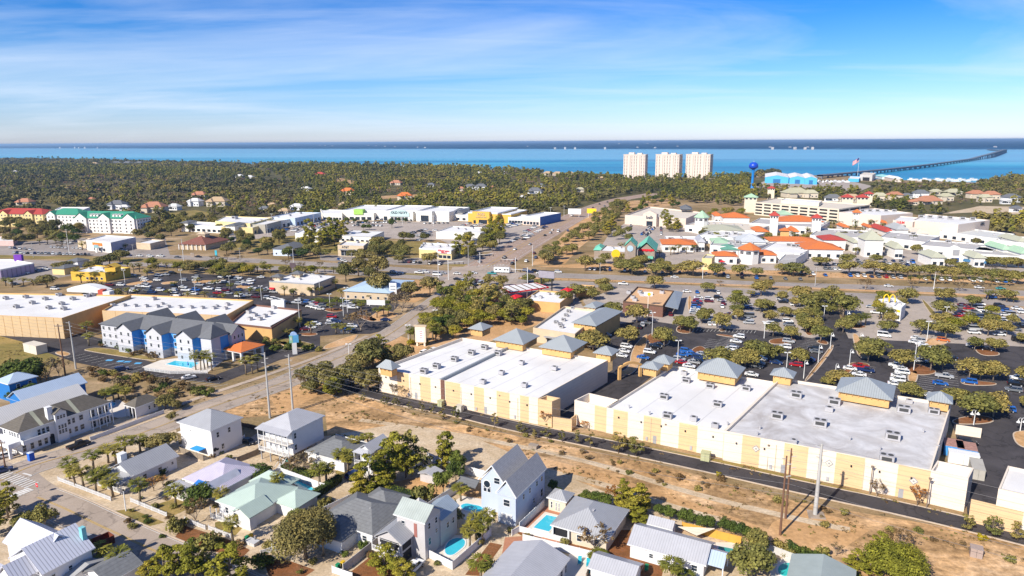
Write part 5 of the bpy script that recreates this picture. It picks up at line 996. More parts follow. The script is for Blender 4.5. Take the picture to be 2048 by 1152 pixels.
def build_cars():
 CARS.sort(key=lambda c:c['p'].length)
 near,rest=CARS[:300],CARS[300:]
 print('CARS',len(CARS));G2={}
 for i,c in enumerate(near):
  body,gl,roof,hl,tl,sm=CARM[c['kind']];p=CARP[c['kind']]
  if i<110:
   o=bpy.data.objects.new('parked_car' if 'road' not in c['where']and 'highway' not in c['where']else 'car',None);COL.objects.link(o);o.empty_display_size=.3
   for nm,me in(('body',body),('windows',gl),('roof',roof)):
    ch=link(nm,me,o);ch.color=(*COLR[c['col']],1)
   wx=p['L']*.31
   for sx in(-1,1):
    for sy in(-1,1):w=link('wheel',WHEEL,o);w.location=(sx*wx,sy*(p['W']-.08),.34)
   for sy in(-1,1):
    h=link('headlight',hl,o);h.location=(0,sy*p['W']*.68,0);h=link('tail_light',tl,o);h.location=(0,sy*p['W']*.78,0)
  else:
   o=link('parked_car' if 'road' not in c['where']and 'highway' not in c['where']else 'car',sm);o.color=(*COLR[c['col']],1)
  o.location=(c['p'].x,c['p'].y,.1);o.rotation_euler=(0,0,c['ang']);o['category']='car' if c['kind']in('sedan','suv')else c['kind']
  o['group']='cars '+c['where']
  x,_=P(c['p']);G2.setdefault((c['col'],c['kind'],c['where']),[]).append((x,o))
 for(col,kd,wh),l in G2.items():
  l.sort(key=lambda e:e[0]);n=len(l)
  for i,(x,o)in enumerate(l):
   q='' if n==1 else(', %s'%('leftmost' if i==0 else(ORD[min(i+1,30)]+' from left')))
   o['label']='%s %s %s%s'%(col,kd,wh,q)
 if rest:
  V={k:CARM[k][5]for k in CARM};b=MB();cols=list(COLR)
  for c in rest:
   me=V[c['kind']];ca,sa=math.cos(c['ang']),math.sin(c['ang']);o=len(b.v)
   for v in me.vertices:b.v.append((v.co.x*ca-v.co.y*sa+c['p'].x,v.co.x*sa+v.co.y*ca+c['p'].y,v.co.z+.1))
   for pl in me.polygons:b.f.append(tuple(i+o for i in pl.vertices));b.m.append(cols.index(c['col'])if pl.material_index==0 else len(cols)+pl.material_index-1)
  mats=[]
  for c in cols:mats.append(M('car_paint_'+c.replace(' ','_'),COLR[c],rough=.28,spec=.5,var=0))
  o=b.build('distant_parked_cars',mats+[cglass,tyre],kind='stuff');o['label']='small parked cars filling the far shopping-centre and mall car parks';o['category']='cars'
 SM.build('parking_lines',m_white,kind='structure')
w_cream=M('cream_stucco',(.74,.64,.52),var=.06,scale=.3,rib=1.1,ribdark=.93,ribax='z')
w_tan=M('tan_stucco',(.68,.47,.26),var=.07,scale=.3,rib=1.1,ribdark=.9,ribax='z')
w_buff=M('buff_stucco',(.56,.44,.30),var=.1,scale=.4);w_ochre=M('ochre_stucco',(.60,.36,.14),var=.1,scale=.4)
w_white=M('white_stucco',(.68,.68,.68),var=.05,scale=.4);w_siding=M('white_siding',(.67,.67,.67),var=.05,scale=.5,rib=.28,ribdark=.86,ribax='z')
w_hotel=M('pale_grey_stucco',(.52,.52,.55),var=.05);w_hgrey=M('grey_hotel_base',(.40,.42,.46),var=.06);w_hblue=M('hotel_blue_panel',(.06,.30,.68),var=.06)
w_blue=M('light_blue_siding',(.45,.51,.62),var=.05,rib=.28,ribdark=.86,ribax='z');w_dblue=M('deep_blue_siding',(.02,.16,.45),var=.08)
w_beige=M('beige_siding',(.60,.52,.41),var=.05,rib=.28,ribdark=.86,ribax='z');w_greyh=M('grey_siding',(.48,.46,.46),var=.05,rib=.28,ribdark=.86,ribax='z')
w_brown=M('brown_brick',(.17,.085,.06),var=.15,scale=1.5);w_yel=M('yellow_stucco',(.66,.42,.06),var=.08);w_yelp=M('pale_yellow_stucco',(.68,.55,.26),var=.08)
w_conc=M('garage_concrete',(.66,.58,.45),var=.06);w_condo=M('condo_stucco',(.66,.56,.48),var=.04);w_mblue=M('marina_blue_metal',(.09,.42,.70),var=.08,rib=2.,ribdark=.85);w_mblued=M('marina_dark_blue_metal',(.03,.15,.35),var=.08)
w_purp=M('striped_side_wall',(.42,.34,.46),var=.1,rib=3.,ribdark=.6);w_stone=M('brown_stone',(.30,.24,.19),var=.2,scale=1.)
r_white=M('white_membrane_roof',(.73,.72,.70),var=.07,scale=.08,rough=.7,dlo=.44,dirt=.45,dirtcol=(.52,.49,.45));r_old=M('weathered_membrane_roof',(.58,.57,.565),var=.16,scale=.25,rough=.8,dlo=.42,dirt=.85,dirtcol=(.36,.33,.31))
r_metal=M('blue_grey_metal_roof',(.31,.335,.345),rough=.45,metal=0,var=.05,rib=.6,ribdark=.72,spec=.5);r_galv=M('galvanised_roof',(.34,.345,.36),rough=.45,var=.07,rib=.5,ribdark=.72,spec=.5);r_galvl=M('light_galvanised_roof',(.42,.42,.44),rough=.4,var=.07,rib=.5,ribdark=.78,spec=.5)
r_bluel=M('pale_blue_metal_roof',(.42,.51,.63),rough=.4,var=.05,rib=.5,ribdark=.8,spec=.5);r_lilac=M('lilac_metal_roof',(.50,.46,.55),rough=.5,var=.08,rib=.42,ribdark=.66);r_mint=M('mint_metal_roof',(.40,.49,.43),rough=.5,var=.05,rib=.5,ribdark=.9)
r_shing=M('grey_shingle_roof',(.17,.175,.18),rough=.95,var=.18,scale=1.5,rib=.3,ribdark=.85,ribax='z');r_shb=M('brown_shingle_roof',(.13,.115,.095),rough=.95,var=.2,scale=1.2,rib=.3,ribdark=.8,ribax='z');r_slate=M('dark_slate_roof',(.14,.145,.155),rough=.9,var=.12,scale=1.,rib=.3,ribdark=.85,ribax='z')
r_stripe=M('white_striped_metal_roof',(.56,.57,.64),rough=.4,var=.03,rib=.6,ribdark=.55,spec=.5);r_teal=M('teal_shingle_roof',(.30,.345,.335),rough=.9,var=.08)
r_orange=M('orange_tile_roof',(.60,.17,.045),var=.1,scale=1.,rib=.5,ribdark=.8);r_red=M('red_tile_roof',(.42,.06,.045),var=.1,rib=.5,ribdark=.8);r_terra=M('terracotta_roof',(.42,.19,.11),var=.12,rib=.6,ribdark=.8);r_rbrown=M('red_brown_roof',(.22,.085,.06),var=.1,rib=.6,ribdark=.8)
r_green=M('green_metal_roof',(.045,.27,.17),var=.06,rib=.8,ribdark=.8);r_pgreen=M('pale_green_roof',(.36,.52,.36),var=.06,rib=.8,ribdark=.85);r_seaf=M('seafoam_metal_roof',(.16,.50,.36),var=.06,rib=.6,ribdark=.78);r_khaki=M('khaki_roof',(.42,.42,.32),var=.06,rib=.8,ribdark=.85);r_flatg=M('grey_flat_roof',(.44,.42,.40),var=.12,scale=.2,dirt=.3,dirtcol=(.3,.28,.26));r_copper=M('orange_flat_roof',(.62,.38,.20),var=.08);r_pbeige=M('beige_flat_roof',(.62,.55,.45),var=.08,scale=.2)
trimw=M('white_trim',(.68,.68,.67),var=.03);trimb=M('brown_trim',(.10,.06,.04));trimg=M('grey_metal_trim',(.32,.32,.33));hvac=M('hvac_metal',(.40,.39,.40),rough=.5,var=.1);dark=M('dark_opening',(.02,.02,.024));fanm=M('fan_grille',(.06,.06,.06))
wood=M('weathered_wood',(.30,.24,.18),var=.2,scale=2,rib=.15,ribdark=.6);ywood=M('new_yellow_wood',(.62,.34,.06),var=.1,rib=.2,ribdark=.75);fencew=M('white_vinyl',(.66,.66,.66),var=.04);pwater=M('pool_water',(.05,.48,.62),rough=.08,var=.08,scale=.4,spec=.6);pwater2=M('green_pool_water',(.03,.30,.28),rough=.08,var=.1,spec=.6);deck=M('pool_deck',(.66,.60,.52),var=.06);brick=M('brick_paving',(.42,.19,.11),var=.15,scale=2.)
textm={'red':M('sign_red',(.65,.02,.03),var=0),'white':M('sign_white',(.8,.8,.8),var=0),'dark':M('sign_dark',(.05,.07,.1),var=0),'yellow':M('sign_yellow',(.85,.55,.02),var=0),'grey':M('sign_grey',(.45,.4,.3),var=0),'black':M('sign_black',(.02,.02,.02),var=0)}
def unit_mesh():
 b=MB();b.box(-1.3,1.3,-.9,.9,.15,1.35,0);b.box(-1.35,1.35,-.95,.95,0,.15,0);b.box(-1.36,1.36,-.96,.96,1.35,1.42,0)
 for x in(-.65,.65):b.lathe([(.5,1.42),(.5,1.5),(.08,1.5)],10,(x,0,0),1);
 b.box(-1.33,-1.3,-.7,.7,.35,1.2,1);b.box(-.9,.9,-.93,-.9,.4,1.15,1)
 return mesh_of(b,'rooftop_unit',[hvac,fanm])
UNIT=unit_mesh()
def unit_small():
 b=MB();b.box(-.7,.7,-.6,.6,0,.9,0);b.lathe([(.4,.9),(.4,.97),(.05,.97)],8,(0,0,0),1);return mesh_of(b,'rooftop_unit',[hvac,fanm])
UNITS=unit_small()
def vent_mesh():
 b=MB();b.tube([(0,0,0),(0,0,.7)],.18,8);b.lathe([(.32,.7),(.32,.85),(.0,.95)],8,(0,0,0));return mesh_of(b,'roof_vent',[hvac])
VENT=vent_mesh()
WINM={}
def window(o,pos,yaw,w,h,frame=None,bars=True,glassm=None,name='window'):
 """frame proud of the wall; pane as its child. pos = local centre on wall face, yaw = outward normal azimuth (local)"""
 fm=frame or trimw;gm=glassm or glass();key=(round(w,2),round(h,2),fm.name,bars,gm.name)
 if key not in WINM:
  b=MB();f=.09 if w<3 else.12
  b.box(-w/2,w/2,-.07,.0,-h/2,-h/2+f);b.box(-w/2,w/2,-.07,.0,h/2-f,h/2);b.box(-w/2,-w/2+f,-.07,0,-h/2+f,h/2-f);b.box(w/2-f,w/2,-.07,0,-h/2+f,h/2-f)
  if bars:
   n=max(1,int(w/.9))
   for i in range(1,n+1 if w>=1.8 else 1):
    x=-w/2+w*i/(n+1)if n>1 else 0;b.box(x-.03,x+.03,-.06,0,-h/2+f,h/2-f)
   b.box(-w/2+f,w/2-f,-.055,0,-.03,.03)
  g=MB();g.box(-w/2+f,w/2-f,-.03,.0,-h/2+f,h/2-f);WINM[key]=(mesh_of(b,'window',[fm]),mesh_of(g,'pane',[gm]))
 a,c=WINM[key];q=link(name,a,o);q.location=pos;q.rotation_euler=(0,0,yaw+math.pi/2);link('pane',c,q);return q
def wslab(o,name,A,B,u0,u1,z0,z1,out,mat,t=None):
 """box lying on the vertical plane through ground points A->B (world), sticking out by `out`"""
 d=Vector((B.x-A.x,B.y-A.y,0));Ln=d.length;d.normalize();a=math.atan2(d.y,d.x)
 b=MB();b.box(0,u1-u0,-out,(0 if t is None else t),0,z1-z0);q=b.build(name,mat,o);q.location=Vector((A.x,A.y,0))+d*u0+Vector((0,0,z0))-o.location;q.rotation_euler=(0,0,a);return q
class Flat:
 def __init__(s,name,label,corners,h,wall,roof,cat='building',par=.7,group=None,partop=None,inner=None,base=0):
  s.h=h;pts=[G(*c,h)for c in corners]
  if len(pts)==3:pts.append(pts[0]+(pts[2]-pts[1]))
  s.pts=pts;c=sum(pts,Vector())/len(pts);c.z=0;s.o=thing(name,label,cat,c,0,group);s.c=c
  P2=[(p.x-c.x,p.y-c.y)for p in pts];b=MB();b.prism(P2,base,h-par-.0);
  s.wall=b.build('wall',wall,s.o)
  n=len(P2);
  inn=[]
  for i in range(n):
   a,q,d=Vector(P2[i-1]),Vector(P2[i]),Vector(P2[(i+1)%n]);e1=(q-a).normalized();e2=(d-q).normalized();n1=Vector((-e1.y,e1.x));n2=Vector((-e2.y,e2.x));m=(n1+n2);m=m/max(m.dot(n1),.2);inn.append((q+m*.35))
  r=MB();r.prism([tuple(v)for v in inn],h-par+.003,h-par+.05,bottom=False);s.roof=r.build('roof',roof,s.o)
  p=MB();V=[];
  for z in(h-par+.002,h):
   for q in P2:V.append((*q,z))
   for q in inn:V.append((q.x,q.y,z))
  fs=[]
  for i in range(n):
   j=(i+1)%n;fs+=[(i,j,2*n+j,2*n+i),(n+j,n+i,3*n+i,3*n+j),(2*n+i,2*n+j,3*n+j,3*n+i)]
  p.add(V,fs,0);s.par=p.build('parapet',partop or wall,s.o)
 def unit(s,x,y,big=True,sc=1,rot=-.5,mesh=None,z=None):
  zz=(s.h-.65)if z is None else z
  q=G(x,y,zz)-s.c;o=link('roof_vent' if mesh is VENT else 'rooftop_unit',mesh or(UNIT if big else UNITS),s.o);o.location=q;o.rotation_euler=(0,0,rot);o.scale=(sc,sc,sc);return o
 def face(s,i):return s.pts[i],s.pts[(i+1)%len(s.pts)]
 def slab(s,i,name,u0,u1,z0,z1,out,mat):
  A,B=s.face(i);Ln=(B-A).length
  if u1<=1.001:u0,u1=u0*Ln,u1*Ln
  return wslab(s.o,name,A,B,u0,u1,z0,z1,out,mat)
 def wins(s,i,n,z,w,h,u0=.04,u1=.96,frame=None,bars=False,name='window'):
  A,B=s.face(i);d=(B-A).normalized();yaw=math.atan2(d.y,d.x)-math.pi/2
  for k in range(n):
   f=u0+(u1-u0)*((k+.5)/n);p=A+(B-A)*f;p=Vector((p.x,p.y,z))-s.o.location-Vector((-d.y,d.x,0))*.01;window(s.o,p,yaw,w,h,frame,bars,name=name)
 def text(s,i,u,z,txt,size,mat,out=.15):
  A,B=s.face(i);d=(B-A).normalized();p=A+(B-A)*u;p=Vector((p.x,p.y,z))-s.o.location+Vector((d.y,-d.x,0))*out
  return text_obj('sign_lettering',txt,size,textm[mat],s.o,p,(math.pi/2,0,math.atan2(d.y,d.x)),.08,bold=.02)
def pavilion(s,corners,ze,hip,wallm,roofm,below=2.6,ins=.9,ang=None,nwin=0,name='pavilion'):
 """hip-roofed tower/pavilion standing on a building: part > sub-part"""
 O,a,Wd,D=rect3(*corners,ze,ang);D=max(D,3)
 e=bpy.data.objects.new(name,None)
 b=MB();b.box(ins,Wd-ins,ins,D-ins,ze-below,ze);q=b.build(name,wallm,s.o);q.location=O-s.o.location;q.rotation_euler=(0,0,a)
 r=MB();r.hip(-.0,Wd,0,D,ze,hip,ridge=(None if abs(Wd-D)>1.5 else 0));k=r.build('pavilion_roof',roofm,q)
 br=MB();
 for x in np.arange(ins+.3,Wd-ins,1.6):br.box(x-.08,x+.08,ins-.5,ins-.02,ze-.7,ze-.02)
 for y in np.arange(ins+.3,D-ins,1.6):br.box(Wd-ins+.02,Wd-ins+.5,y-.08,y+.08,ze-.7,ze-.02)
 br.build('bracket',wallm,q,kind='stuff')
 bpy.data.objects.remove(e);return q
 # ================= striped warehouses in the middle =================
def stripes(s,segs,z1):
 A,B=s.face(0);Ln=(B-A).length
 for(u0,u1,m)in segs:wslab(s.o,'wall_panel',A,B,u0*Ln,u1*Ln,0.02,z1,.06,m)
bw1=Flat('shopping_centre_store','white-roofed warehouse store with striped cream and tan wall, nearest the south road',[(757,736),(1076,797),(1216,720)],8,w_cream,r_white,par=1.)
stripes(bw1,[(0,.13,w_cream),(.13,.21,w_tan),(.21,.285,w_cream),(.285,.355,w_tan),(.355,.42,w_cream),(.45,.545,w_tan),(.545,.63,w_cream),(.63,.69,w_tan),(.69,.765,w_cream),(.765,.84,w_tan),(.84,.90,w_cream),(.90,.95,w_tan),(.95,1.,w_cream)],7.9)
wslab(bw1.o,'pilaster',bw1.pts[0],bw1.pts[1],24.6,25.8,0,8.1,.3,w_brown)
A_,B_=bw1.pts[0],bw1.pts[1];K_=bw1.pts[3];q0=A_+(B_-A_)*.41;q1=bw1.pts[3]+(bw1.pts[2]-bw1.pts[3])*.36
b=MB();d_=(q1-q0).normalized();n_=Vector((-d_.y,d_.x,0))*.35;b.prism([tuple((q0-n_-bw1.c)[:2]),tuple((q0+n_-bw1.c)[:2]),tuple((q1+n_-bw1.c)[:2]),tuple((q1-n_-bw1.c)[:2])],7.06,7.95);b.build('roof_divider',r_metal,bw1.o)
for x,y in[(848,745),(873,735),(909,721),(943,708),(969,697),(996,709)]:bw1.unit(x,y,sc=.95)
for x,y in[(1003,748),(966,766),(1109,739),(1049,773),(1043,728)]:bw1.unit(x,y,False,1.25)
for cor,hp in[(((987,679),(1047,690),(1084,673)),3.6),(((1079,693),(1144,705),(1180,686)),3.6),(((1188,704),(1224,712),(1241,701)),2.),(((938,656),(966,662),(988,653)),2.),(((756,733),(784,741),(811,735)),2.2)]:
 pavilion(bw1,cor,10,hp,w_ochre,r_metal,ang=-30)
an=Flat('loading_annex','small parapet annex at the right corner of the first striped warehouse',[(1076,797.6),(1104,803),(1121,796)],7.9,w_tan,r_white,par=1.6)
bw2=Flat('shopping_centre_store','white-roofed warehouse store with striped wall, middle of the three',[(1212,815),(1449,862),(1553,764)],7.5,w_cream,r_white,par=.8)
stripes(bw2,[(0,.07,w_cream),(.07,.20,w_tan),(.20,.34,w_cream),(.34,.49,w_tan),(.49,.64,w_cream),(.64,.79,w_tan),(.79,1.,w_cream)],7.4)
for x,y in[(1328,797),(1435,812),(1335,835),(1372,764),(1420,775),(1492,780)]:bw2.unit(x,y,sc=.95)
for x,y in[(1387,841),(1430,855),(1368,749)]:bw2.unit(x,y,False,1.3)
for x,y in[(1258,816),(1299,829),(1455,850)]:bw2.unit(x,y,mesh=VENT)
for cor,hp in[(((1389,742),(1475,757),(1496,737)),3.6),(((1304,722),(1340,730),(1360,720)),2.),(((1279,735),(1316,741),(1328,730)),1.6),(((1540,749),(1587,757.5),(1598,746)),2.)]:pavilion(bw2,cor,10,hp,w_ochre,r_metal,ang=-31)
an2=Flat('loading_annex','cream striped annex with deep white parapet beside the service court',[(1149,800),(1212,815),(1240,800)],7.5,w_cream,r_white,par=2.6)
A,B=an2.face(0);wslab(an2.o,'wall_panel',A,B,6.6,10.3,.02,7.4,.06,w_tan)
bw3=Flat('shopping_centre_store','stained grey-roofed warehouse store with diamond medallions, rightmost of the three',[(1449,862),(1862,941),(1903,807)],8,w_cream,r_old,par=.8)
stripes(bw3,[(0,.10,w_cream),(.10,.195,w_tan),(.195,.32,w_cream),(.32,.44,w_tan),(.44,.575,w_cream),(.575,.71,w_tan),(.71,.86,w_cream),(.86,1.,w_tan)],7.9)
def dress(s,n,step=5.5,seed=1):
 r=random.Random(seed);A,B,C_,D_=s.pts;b=MB();Ln=(B-A).length;k=int(Ln/step)
 for i in range(1,k):
  p=A.lerp(B,i/k)-s.c;q=D_.lerp(C_,i/k)-s.c;d=(q-p).normalized();m=Vector((-d.y,d.x,0))*.05;z=s.h-.93 if s is not bw2 else s.h-.73;p,q=p+d*.5,q-d*.5
  b.add([(p.x-m.x,p.y-m.y,z),(q.x-m.x,q.y-m.y,z),(q.x+m.x,q.y+m.y,z),(p.x+m.x,p.y+m.y,z)],[(0,1,2,3)])
 b.build('roof_seam',hvac,s.o,kind='stuff')
 for i in range(n):
  u=(i+.5)/n*Ln+r.uniform(-.5,.5);wslab(s.o,'wall_light',A,B,u,u+.35,5.2,5.6,.35,dark)
  if i%2:wslab(s.o,'meter_box',A,B,u+1.6,u+2.2,.5,1.5,.3,hvac)
  if i%3==1:wslab(s.o,'downpipe',A,B,u+2.8,u+2.95,.1,7,.18,w_buff)
  if i%4==2:wslab(s.o,'service_door',A,B,u-2,u-1,.03,2.2,.1,trimg)
def medallion(s,x,y):
 A,B=s.face(0);d=(B-A).normalized();
 best=None
 for i in range(400):
  q=A+(B-A)*(i/400);
  for z in np.arange(2,7.5,.25):
   px,py=P((q.x,q.y,z));e=(px-x)**2+(py-y)**2
   if best is None or e<best[0]:best=(e,q,z)
 _,q,z=best;r=.95;b=MB();b.add([(-r,-.1,0),(0,-.1,-r),(r,-.1,0),(0,-.1,r),(-r,.0,0),(0,.0,-r),(r,.0,0),(0,.0,r)],[(0,1,2,3),(4,5,1,0),(5,6,2,1),(6,7,3,2),(7,4,0,3)]);m=b.build('medallion',trimg,s.o)
 b=MB();k=.72;b.add([(-r*k,-.14,0),(0,-.14,-r*k),(r*k,-.14,0),(0,-.14,r*k),(-r*k,-.1,0),(0,-.1,-r*k),(r*k,-.1,0),(0,-.1,r*k)],[(0,1,2,3),(4,5,1,0),(5,6,2,1),(6,7,3,2),(7,4,0,3)]);b.build('medallion_face',w_cream,m)
 b=MB();b.tube([(0,-.14,0),(0,-.2,0)],.25,10);b.build('medallion_boss',trimg,m)
 m.location=Vector((q.x,q.y,z))-s.o.location+Vector((d.y,-d.x,0))*.06;m.rotation_euler=(0,0,math.atan2(d.y,d.x))
for x,y in[(1512,896),(1658,925),(1827,961)]:medallion(bw3,x,y)
for x,y,sc in[(1592,794,1.15),(1668,808,1.2),(1554,836,1.15),(1640,851,1.2),(1785,878,1.25),(1773,922,1.15),(1807,824,1.2),(1867,827,1.0)]:bw3.unit(x,y,sc=sc)
bw3.unit(1658,822,False,1.4);bw3.unit(1818,806,False,1.2);bw3.unit(1587,886,False,1.1)
for x,y in[(1515,870),(1520,858),(1847,865),(1876,897),(1760,900),(1700,880)]:bw3.unit(x,y,mesh=VENT)
for cor,hp in[(((1670,782),(1786,802),(1798.5,774)),3.4),(((1853,795),(1906,809),(1917,796)),2.)]:pavilion(bw3,cor,10.4,hp,w_ochre,r_metal,ang=-32)
an3=Flat('warehouse_annex','cream annex with white parapet at the right end of the stained-roof warehouse',[(1862,941),(1937,957),(1948,936)],8,w_cream,r_white,par=1.2)
dress(bw1,9,5.8,1);dress(bw2,5,8,2);dress(bw3,7,15,3)
bw4=Flat('warehouse','cream warehouse with bright white roof at the right edge of the photo',[(1997,977),(2140,1010),(2150,960)],9,w_cream,r_white,par=.6)
ow=wslab(thing('screen_wall','ochre screen wall closing the yard between the last two warehouses','wall',G(1936,1040)),'wall_panel',G(1936,1042),G(1999,1058),0,9.0,0,5.2,.3,w_tan)
ow=wslab(thing('screen_wall','low ochre wall enclosing the yard beside the small parapet annex','wall',G(1104,850)),'wall_panel',G(1106,857),G(1140,862),0,5.6,0,3.6,.3,w_tan)
def lowwall(label,a,c,h,mat,t=.3,name='garden_wall',cat='wall',z=0):
 A=G(*a);B=G(*c);o=thing(name,label,cat,A);L_=(B-A).length;wslab(o,'wall_panel',A,B,0,L_,z,h,t/2,mat,t/2);return o
lowwall('cream screen wall in the service court behind the last warehouse',(1910,868),(1961,876),2.8,w_cream)
lowwall('tan return wall beside the middle warehouse service court',(1140,862),(1152,852),3.6,w_tan)
o=thing('arched_gateway','ochre arched gateway between the two striped warehouses','gateway',G(1236,760))
A=G(1231,765);B=G(1278,757);d=(B-A);L_=d.length;b=MB()
for u in(0,L_-1):b.box(u,u+1,-.4,.4,0,4.2)
for i in range(12):
 t0,t1=i/12,(i+1)/12;z0=4.2+1.5*math.sin(math.pi*t0);z1=4.2+1.5*math.sin(math.pi*t1);b.add([(L_*t0,-.4,z0-.5),(L_*t1,-.4,z1-.5),(L_*t1,-.4,z1+.3),(L_*t0,-.4,z0+.3),(L_*t0,.4,z0-.5),(L_*t1,.4,z1-.5),(L_*t1,.4,z1+.3),(L_*t0,.4,z0+.3)],[(0,1,2,3),(7,6,5,4),(3,2,6,7),(4,5,1,0)])
q=b.build('arch',w_ochre,o);q.rotation_euler=(0,0,math.atan2(d.y,d.x))
f=Flat('restaurant_annex','tan building with white flat roof and blue-grey metal hip at its right end',[(1066,655),(1150,668),(1205,622)],6,w_buff,r_white,par=.9)
for x,y in[(1146,617),(1137,624),(1132,632),(1127,641),(1120,650),(1123,655),(1112,646)]:f.unit(x,y,True,.7)
pavilion(f,((1143,645),(1193,653),(1204,618)),7.2,2.4,w_ochre,r_metal,below=7.1,ang=-31);pavilion(f,((1172,611),(1192,617),(1205,607)),7,1.4,w_buff,r_metal,below=6.9,ang=-31)
f.slab(0,'awning',.30,.62,3.1,3.4,1.6,r_galv);f.wins(0,3,1.7,2.2,2.2,.35,.6)
o=thing('fuel_canopy','red-edged fuel station canopy with white roof by the junction','canopy',G(1045,592));O,a,Wd,D=rect3((997,571),(1022,584),(1098,574),5.2);
pts=[G(996,573,5.2),G(1021,585,5.2),G(1098,574,5.2),G(1072,565,5.2)];b=MB();b.prism([tuple((p-o.location)[:2])for p in pts],4.6,5.2);b.build('canopy_edge',textm['red'],o)
cc=sum(pts,Vector())/4;b=MB();b.prism([tuple((cc+(p-cc)*.93-o.location)[:2])for p in pts],5.2,5.26);b.build('canopy_roof',r_white,o)
for i in range(6):
 t=(i+.5)/6;p0=pts[0]+(pts[3]-pts[0])*.06+(pts[1]-pts[0])*0;
 m0=(pts[0]*(1-t)+pts[3]*t)+(pts[1]-pts[0])*.1;m1=(pts[0]*(1-t)+pts[3]*t)+(pts[1]-pts[0])*.9;b=MB();b.tube([m0-o.location+Vector((0,0,.15)),m1-o.location+Vector((0,0,.15))],.25,4);b.build('roof_rib',trimb,o)
for t in(.2,.5,.8):
 for s_ in(.25,.75):m0=(pts[0]*(1-t)+pts[3]*t)+(pts[1]-pts[0])*s_;b=MB();b.box(-.25,.25,-.25,.25,0,4.6);q=b.build('column',trimw,o);q.location=Vector((m0.x,m0.y,0))-o.location
f=Flat('convenience_store','ochre convenience store with white roof behind the red fuel canopy',[(1047,600),(1120,606),(1146,585)],5,w_ochre,r_white,par=.8)
for x,y in[(1067,594),(1097,589),(1119,595),(1081,596),(1129,588)]:f.unit(x,y,False,1.2)
pavilion(f,((1124,580),(1137,584),(1145,579)),6.4,1.3,w_ochre,textm['red'],ang=-30);pavilion(f,((1020,594),(1032,598),(1041,592)),5.4,1.2,w_ochre,textm['red'],below=5.3,ang=-30)
f=Flat('car_wash','small ochre car wash with white slatted roof by the highway',[(1152,578),(1180,580),(1190,571)],4.2,w_ochre,r_stripe,par=.5)
f=Flat('steakhouse','brown steakhouse with orange flat roof and grey metal side porch',[(1246,602),(1326,612),(1348,581)],5.5,w_brown,r_copper,par=.7,partop=trimb)
for x,y in[(1258,587),(1266,597),(1280,586),(1283,590),(1300,590),(1324,587),(1270,602),(1285,592)]:f.unit(x,y,False,1.5)
pts=[G(1330,612,5.2),G(1349,581,5.2),G(1366,584,3.6),G(1356,618,3.6)];b=MB();b.add([tuple(p-f.o.location)for p in pts]+[tuple(p-f.o.location-Vector((0,0,.25)))for p in pts],[(3,2,1,0),(4,5,6,7),(0,1,5,4),(1,2,6,5),(2,3,7,6),(3,0,4,7)]);b.build('porch_roof',r_metal,f.o)
f.wins(0,2,1.8,2.4,1.8,.3,.8);f.slab(0,'awning',.4,.55,2.9,3.2,.9,trimw)
# ================= stores at left =================
f=Flat('big_box_store','large white-roofed store with tan panelled rear wall at the left edge',[(-140,625),(124,636),(262,590),(-60,585)],9,w_ochre,r_white,par=.7)
A,B=f.face(0);Ln=(B-A).length
for i in range(16):wslab(f.o,'wall_panel',A,B,Ln*i/16+.12,Ln*(i+1)/16-.12,.02,8.9,.08,M('tan_panel',(.58,.42,.24),var=.06))
for x,y in[(12,599),(33,616),(65,608),(118,592),(91,600),(98,618),(124,610),(128,620),(174,594),(52,596),(146,600),(185,592)]:f.unit(x,y,sc=1.0)
o=f.o;b=MB();A=G(134,583,8.4);B=G(210,587,8.4)
d=B-A;n=14;
for i in range(n):
 t0,t1=i/n,(i+1)/n;z0=8.4+3.6*math.sin(math.pi*(.12+.76*t0));z1=8.4+3.6*math.sin(math.pi*(.12+.76*t1));p0=A+d*t0-o.location;p1=A+d*t1-o.location;q=Vector((d.y,-d.x,0)).normalized()*5
 b.add([(p0.x,p0.y,8.3),(p1.x,p1.y,8.3),(p1.x,p1.y,z1),(p0.x,p0.y,z0),(p0.x-q.x,p0.y-q.y,8.3),(p1.x-q.x,p1.y-q.y,8.3),(p1.x-q.x,p1.y-q.y,z1),(p0.x-q.x,p0.y-q.y,z0)],[(0,1,2,3),(7,6,5,4),(3,2,6,7)])
b.build('curved_entrance_screen',trimw,o)
b=MB();p=G(207,589,8.4)-o.location;b.box(p.x-.8,p.x+1.6,p.y-3,p.y+.5,7,11.2);b.build('red_pylon',M('faded_red',(.45,.08,.05)),o)
b=MB();p=G(219,589,8.4)-o.location;b.box(p.x-1.4,p.x+1.8,p.y-3,p.y+1,7,10.4);b.build('pylon',trimw,o)
f=Flat('strip_store','long white-roofed store with ochre rear wall behind the grey-roofed hotel',[(204,621),(452,631),(507,600),(260,588)],8,w_ochre,r_white,par=.7)
A,B=f.face(0)
for i in range(9):wslab(f.o,'wall_panel',A,B,(B-A).length*i/9+.1,(B-A).length*(i+1)/9-.1,.02,7.9,.08,MATS['tan_panel'])
for x in(226,249,271,293,315,337,360,383,405,428,451):f.unit(x,612+(x-226)*.03,False,1.3)
f.unit(308,600,False,1.6);f.unit(455,611,False,1.4);f.unit(325,609,False,1.1);f.unit(434,614,False,1.1)
f=Flat('fast_food_restaurant','white-roofed restaurant with brown mansard trim and tan wall beside the dark car park',[(460,646),(543,655),(603,619),(505,608)],6.2,w_ochre,r_white,par=.8,partop=w_brown)
for x,y in[(548,617),(541,628),(530,634),(510,632),(500,640),(520,640),(498,626)]:f.unit(x,y,False,1.4)
b=MB();A=G(545,655,6.2)-f.o.location;
pts=[G(540,652,6.3),G(585,628,6.3),G(600,632,3.2),G(552,664,3.2)];b.add([tuple(p-f.o.location)for p in pts],[(3,2,1,0)]);b.build('mansard_roof',trimb,f.o)
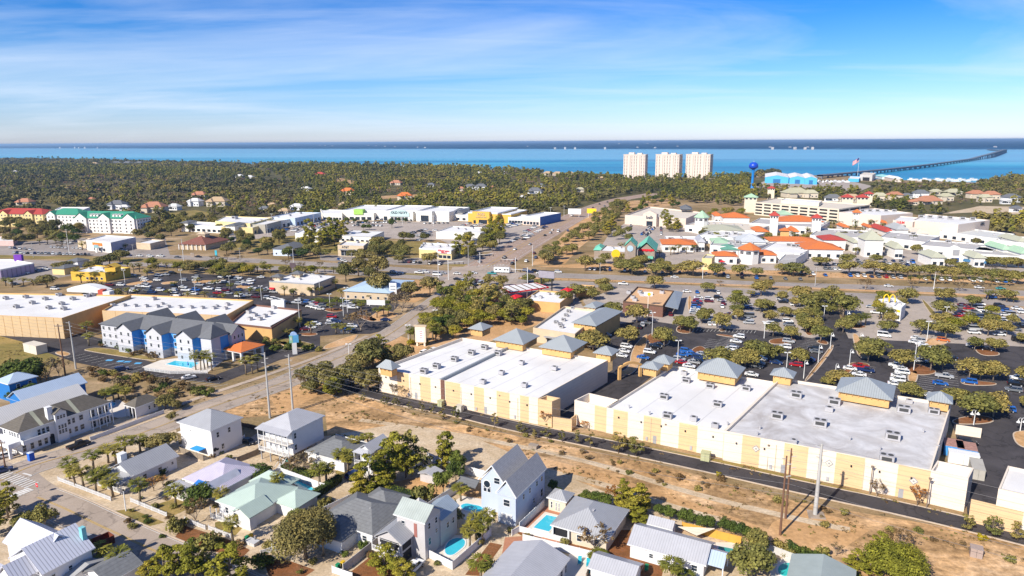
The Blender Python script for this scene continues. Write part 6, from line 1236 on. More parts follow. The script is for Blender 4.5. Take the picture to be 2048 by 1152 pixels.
b=MB();p=G(557,613,6.2)-f.o.location;b.box(p.x-3,p.x+3,p.y-1,p.y+1,5.5,9.2);b.build('sign_screen',trimw,f.o)
f=Flat('bank_building','tan block with white-grey flat roof and red awning near the highway',[(538,562),(628,568),(671,552),(590,545)],6.5,w_buff,r_white,par=.6,partop=trimg)
for x,y in[(585,556),(612,552),(626,550),(600,560),(640,555)]:f.unit(x,y,False,1.1)
f.slab(0,'awning',.02,.12,2.2,3.,1.1,textm['red']);f.slab(1,'awning',.3,.7,2.6,3.,1.2,M('navy_awning',(.02,.03,.08)))
pavilion(f,((544,553),(560,555),(570,551)),8,1.5,w_buff,r_slate,ang=-12);pavilion(f,((582,547),(600,549),(610,545)),8,1.5,w_buff,r_slate,ang=-12)
def hipb(name,label,L,N_,R,h,wall,roof,ang=None,hip=None,over=.6,cat='building',group=None,chim=0,dorm=0,nw=0,D0=None,W0=None,ridge=None,st=1):
 O,a,Wd,D=rect3(L,N_,R,h,ang)
 if W0:O=O+Vector((math.cos(a),math.sin(a),0))*(Wd-W0);Wd=W0
 if D0:D=D0
 o=thing(name,label,cat,O,a,group);b=MB();b.box(over,Wd-over,over,D-over,0,h);b.build('wall',wall,o)
 r=MB();r.hip(0,Wd,0,D,h+.003,hip or min(Wd,D)*.25,ridge=ridge);rf=r.build('roof',roof,o)
 if nw:
  for k in range(st):
   z=1.6+3*k
   for i in range(nw):window(o,(over+(Wd-2*over)*(i+.5)/nw,over-.005,z),-math.pi/2,1.3,1.4,bars=False)
   m=max(1,int(nw*D/Wd))
   for i in range(m):window(o,(Wd-over+.005,over+(D-2*over)*(i+.5)/m,z),0,1.3,1.4,bars=False)
 if chim:b=MB();b.box(Wd*.3,Wd*.3+1,D*.5,D*.5+1,h,h+(hip or min(Wd,D)*.25)+1);b.build('chimney',trimw,rf)
 for i in range(dorm):
  x=Wd*(i+1)/(dorm+1);b=MB();b.box(x-1.2,x+1.2,D*.12,D*.4,h+.3,h+2.2);b.gable(x-1.5,x+1.5,D*.1,D*.42,h+2.2,.9,axis='y');b.build('dormer',wall,rf)
 return o,Wd,D
hipb('office_building','pale building with broad light blue metal hip roof beside the dark car park',(690,580),(780,587),(803,560),4.5,w_buff,M('sky_blue_roof',(.42,.54,.66),rough=.5,var=.04),hip=2.6,nw=6,ang=-14)
f=Flat('restaurant','yellow restaurant with white roof and gabled yellow entrance near the highway',[(141,543),(210,545),(260,535),(190,530)],5.5,w_yel,r_white,par=.7);f.unit(207,538,False,1.5);f.unit(180,538,False,1.2);f.wins(0,4,1.7,1.6,1.4,.4,.95)
b=MB();p=G(226,541,5.4)-f.o.location;b.box(p.x-3.2,p.x+3.2,p.y-3,p.y+3,5.2,7.6);b.gable(p.x-3.8,p.x+3.8,p.y-3.3,p.y+3.3,7.6,2.0,axis='y');b.build('entrance_gable',[w_yel],f.o)
f=Flat('drugstore','white-roofed store with diagonally striped mauve side wall at the far left',[(-60,540),(0,539),(68,526),(20,518),(-60,520)],6,w_purp,r_white,par=.8,partop=trimw)
b=MB();p=G(38,520,6)-f.o.location;b.box(p.x-2.5,p.x+2.5,p.y-1,p.y+1,5.5,9.5);b.build('purple_sign_panel',M('purple_sign',(.16,.04,.34)),f.o)
hipb('shop','small cream shop with dark slate roof behind the yellow restaurant',(104,536),(128,538),(140,530),4,w_yelp,r_slate,ang=-14,hip=1.8);hipb('shop','little dark-roofed kiosk left of the highway palms',(134,522),(155,524),(160,518),4,w_white,r_slate,ang=-14,hip=1.8)
f=Flat('storefront','white flat-roofed store with orange sign and grey side wall',[(172,480),(221,485),(271,474),(210,470)],8,M('pale_stucco',(.70,.66,.6)),r_white,par=.7,partop=trimw);A,B=f.face(0);wslab(f.o,'sign_board',A,B,8,20,4.6,6.8,.3,M('orange_sign',(.75,.2,.04)))
wslab(f.o,'side_wall',f.pts[1],f.pts[2],.1,(f.pts[2]-f.pts[1]).length-.1,0,7.8,.1,M('blue_grey_wall',(.30,.32,.42)));f.wins(0,3,1.8,3,2.4,.25,.8)
f=Flat('storefront','low tan annex left of the orange-signed store',[(155,481),(171,483),(190,478)],5.5,w_buff,r_pbeige)
o,Wd,D=hipb('restaurant','white-columned restaurant with red-brown hip roof and cupola',(353,489),(411,490),(430,478),4.2,w_buff,r_rbrown,hip=5,ang=-12,over=1.2)
b=MB();b.box(Wd*.5-3,Wd*.5+3,D*.5-3,D*.5+3,6,10.5);b.hip(Wd*.5-4,Wd*.5+4,D*.5-4,D*.5+4,10.5,1.6);b.build('cupola',[w_buff],o)
for i in range(7):b=MB();b.box(-.25,.25,-.25,.25,0,4.2);q=b.build('column',trimw,o);q.location=(Wd*i/6*.96+.4,.4,0)
f=Flat('shop','tan shop with white parapet between the oaks and the grey-walled store',[(272,485),(300,487),(330,480)],5,w_buff,r_white)
o,Wd,D=hipb('shop','blue-white gabled shop with dark roof left of the phone shop',(546,497),(585,499),(592,488),5,M('pale_blue_wall',(.55,.63,.75)),r_slate,hip=3,ang=-12,nw=3)
f=Flat('phone_shop','tan phone shop with flat canopy and glass front beside the highway',[(675,490),(727,492),(737,484),(690,481)],8,w_buff,r_white,par=1.);f.wins(0,6,2.4,2.6,4,.12,.88);f.slab(0,'canopy',.08,.92,4.8,5.3,2.,trimg);f.text(0,.3,6.6,'AT&T',2.2,'dark');f.unit(715,485,False,1.2)
f=Flat('pharmacy','pharmacy with white flat roof and red script sign by the junction',[(838,496),(903,500),(922,489),(848,485)],7,w_yelp,r_white,par=.9,partop=trimw)
for x,y in[(845,492),(849,488),(863,490),(877,488),(879,494),(895,492)]:f.unit(x,y,False,1.3)
A,B=f.face(0);Ln=(B-A).length;wslab(f.o,'sign_panel',A,B,Ln*.55,Ln*.99,4.2,7.4,.4,trimw);f.text(0,.77,6.2,'Walgreens',2.1,'red',.6);f.text(0,.78,4.8,'PHARMACY',.9,'red',.6);f.wins(0,3,1.9,3.,2.4,.6,.98);f.slab(0,'canopy',.05,.5,3.2,3.8,1.5,w_yelp)
# ================= old navy centre =================
def strip_mall(lab,L,N_,dep,h,wall,roof=None,par=.9,name='storefront',ex=None):
 A=G(*L,h);B=G(*N_,h);d=(B-A).normalized();n=Vector((-d.y,d.x,0))*dep
 f=Flat(name,lab,[(0,0)]*3 if 0 else[P(A),P(B),P(B+n),P(A+n)],h,wall,roof or r_white,par=par,partop=trimw if wall is not w_yel else None);return f
offw=M('off_white_stucco',(.74,.71,.64),var=.05);mintp=M('mint_panel',(.48,.62,.60),var=.04)
f=strip_mall('off-white store with lime green sign and slate hip entrance',(685,420),(768,421),60,10,offw);f.wins(0,4,2,3,3,.3,.9);A,B=f.face(0);Ln=(B-A).length
wslab(f.o,'entrance_block',A,B,Ln*.15,Ln*.8,0,7.6,6,offw);wslab(f.o,'lime_sign',A,B,Ln*.33,Ln*.55,6.2,11.4,7.,M('lime_sign',(.35,.6,.12)))
for i in range(4):wslab(f.o,'shop_window',A,B,Ln*(.22+.14*i),Ln*(.32+.14*i),.3,3.6,6.1,glass())
f=strip_mall('off-white clothing store with arched mint sign panel',(768,421),(832,422),62,10,offw);A,B=f.face(0);Ln=(B-A).length
wslab(f.o,'entrance_block',A,B,Ln*.02,Ln*.95,0,9.6,5,offw)
d=(B-A).normalized();b=MB();n=16;W_=Ln*.62
for i in range(n):
 t0,t1=i/n,(i+1)/n;z0=6.2+5.6*math.sin(math.pi*(.1+.8*t0))**.7;z1=6.2+5.6*math.sin(math.pi*(.1+.8*t1))**.7;b.add([(W_*t0,-.5,4.6),(W_*t1,-.5,4.6),(W_*t1,-.5,z1),(W_*t0,-.5,z0),(W_*t0,0,4.6),(W_*t1,0,4.6),(W_*t1,0,z1),(W_*t0,0,z0)],[(0,1,2,3),(3,2,6,7),(7,6,5,4)])
q=b.build('arched_sign_panel',mintp,f.o);q.location=Vector((A.x,A.y,0))+d*Ln*.22+Vector((d.y,-d.x,0))*5-f.o.location;q.rotation_euler=(0,0,math.atan2(d.y,d.x))
f.text(0,.53,8.6,'OLD NAVY',3.6,'dark',5.8)
for i in range(5):wslab(f.o,'shop_window',A,B,Ln*(.26+.11*i),Ln*(.35+.11*i),.3,3.9,5.1,glass())
wslab(f.o,'shop_window',A,B,Ln*.04,Ln*.15,.3,4.4,5.1,glass())
f=strip_mall('off-white store with tall glass entrance right of the mint sign',(832,422),(898,424),55,10,offw);A,B=f.face(0);Ln=(B-A).length;wslab(f.o,'entrance_block',A,B,Ln*.08,Ln*.56,0,10.6,6,offw);wslab(f.o,'shop_window',A,B,Ln*.22,Ln*.46,.2,6.4,6.1,glass())
f=strip_mall('low white shop with slate hip roof beside the yellow store',(896,428),(936,430),40,6.5,offw);f.wins(0,3,2,4,2.6,.05,.95);pavilion(f,((898,425),(926,426),(932,419)),7.5,2.5,offw,r_slate,below=1.2,ang=-6)
yel2=M('golden_stucco',(.68,.40,.07),var=.05)
f=strip_mall('golden yellow discount store with large sign letters',(936,424),(995,426),60,11,yel2,par=1.2);A,B=f.face(0);Ln=(B-A).length;wslab(f.o,'entrance_block',A,B,Ln*.2,Ln*.78,0,12,4,yel2);wslab(f.o,'entrance_glass',A,B,Ln*.42,Ln*.7,.2,4.2,4.1,glass());f.text(0,.5,9.6,'ROSS',3.4,'grey',4.5);f.text(0,.5,6.8,'DRESS FOR LESS',1.6,'grey',4.5)
for u in(.24,.86):wslab(f.o,'shop_window',A,B,Ln*u,Ln*(u+.08),.3,3.6,4.1 if u<.5 else.1,glass())
f=strip_mall('plain golden wing right of the yellow discount store',(995,427),(1022,428),45,9.5,yel2)
f=strip_mall('low white shop row right of the golden store',(1016,434),(1048,435),25,6.5,offw);f.wins(0,5,2,3,2.6,.05,.95)
f=strip_mall('white end unit with blue side wall at the shopping centre corner',(1045,432),(1080,434),45,8.5,M('blush_stucco',(.68,.56,.48)));f.wins(0,5,2,3,3,.05,.95);wslab(f.o,'side_wall',f.pts[1],f.pts[2],.1,(f.pts[2]-f.pts[1]).length-.1,0,8.4,.1,M('blue_side',(.06,.16,.42)))
f=Flat('storefront','white low shop row left of the lime-signed store',[(646,427),(684,428),(686,420),(640,418)],7,offw,r_white);f.wins(0,6,2,3,2.6,.03,.97)
bl=M('pale_blue_stucco',(.50,.60,.72),var=.05)
for(a,c,h,w_,lab,k)in[((590,436),(642,425),8,bl,'pale blue shopfront with curved top at the bend of the old wing',3),((562,441),(590,436),7,offw,'white-parapet shop left of the pale blue shopfront',2),((530,449),(562,441),8,M('taupe_stucco',(.40,.37,.30)),'taupe shopfront in the oblique left wing',3),((505,455),(530,449),6.5,w_yelp,'pale yellow shop in the oblique left wing',2)]:
 A=G(*a,h);B=G(*c,h);d=(B-A).normalized();n=Vector((-d.y,d.x,0))*30;f=Flat('storefront',lab,[P(A),P(B),P(B+n),P(A+n)],h,w_,r_white);f.wins(0,max(3,int((B-A).length/7)),2,4,3,.03,.97);
 for t in(.3,.7):q=A+(B-A)*t+n*.5;x,y=P(q);f.unit(x,y,False,2)
f=Flat('storefront','low white restaurant with small corner towers behind the oaks',[(366,450),(470,455),(482,448),(375,442)],6,offw,r_white);f.wins(0,9,2,4,2.6,.05,.95);pavilion(f,((362,445),(376,446),(380,442)),8.5,1.5,offw,r_slate,below=8,ang=-10);pavilion(f,((455,450),(470,452),(474,446)),8.5,1.5,offw,r_slate,below=8,ang=-10)
f=Flat('storefront','long yellow-walled store with white roof left of the old wing',[(430,442),(500,447),(545,435),(450,432)],9,w_yelp,r_white);f.unit(470,438,True,2)
f=Flat('shop','white flat-roofed block with dark side in the middle of the lot',[(590,466),(640,470),(668,460),(612,456)],6.5,offw,r_white);f.unit(625,462,False,2)
f=Flat('shop','slate-edged white shop row facing the highway above the oaks',[(678,470),(742,474),(768,463),(705,460)],6,offw,r_white,par=.5,partop=trimg);f.wins(0,6,2.2,3,2.2,.04,.96)
f=Flat('shop','white flat-roofed restaurant right of the planted strips',[(872,463),(960,466),(985,456),(905,452)],6,offw,r_white);[f.unit(x,y,False,1.6)for x,y in[(915,458),(930,460),(945,457),(960,460)]]
# ================= mall on the right =================
f=Flat('department_store','pale stone department store with arched entrance beside the north road woods',[(1250,430),(1372,437),(1402,424),(1300,413)],9,M('pale_stone',(.64,.53,.44),var=.05),r_pbeige,par=1.2)
A,B=f.face(0);Ln=(B-A).length;wslab(f.o,'entrance_block',A,B,Ln*.34,Ln*.56,0,12,5,MATS['pale_stone']);d=(B-A).normalized()
b=MB();b.add([(0,-5.1,12),(Ln*.22,-5.1,12),(Ln*.11,-5.1,15),(0,0,12),(Ln*.22,0,12),(Ln*.11,0,15)],[(0,1,2),(0,2,5,3),(1,4,5,2)]);q=b.build('entrance_gable',MATS['pale_stone'],f.o);q.location=Vector((A.x,A.y,0))+d*Ln*.34-f.o.location;q.rotation_euler=(0,0,math.atan2(d.y,d.x))
wslab(f.o,'entrance_glass',A,B,Ln*.40,Ln*.50,.2,5,5.1,glass());f.text(0,.45,8.6,'belk',4.2,'dark',5.5)
pavilion(f,((1360,417),(1385,419),(1398,414)),11,3,r_slate,r_slate,below=1,ang=-12)
def M2(n):return MATS[n]
mallw=M('mall_white',(.72,.70,.66),var=.05)
def tower(label,x,y,wpx,ht,roofm,wall=mallw,hip=None,n=4,cat='tower',over=1.2,name='roof_tower',win=True):
 """square tower with pyramid roof; x,y = photo pixel of its foot"""
 p=G(x,y);fw=p.length;w=wpx*fw/F;o=thing(name,label,cat,p,math.radians(-20));b=MB();
 b.box(-w/2,w/2,-w/2,w/2,0,ht);b.build('wall',wall,o);r=MB();r.hip(-w/2-over,w/2+over,-w/2-over,w/2+over,ht,hip or w*.45,ridge=0);r.build('roof',roofm,o)
 if win:
  for k in range(3):window(o,(-w/2+w*(k+.5)/3,-w/2-.01,ht-1.6),-math.pi/2,w*.2,1.6,bars=False);window(o,(w/2+.01,-w/2+w*(k+.5)/3,ht-1.6),0,w*.2,1.6,bars=False)
 return o
f=Flat('cinema','large cream cinema block with white roof at the back of the mall',[(1826,440),(1917,449),(1980,440),(1850,428)],12,w_condo,r_white,par=1.);f.text(1,.75,10,'AMC',3.6,'dark',.4)
for x in(1842,1860,1880,1900,1925,1945):f.unit(x,435+(x-1842)*.05,True,1.6)
f=Flat('department_store','cream windowless store with white roof right of the parking garage',[(1678,424),(1762,431),(1826,426),(1748,416)],12,w_condo,r_white,par=1.)
for x in(1725,1740,1755,1772,1788):f.unit(x,423,True,1.5)
f=Flat('clothing_store','cream storefront with tall windows and red letters beside the white roofs',[(1786,440),(1826,444),(1850,436),(1800,432)],11,w_condo,r_white);f.text(0,.4,9.5,'H&M',3.4,'red');f.wins(0,3,6,3,3,.1,.7)
f=Flat('parking_garage','four-level cream parking garage with red-roofed stair towers',[(1510,404),(1678,418),(1740,409),(1555,395)],14,w_conc,r_pbeige,par=1.2)
A,B=f.face(0);Ln=(B-A).length
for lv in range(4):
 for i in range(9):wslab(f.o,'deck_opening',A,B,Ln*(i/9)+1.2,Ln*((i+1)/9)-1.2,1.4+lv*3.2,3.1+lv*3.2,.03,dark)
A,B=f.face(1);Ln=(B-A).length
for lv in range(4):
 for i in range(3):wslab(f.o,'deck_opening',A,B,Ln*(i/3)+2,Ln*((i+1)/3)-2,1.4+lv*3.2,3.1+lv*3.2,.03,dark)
tower('cream stair tower with pale green pyramid roof at the left end of the garage',1500,424,22,17,r_pgreen,w_conc,hip=4);tower('cream stair tower with red pyramid roof at the right corner of the garage',1692,422,18,16,r_red,w_conc,hip=3.5);tower('second red-roofed stair tower right of the garage corner',1722,420,18,15,r_red,w_conc,hip=3.5);tower('small red-roofed tower behind the left end of the garage',1541,398,12,15,r_red,w_conc,hip=3);tower('far red-roofed stair tower behind the garage right end',1735,412,12,15,r_red,w_conc,hip=3)
f=Flat('garage_annex','pale upper deck structure standing on the back of the garage',[(1562,400),(1638,406),(1645,401),(1570,396)],16.5,w_conc,r_white,base=12.9);
MALL=[((1370,450),(1510,462),(1545,448),(1400,440),6,r_pbeige,'beige flat-roofed mall block left of the garage'),((1500,446),(1640,455),(1660,443),(1520,436),7,r_flatg,'grey flat-roofed mall block below the orange roof'),((1395,470),(1490,478),(1530,466),(1420,460),6,r_white,'white flat-roofed mall block in the left courtyard'),((1330,482),(1395,482),(1410,473),(1330,472),6,r_white,'white flat roof framed in orange beside the seafood restaurant'),((1420,490),(1500,497),(1560,482),(1430,476),6,r_flatg,'grey flat-roofed wing behind the white octagon tower'),((1520,500),(1600,508),(1650,485),(1560,478),6,r_white,'white-roofed wing inside the long orange roof'),((1620,470),(1730,476),(1745,462),(1640,456),7,r_flatg,'grey flat-roofed block behind the red ridge roof'),((1760,474),(1850,484),(1880,472),(1780,462),7,r_flatg,'grey flat-roofed block behind the khaki gable'),((1840,490),(1985,502),(2010,490),(1860,480),7,r_flatg,'long grey flat-roofed block with orange edge'),((1935,506),(2060,514),(2080,496),(1960,492),7,r_flatg,'grey-white flat roofs at the right edge of the mall'),((1880,462),(2000,478),(2030,468),(1900,452),6,M('pale_tin_roof',(.55,.55,.52)),'long pale metal-roofed row of blue shopfronts'),((1990,480),(2120,492),(2140,482),(2010,470),6,MATS['pale_tin_roof'],'pale metal-roofed row running off the right edge')]
for a,c,d,k,h,rm,lab in MALL:
 f=Flat('mall_block',lab,[a,c,d,k],h,mallw,rm,par=.8)
 for _ in range(5):
  u,v=trng.uniform(.15,.85),trng.uniform(.2,.8);q=f.pts[0].lerp(f.pts[1],u).lerp(f.pts[3].lerp(f.pts[2],u),v);x,y=P(q);f.unit(x,y,trng.random()<.4,1.4)
 f.wins(0,max(4,int((f.pts[1]-f.pts[0]).length/8)),2,3.5,2.6,.03,.97)
HIPS=[((1440,431),(1501,436),(1512,430),8,r_orange,4,'orange hip roof wing left of the garage tower'),((1425,429),(1446,432),(1455,427),7,r_orange,2.5,'small orange hip roof beside the garage woods'),((1548,438),(1650,444),(1668,436),8,r_orange,4,'long orange hip roof below the parking garage'),((1555,428),(1590,430),(1600,425),8,r_pgreen,3,'pale green hip roof behind the long orange roof'),((1400,452),(1490,462),(1504,452),6,r_khaki,3,'khaki hip roof wing with arched openings'),((1505,459),(1540,464),(1548,456),6,r_orange,2.5,'orange-red gable row left of the white clock tower'),((1470,480),(1535,485),(1530,476),6.5,M('pale_grey_tin',(.46,.48,.50)),5,'pale grey pyramid roof behind the white octagon tower'),((1425,485),(1465,488),(1478,478),5,r_pgreen,2,'pale green roof in the left courtyard'),((1440,497),(1480,500),(1500,492),4.5,M('sage_green_roof',(.12,.30,.22)),2,'dark green low roof behind the octagon tower'),((1325,494),(1395,490),(1400,480),5.5,r_orange,2.5,'orange roof wing right of the seafood restaurant'),((1395,484),(1412,485),(1420,476),7,r_galvl,3,'grey hip roof at the corner of the mall walk'),((1426,510),(1477,513),(1480,505),5.5,r_orange,2,'orange tiled roof left of the octagon tower'),((1520,512),(1556,511),(1560,503),5.5,r_orange,2,'orange tiled roof right of the octagon tower'),((1535,480),(1640,484),(1650,476),6.5,r_orange,2.2,'orange roof strip behind the white-roofed wing'),((1620,505),(1690,500),(1698,488),6.5,r_orange,3.6,'long orange roof wing with white gable end'),((1630,472),(1695,481),(1702,473),8,r_red,2.4,'bright red gable roof beside the lighthouse tower'),((1700,483),(1718,486),(1735,470),7,r_khaki,2.5,'khaki roof between the red ridge and the pink-lettered hall'),((1716,475),(1771,481),(1784,475),12,r_khaki,6,'khaki hip-roofed hall with cupola and faint pink letters'),((1770,490),(1810,498),(1830,490),7,r_khaki,3.5,'khaki-roofed white shop with blue shutters'),((1784,457),(1820,460),(1838,453),7,M('grey_hip_roof',(.36,.37,.37)),4,'grey hip-roofed pavilion with a band of windows'),
((1818,
464),
(1860,
468),
(1870,
460),
5,
r_pbeige,
3,
'beige low hip roof right of the grey pavilion'),
((1680,
432),
(1700,
436),
(1712,
430),
6,
MATS['grey_hip_roof'],
3.5,
'grey pyramid roof behind the palm court'),
((1632,
445),
(1660,
448),
(1676,
440),
5,
MATS['pale_grey_tin'],
2.5,
'pale grey low roof behind the palm court'),
((1680,
452),
(1700,
455),
(1706,
449),
6,
r_orange,
2,
'small orange hip roof in the palm court'),
((1728,
452),
(1744,
455),
(1750,
450),
6,
r_orange,
2,
'orange-roofed kiosk with white arcade in the palm court'),
((1760,
444),
(1775,
447),
(1782,
441),
6,
r_orange,
2,
'orange-roofed kiosk beside the cream store'),
((1765,
462),
(1788,
464),
(1790,
453),
4,
r_red,
3,
'deep red sloped roof beside the grey pavilion'),
((1582,
461),
(1600,
464),
(1606,
457),
5,
r_orange,
2.5,
'orange hip roof between the towers'),
((1848,
510),
(1895,
516),
(1912,
506),
6,
r_khaki,
3,
'khaki shed roof left of the white barn gable'),
((1922,
508),
(1975,
517),
(1985,
508),
6,
r_khaki,
3,
'khaki shed roof right of the white barn gable'),
((1985,
494),
(2022,
500),
(2035,
490),
8,
r_pgreen,
3,
'pale green hip roof on blue-white walls near the right edge'),
((2015,
500),
(2075,
508),
(2090,
498),
8,
r_pgreen,
3,
'second pale green hip roof cut by the right edge'),
((2015,
478),
(2060,
484),
(2080,
474),
6,
r_khaki,
3,
'khaki hip roof behind the pale green pair'),
]
for L_,N_,R_,h,rm,hp,lab in HIPS:
 o,Wd,D=hipb('mall_building',lab,L_,N_,R_,h,mallw,rm,hip=hp,over=.8,ang=-9,D0=None)
 n=max(2,int(Wd/6));
 for i in range(n):window(o,(.8+(Wd-1.6)*(i+.5)/n,.79,2.2),-math.pi/2,2.4,2.4,bars=False)
tower('white clock tower with red pyramid roof in the mall plaza',1546,470,14,17,r_red,hip=3.4);tower('white lighthouse-like tower with red roof left of the red ridge',1630,476,15,17,r_red,hip=3.2);tower('white square tower with orange roof in the palm court',1711,452,11,13,r_orange,hip=3);tower('orange-roofed box tower on the long orange roof strip',1568,480,15,8,r_orange,w_ochre,hip=2.2,win=False)
def octag(label,x,y,wpx,ht,roofm,hip,wall=mallw):
 p=G(x,y);w=wpx*p.length/F/2;o=thing('corner_rotunda',label,'tower',p);b=MB();b.lathe([(w,0),(w,ht)],8);b.build('wall',wall,o);r=MB();r.lathe([(w*1.2,ht),(w*1.2,ht+.3),(0.05,ht+hip)],8);r.build('roof',roofm,o)
 for i in range(8):
  a=(i+.5)*math.pi/4;q=Vector((math.cos(a),math.sin(a),0))*w*.925;window(o,(q.x,q.y,ht-2),a,w*.5,2.2,bars=True)
octag('white octagonal rotunda with bright orange roof facing the highway',1497,526,38,9.5,r_orange,4.4);octag('white octagonal rotunda with pale green cone roof and spire',1402,466,26,14,r_pgreen,6)
o=thing('barn_gable_front','white barn-shaped gable front with grey louvre and blue door','storefront',G(1908,526),math.radians(-9));b=MB();sc=G(1908,526).length/F;w=34*sc/2
prof=[(-w,0),(w,0),(w,5.5),(w*.55,9.5),(0,11.5),(-w*.55,9.5),(-w,5.5)];b.add([(x,-1,z)for x,z in prof]+[(x,3,z)for x,z in prof],[tuple(range(7)),tuple(range(13,6,-1))]+[(i,7+i,7+(i+1)%7,(i+1)%7)for i in range(7)]);b.build('gable_wall',mallw,o)
b=MB();b.box(-w*.3,w*.3,-1.15,-1.0,5.2,9);b.build('louvre',trimg,o);b=MB();b.box(-w*.35,w*.35,-1.12,-1.0,0,3.6);b.build('door',M('navy_door',(.03,.08,.25)),o)
for x0,x1 in((1852,1892),(1926,1972)):
 o=lowwall('blue awning row %s of the white barn gable'%('left' if x0<1900 else 'right'),(x0,525 if x0<1900 else 530),(x1,528 if x0<1900 else 535),4,M('blue_awning',(.05,.16,.30)),t=3,name='awning_row',cat='awning',z=2.6)
def gableb(name,label,L,N_,R,h,wall,roof,gh,axis='y',ang=None,over=.5,cat='building',nw=0,D0=None,W0=None,group=None,t=.2):
 O,a,Wd,D=rect3(L,N_,R,h,ang)
 if W0:O=O+Vector((math.cos(a),math.sin(a),0))*(Wd-W0);Wd=W0
 if D0:D=D0
 o=thing(name,label,cat,O,a,group);b=MB();b.box(over,Wd-over,over,D-over,0,h)
 if axis=='y':b.gablewall(over,Wd-over,over,D-2*over,h,gh*(Wd-2*over)/Wd*.98,'y')
 else:b.gablewall(over,D-over,over,Wd-2*over,h,gh*(D-2*over)/D*.98,'x')
 b.build('wall',wall,o);r=MB();r.gable(0,Wd,0,D,h,gh,axis=axis,t=t);rf=r.build('roof',roof,o);return o,Wd,D,rf
o,Wd,D,_=gableb('seafood_restaurant','stone restaurant with seafoam gable roof and red sign lettering',(1274,497),(1313,503),(1322,489),8,w_stone,r_seaf,6,ang=-14,over=1.2)
for i in range(7):b=MB();b.box(-.8,.8,-.3,0,-.5-(i%2)*.3,.7);q=b.build('red_letter_shape',textm['red'],o);q.location=(Wd*.2+i*Wd*.1,1.1,8.5);
b=MB();b.box(Wd*.15,Wd*.85,-1.2,1.2,3,4.6);b.build('awning',r_seaf,o);b=MB();b.box(Wd*.2,Wd*.8,1.0,1.25,.2,2.9);b.build('shop_window',glass(),o)
o,Wd,D,_=gableb('restaurant_tower','narrow stone gabled tower with pale round emblem beside the seafood restaurant',(1250,489),(1273,493),(1280,486),13,w_stone,r_seaf,4,ang=-14,over=.5)
b=MB();b.tube([(Wd/2,.5,11.5),(Wd/2,.2,11.5)],2.0,20);b.build('round_emblem',M('pale_blue_emblem',(.40,.52,.60)),o)
f=Flat('surf_shop','white flat-roofed shop with round yellow emblem near the junction',[(1200,501),(1250,504),(1262,494),(1212,490)],6,w_stone,r_white)
b=MB();q=G(1231,510,4);b.tube([(0,0,0),(0,-.4,0)],3.0,24);k=b.build('yellow_emblem',textm['yellow'],f.o);k.location=q-f.o.location+Vector((0,-1,1));[f.unit(x,y,False,1.4)for x,y in((1225,497),(1240,496))]
hipb('shop','small seafoam-roofed kiosk left of the yellow emblem shop',(1188,498),(1208,501),(1214,493),4.5,w_stone,r_seaf,ang=-12,hip=2.5)
f=Flat('shopfront','pale shopfront with red script between the palms and octagon',[(1404,516),(1424,517),(1430,510),(1412,508)],7.5,w_yelp,r_flatg);
f=Flat('shopfront','dark-fronted shop row right of the octagon rotunda',[(1556,522),(1592,517),(1612,505),(1570,508)],6,mallw,r_flatg);f.wins(0,5,2.2,3.4,3,.03,.97)
for i,(x,y,c)in enumerate([(1440,525,'yellow'),(1450,527,'yellow'),(1432,520,'red'),(1444,530,'red'),(1454,522,'yellow')]):
 o=thing('patio_umbrella','%s patio umbrella in the yard beside the octagon rotunda, %s from left'%(c,ORD[sorted([1440,1450,1432,1444,1454]).index(x)+1]),'umbrella',G(x,y),0,'patio umbrellas by the mall');b=MB();b.tube([(0,0,0),(0,0,2.6)],.06,5);b.build('pole',trimw,o);b=MB();b.lathe([(2.2,2.3),(0.02,3.2)],8);b.build('canopy',textm[c],o)
 # ================= fast-food with yellow arches =================
f=Flat('fast_food_restaurant','white fast food building with yellow arches on its curved roof',[(1757,598),(1787,613),(1812,609),(1790,595)],5,w_white,r_white,par=.6,partop=trimw)
A,B=f.face(1);
lowf=Flat('drive_through_restaurant','white front block of the yellow-arched restaurant with yellow panel',[(1786,612),(1803,616),(1812,607),(1795,603)],6.2,w_white,r_white,par=.7,partop=trimw);A,B=lowf.face(0);wslab(lowf.o,'yellow_panel',A,B,(B-A).length*.5,(B-A).length*.9,4.0,5.0,.1,textm['yellow']);lowf.wins(0,3,1.7,1.3,2,.1,.9);lowf.unit(1799,609,False,1.1)
b=MB()
for k in(-1,1):
 pts=[Vector((k*1.3+1.3*math.cos(t),0,3.6*math.sin(t)))for t in np.linspace(0,math.pi,13)]
 b.tube(pts,.28,6)
q=b.build('yellow_arches',textm['yellow'],f.o);q.location=G(1778,604,5)-f.o.location;q.rotation_euler=(0,0,-.25)
for x,y in((1780,603),(1772,600)):f.unit(x,y,False,1.2)
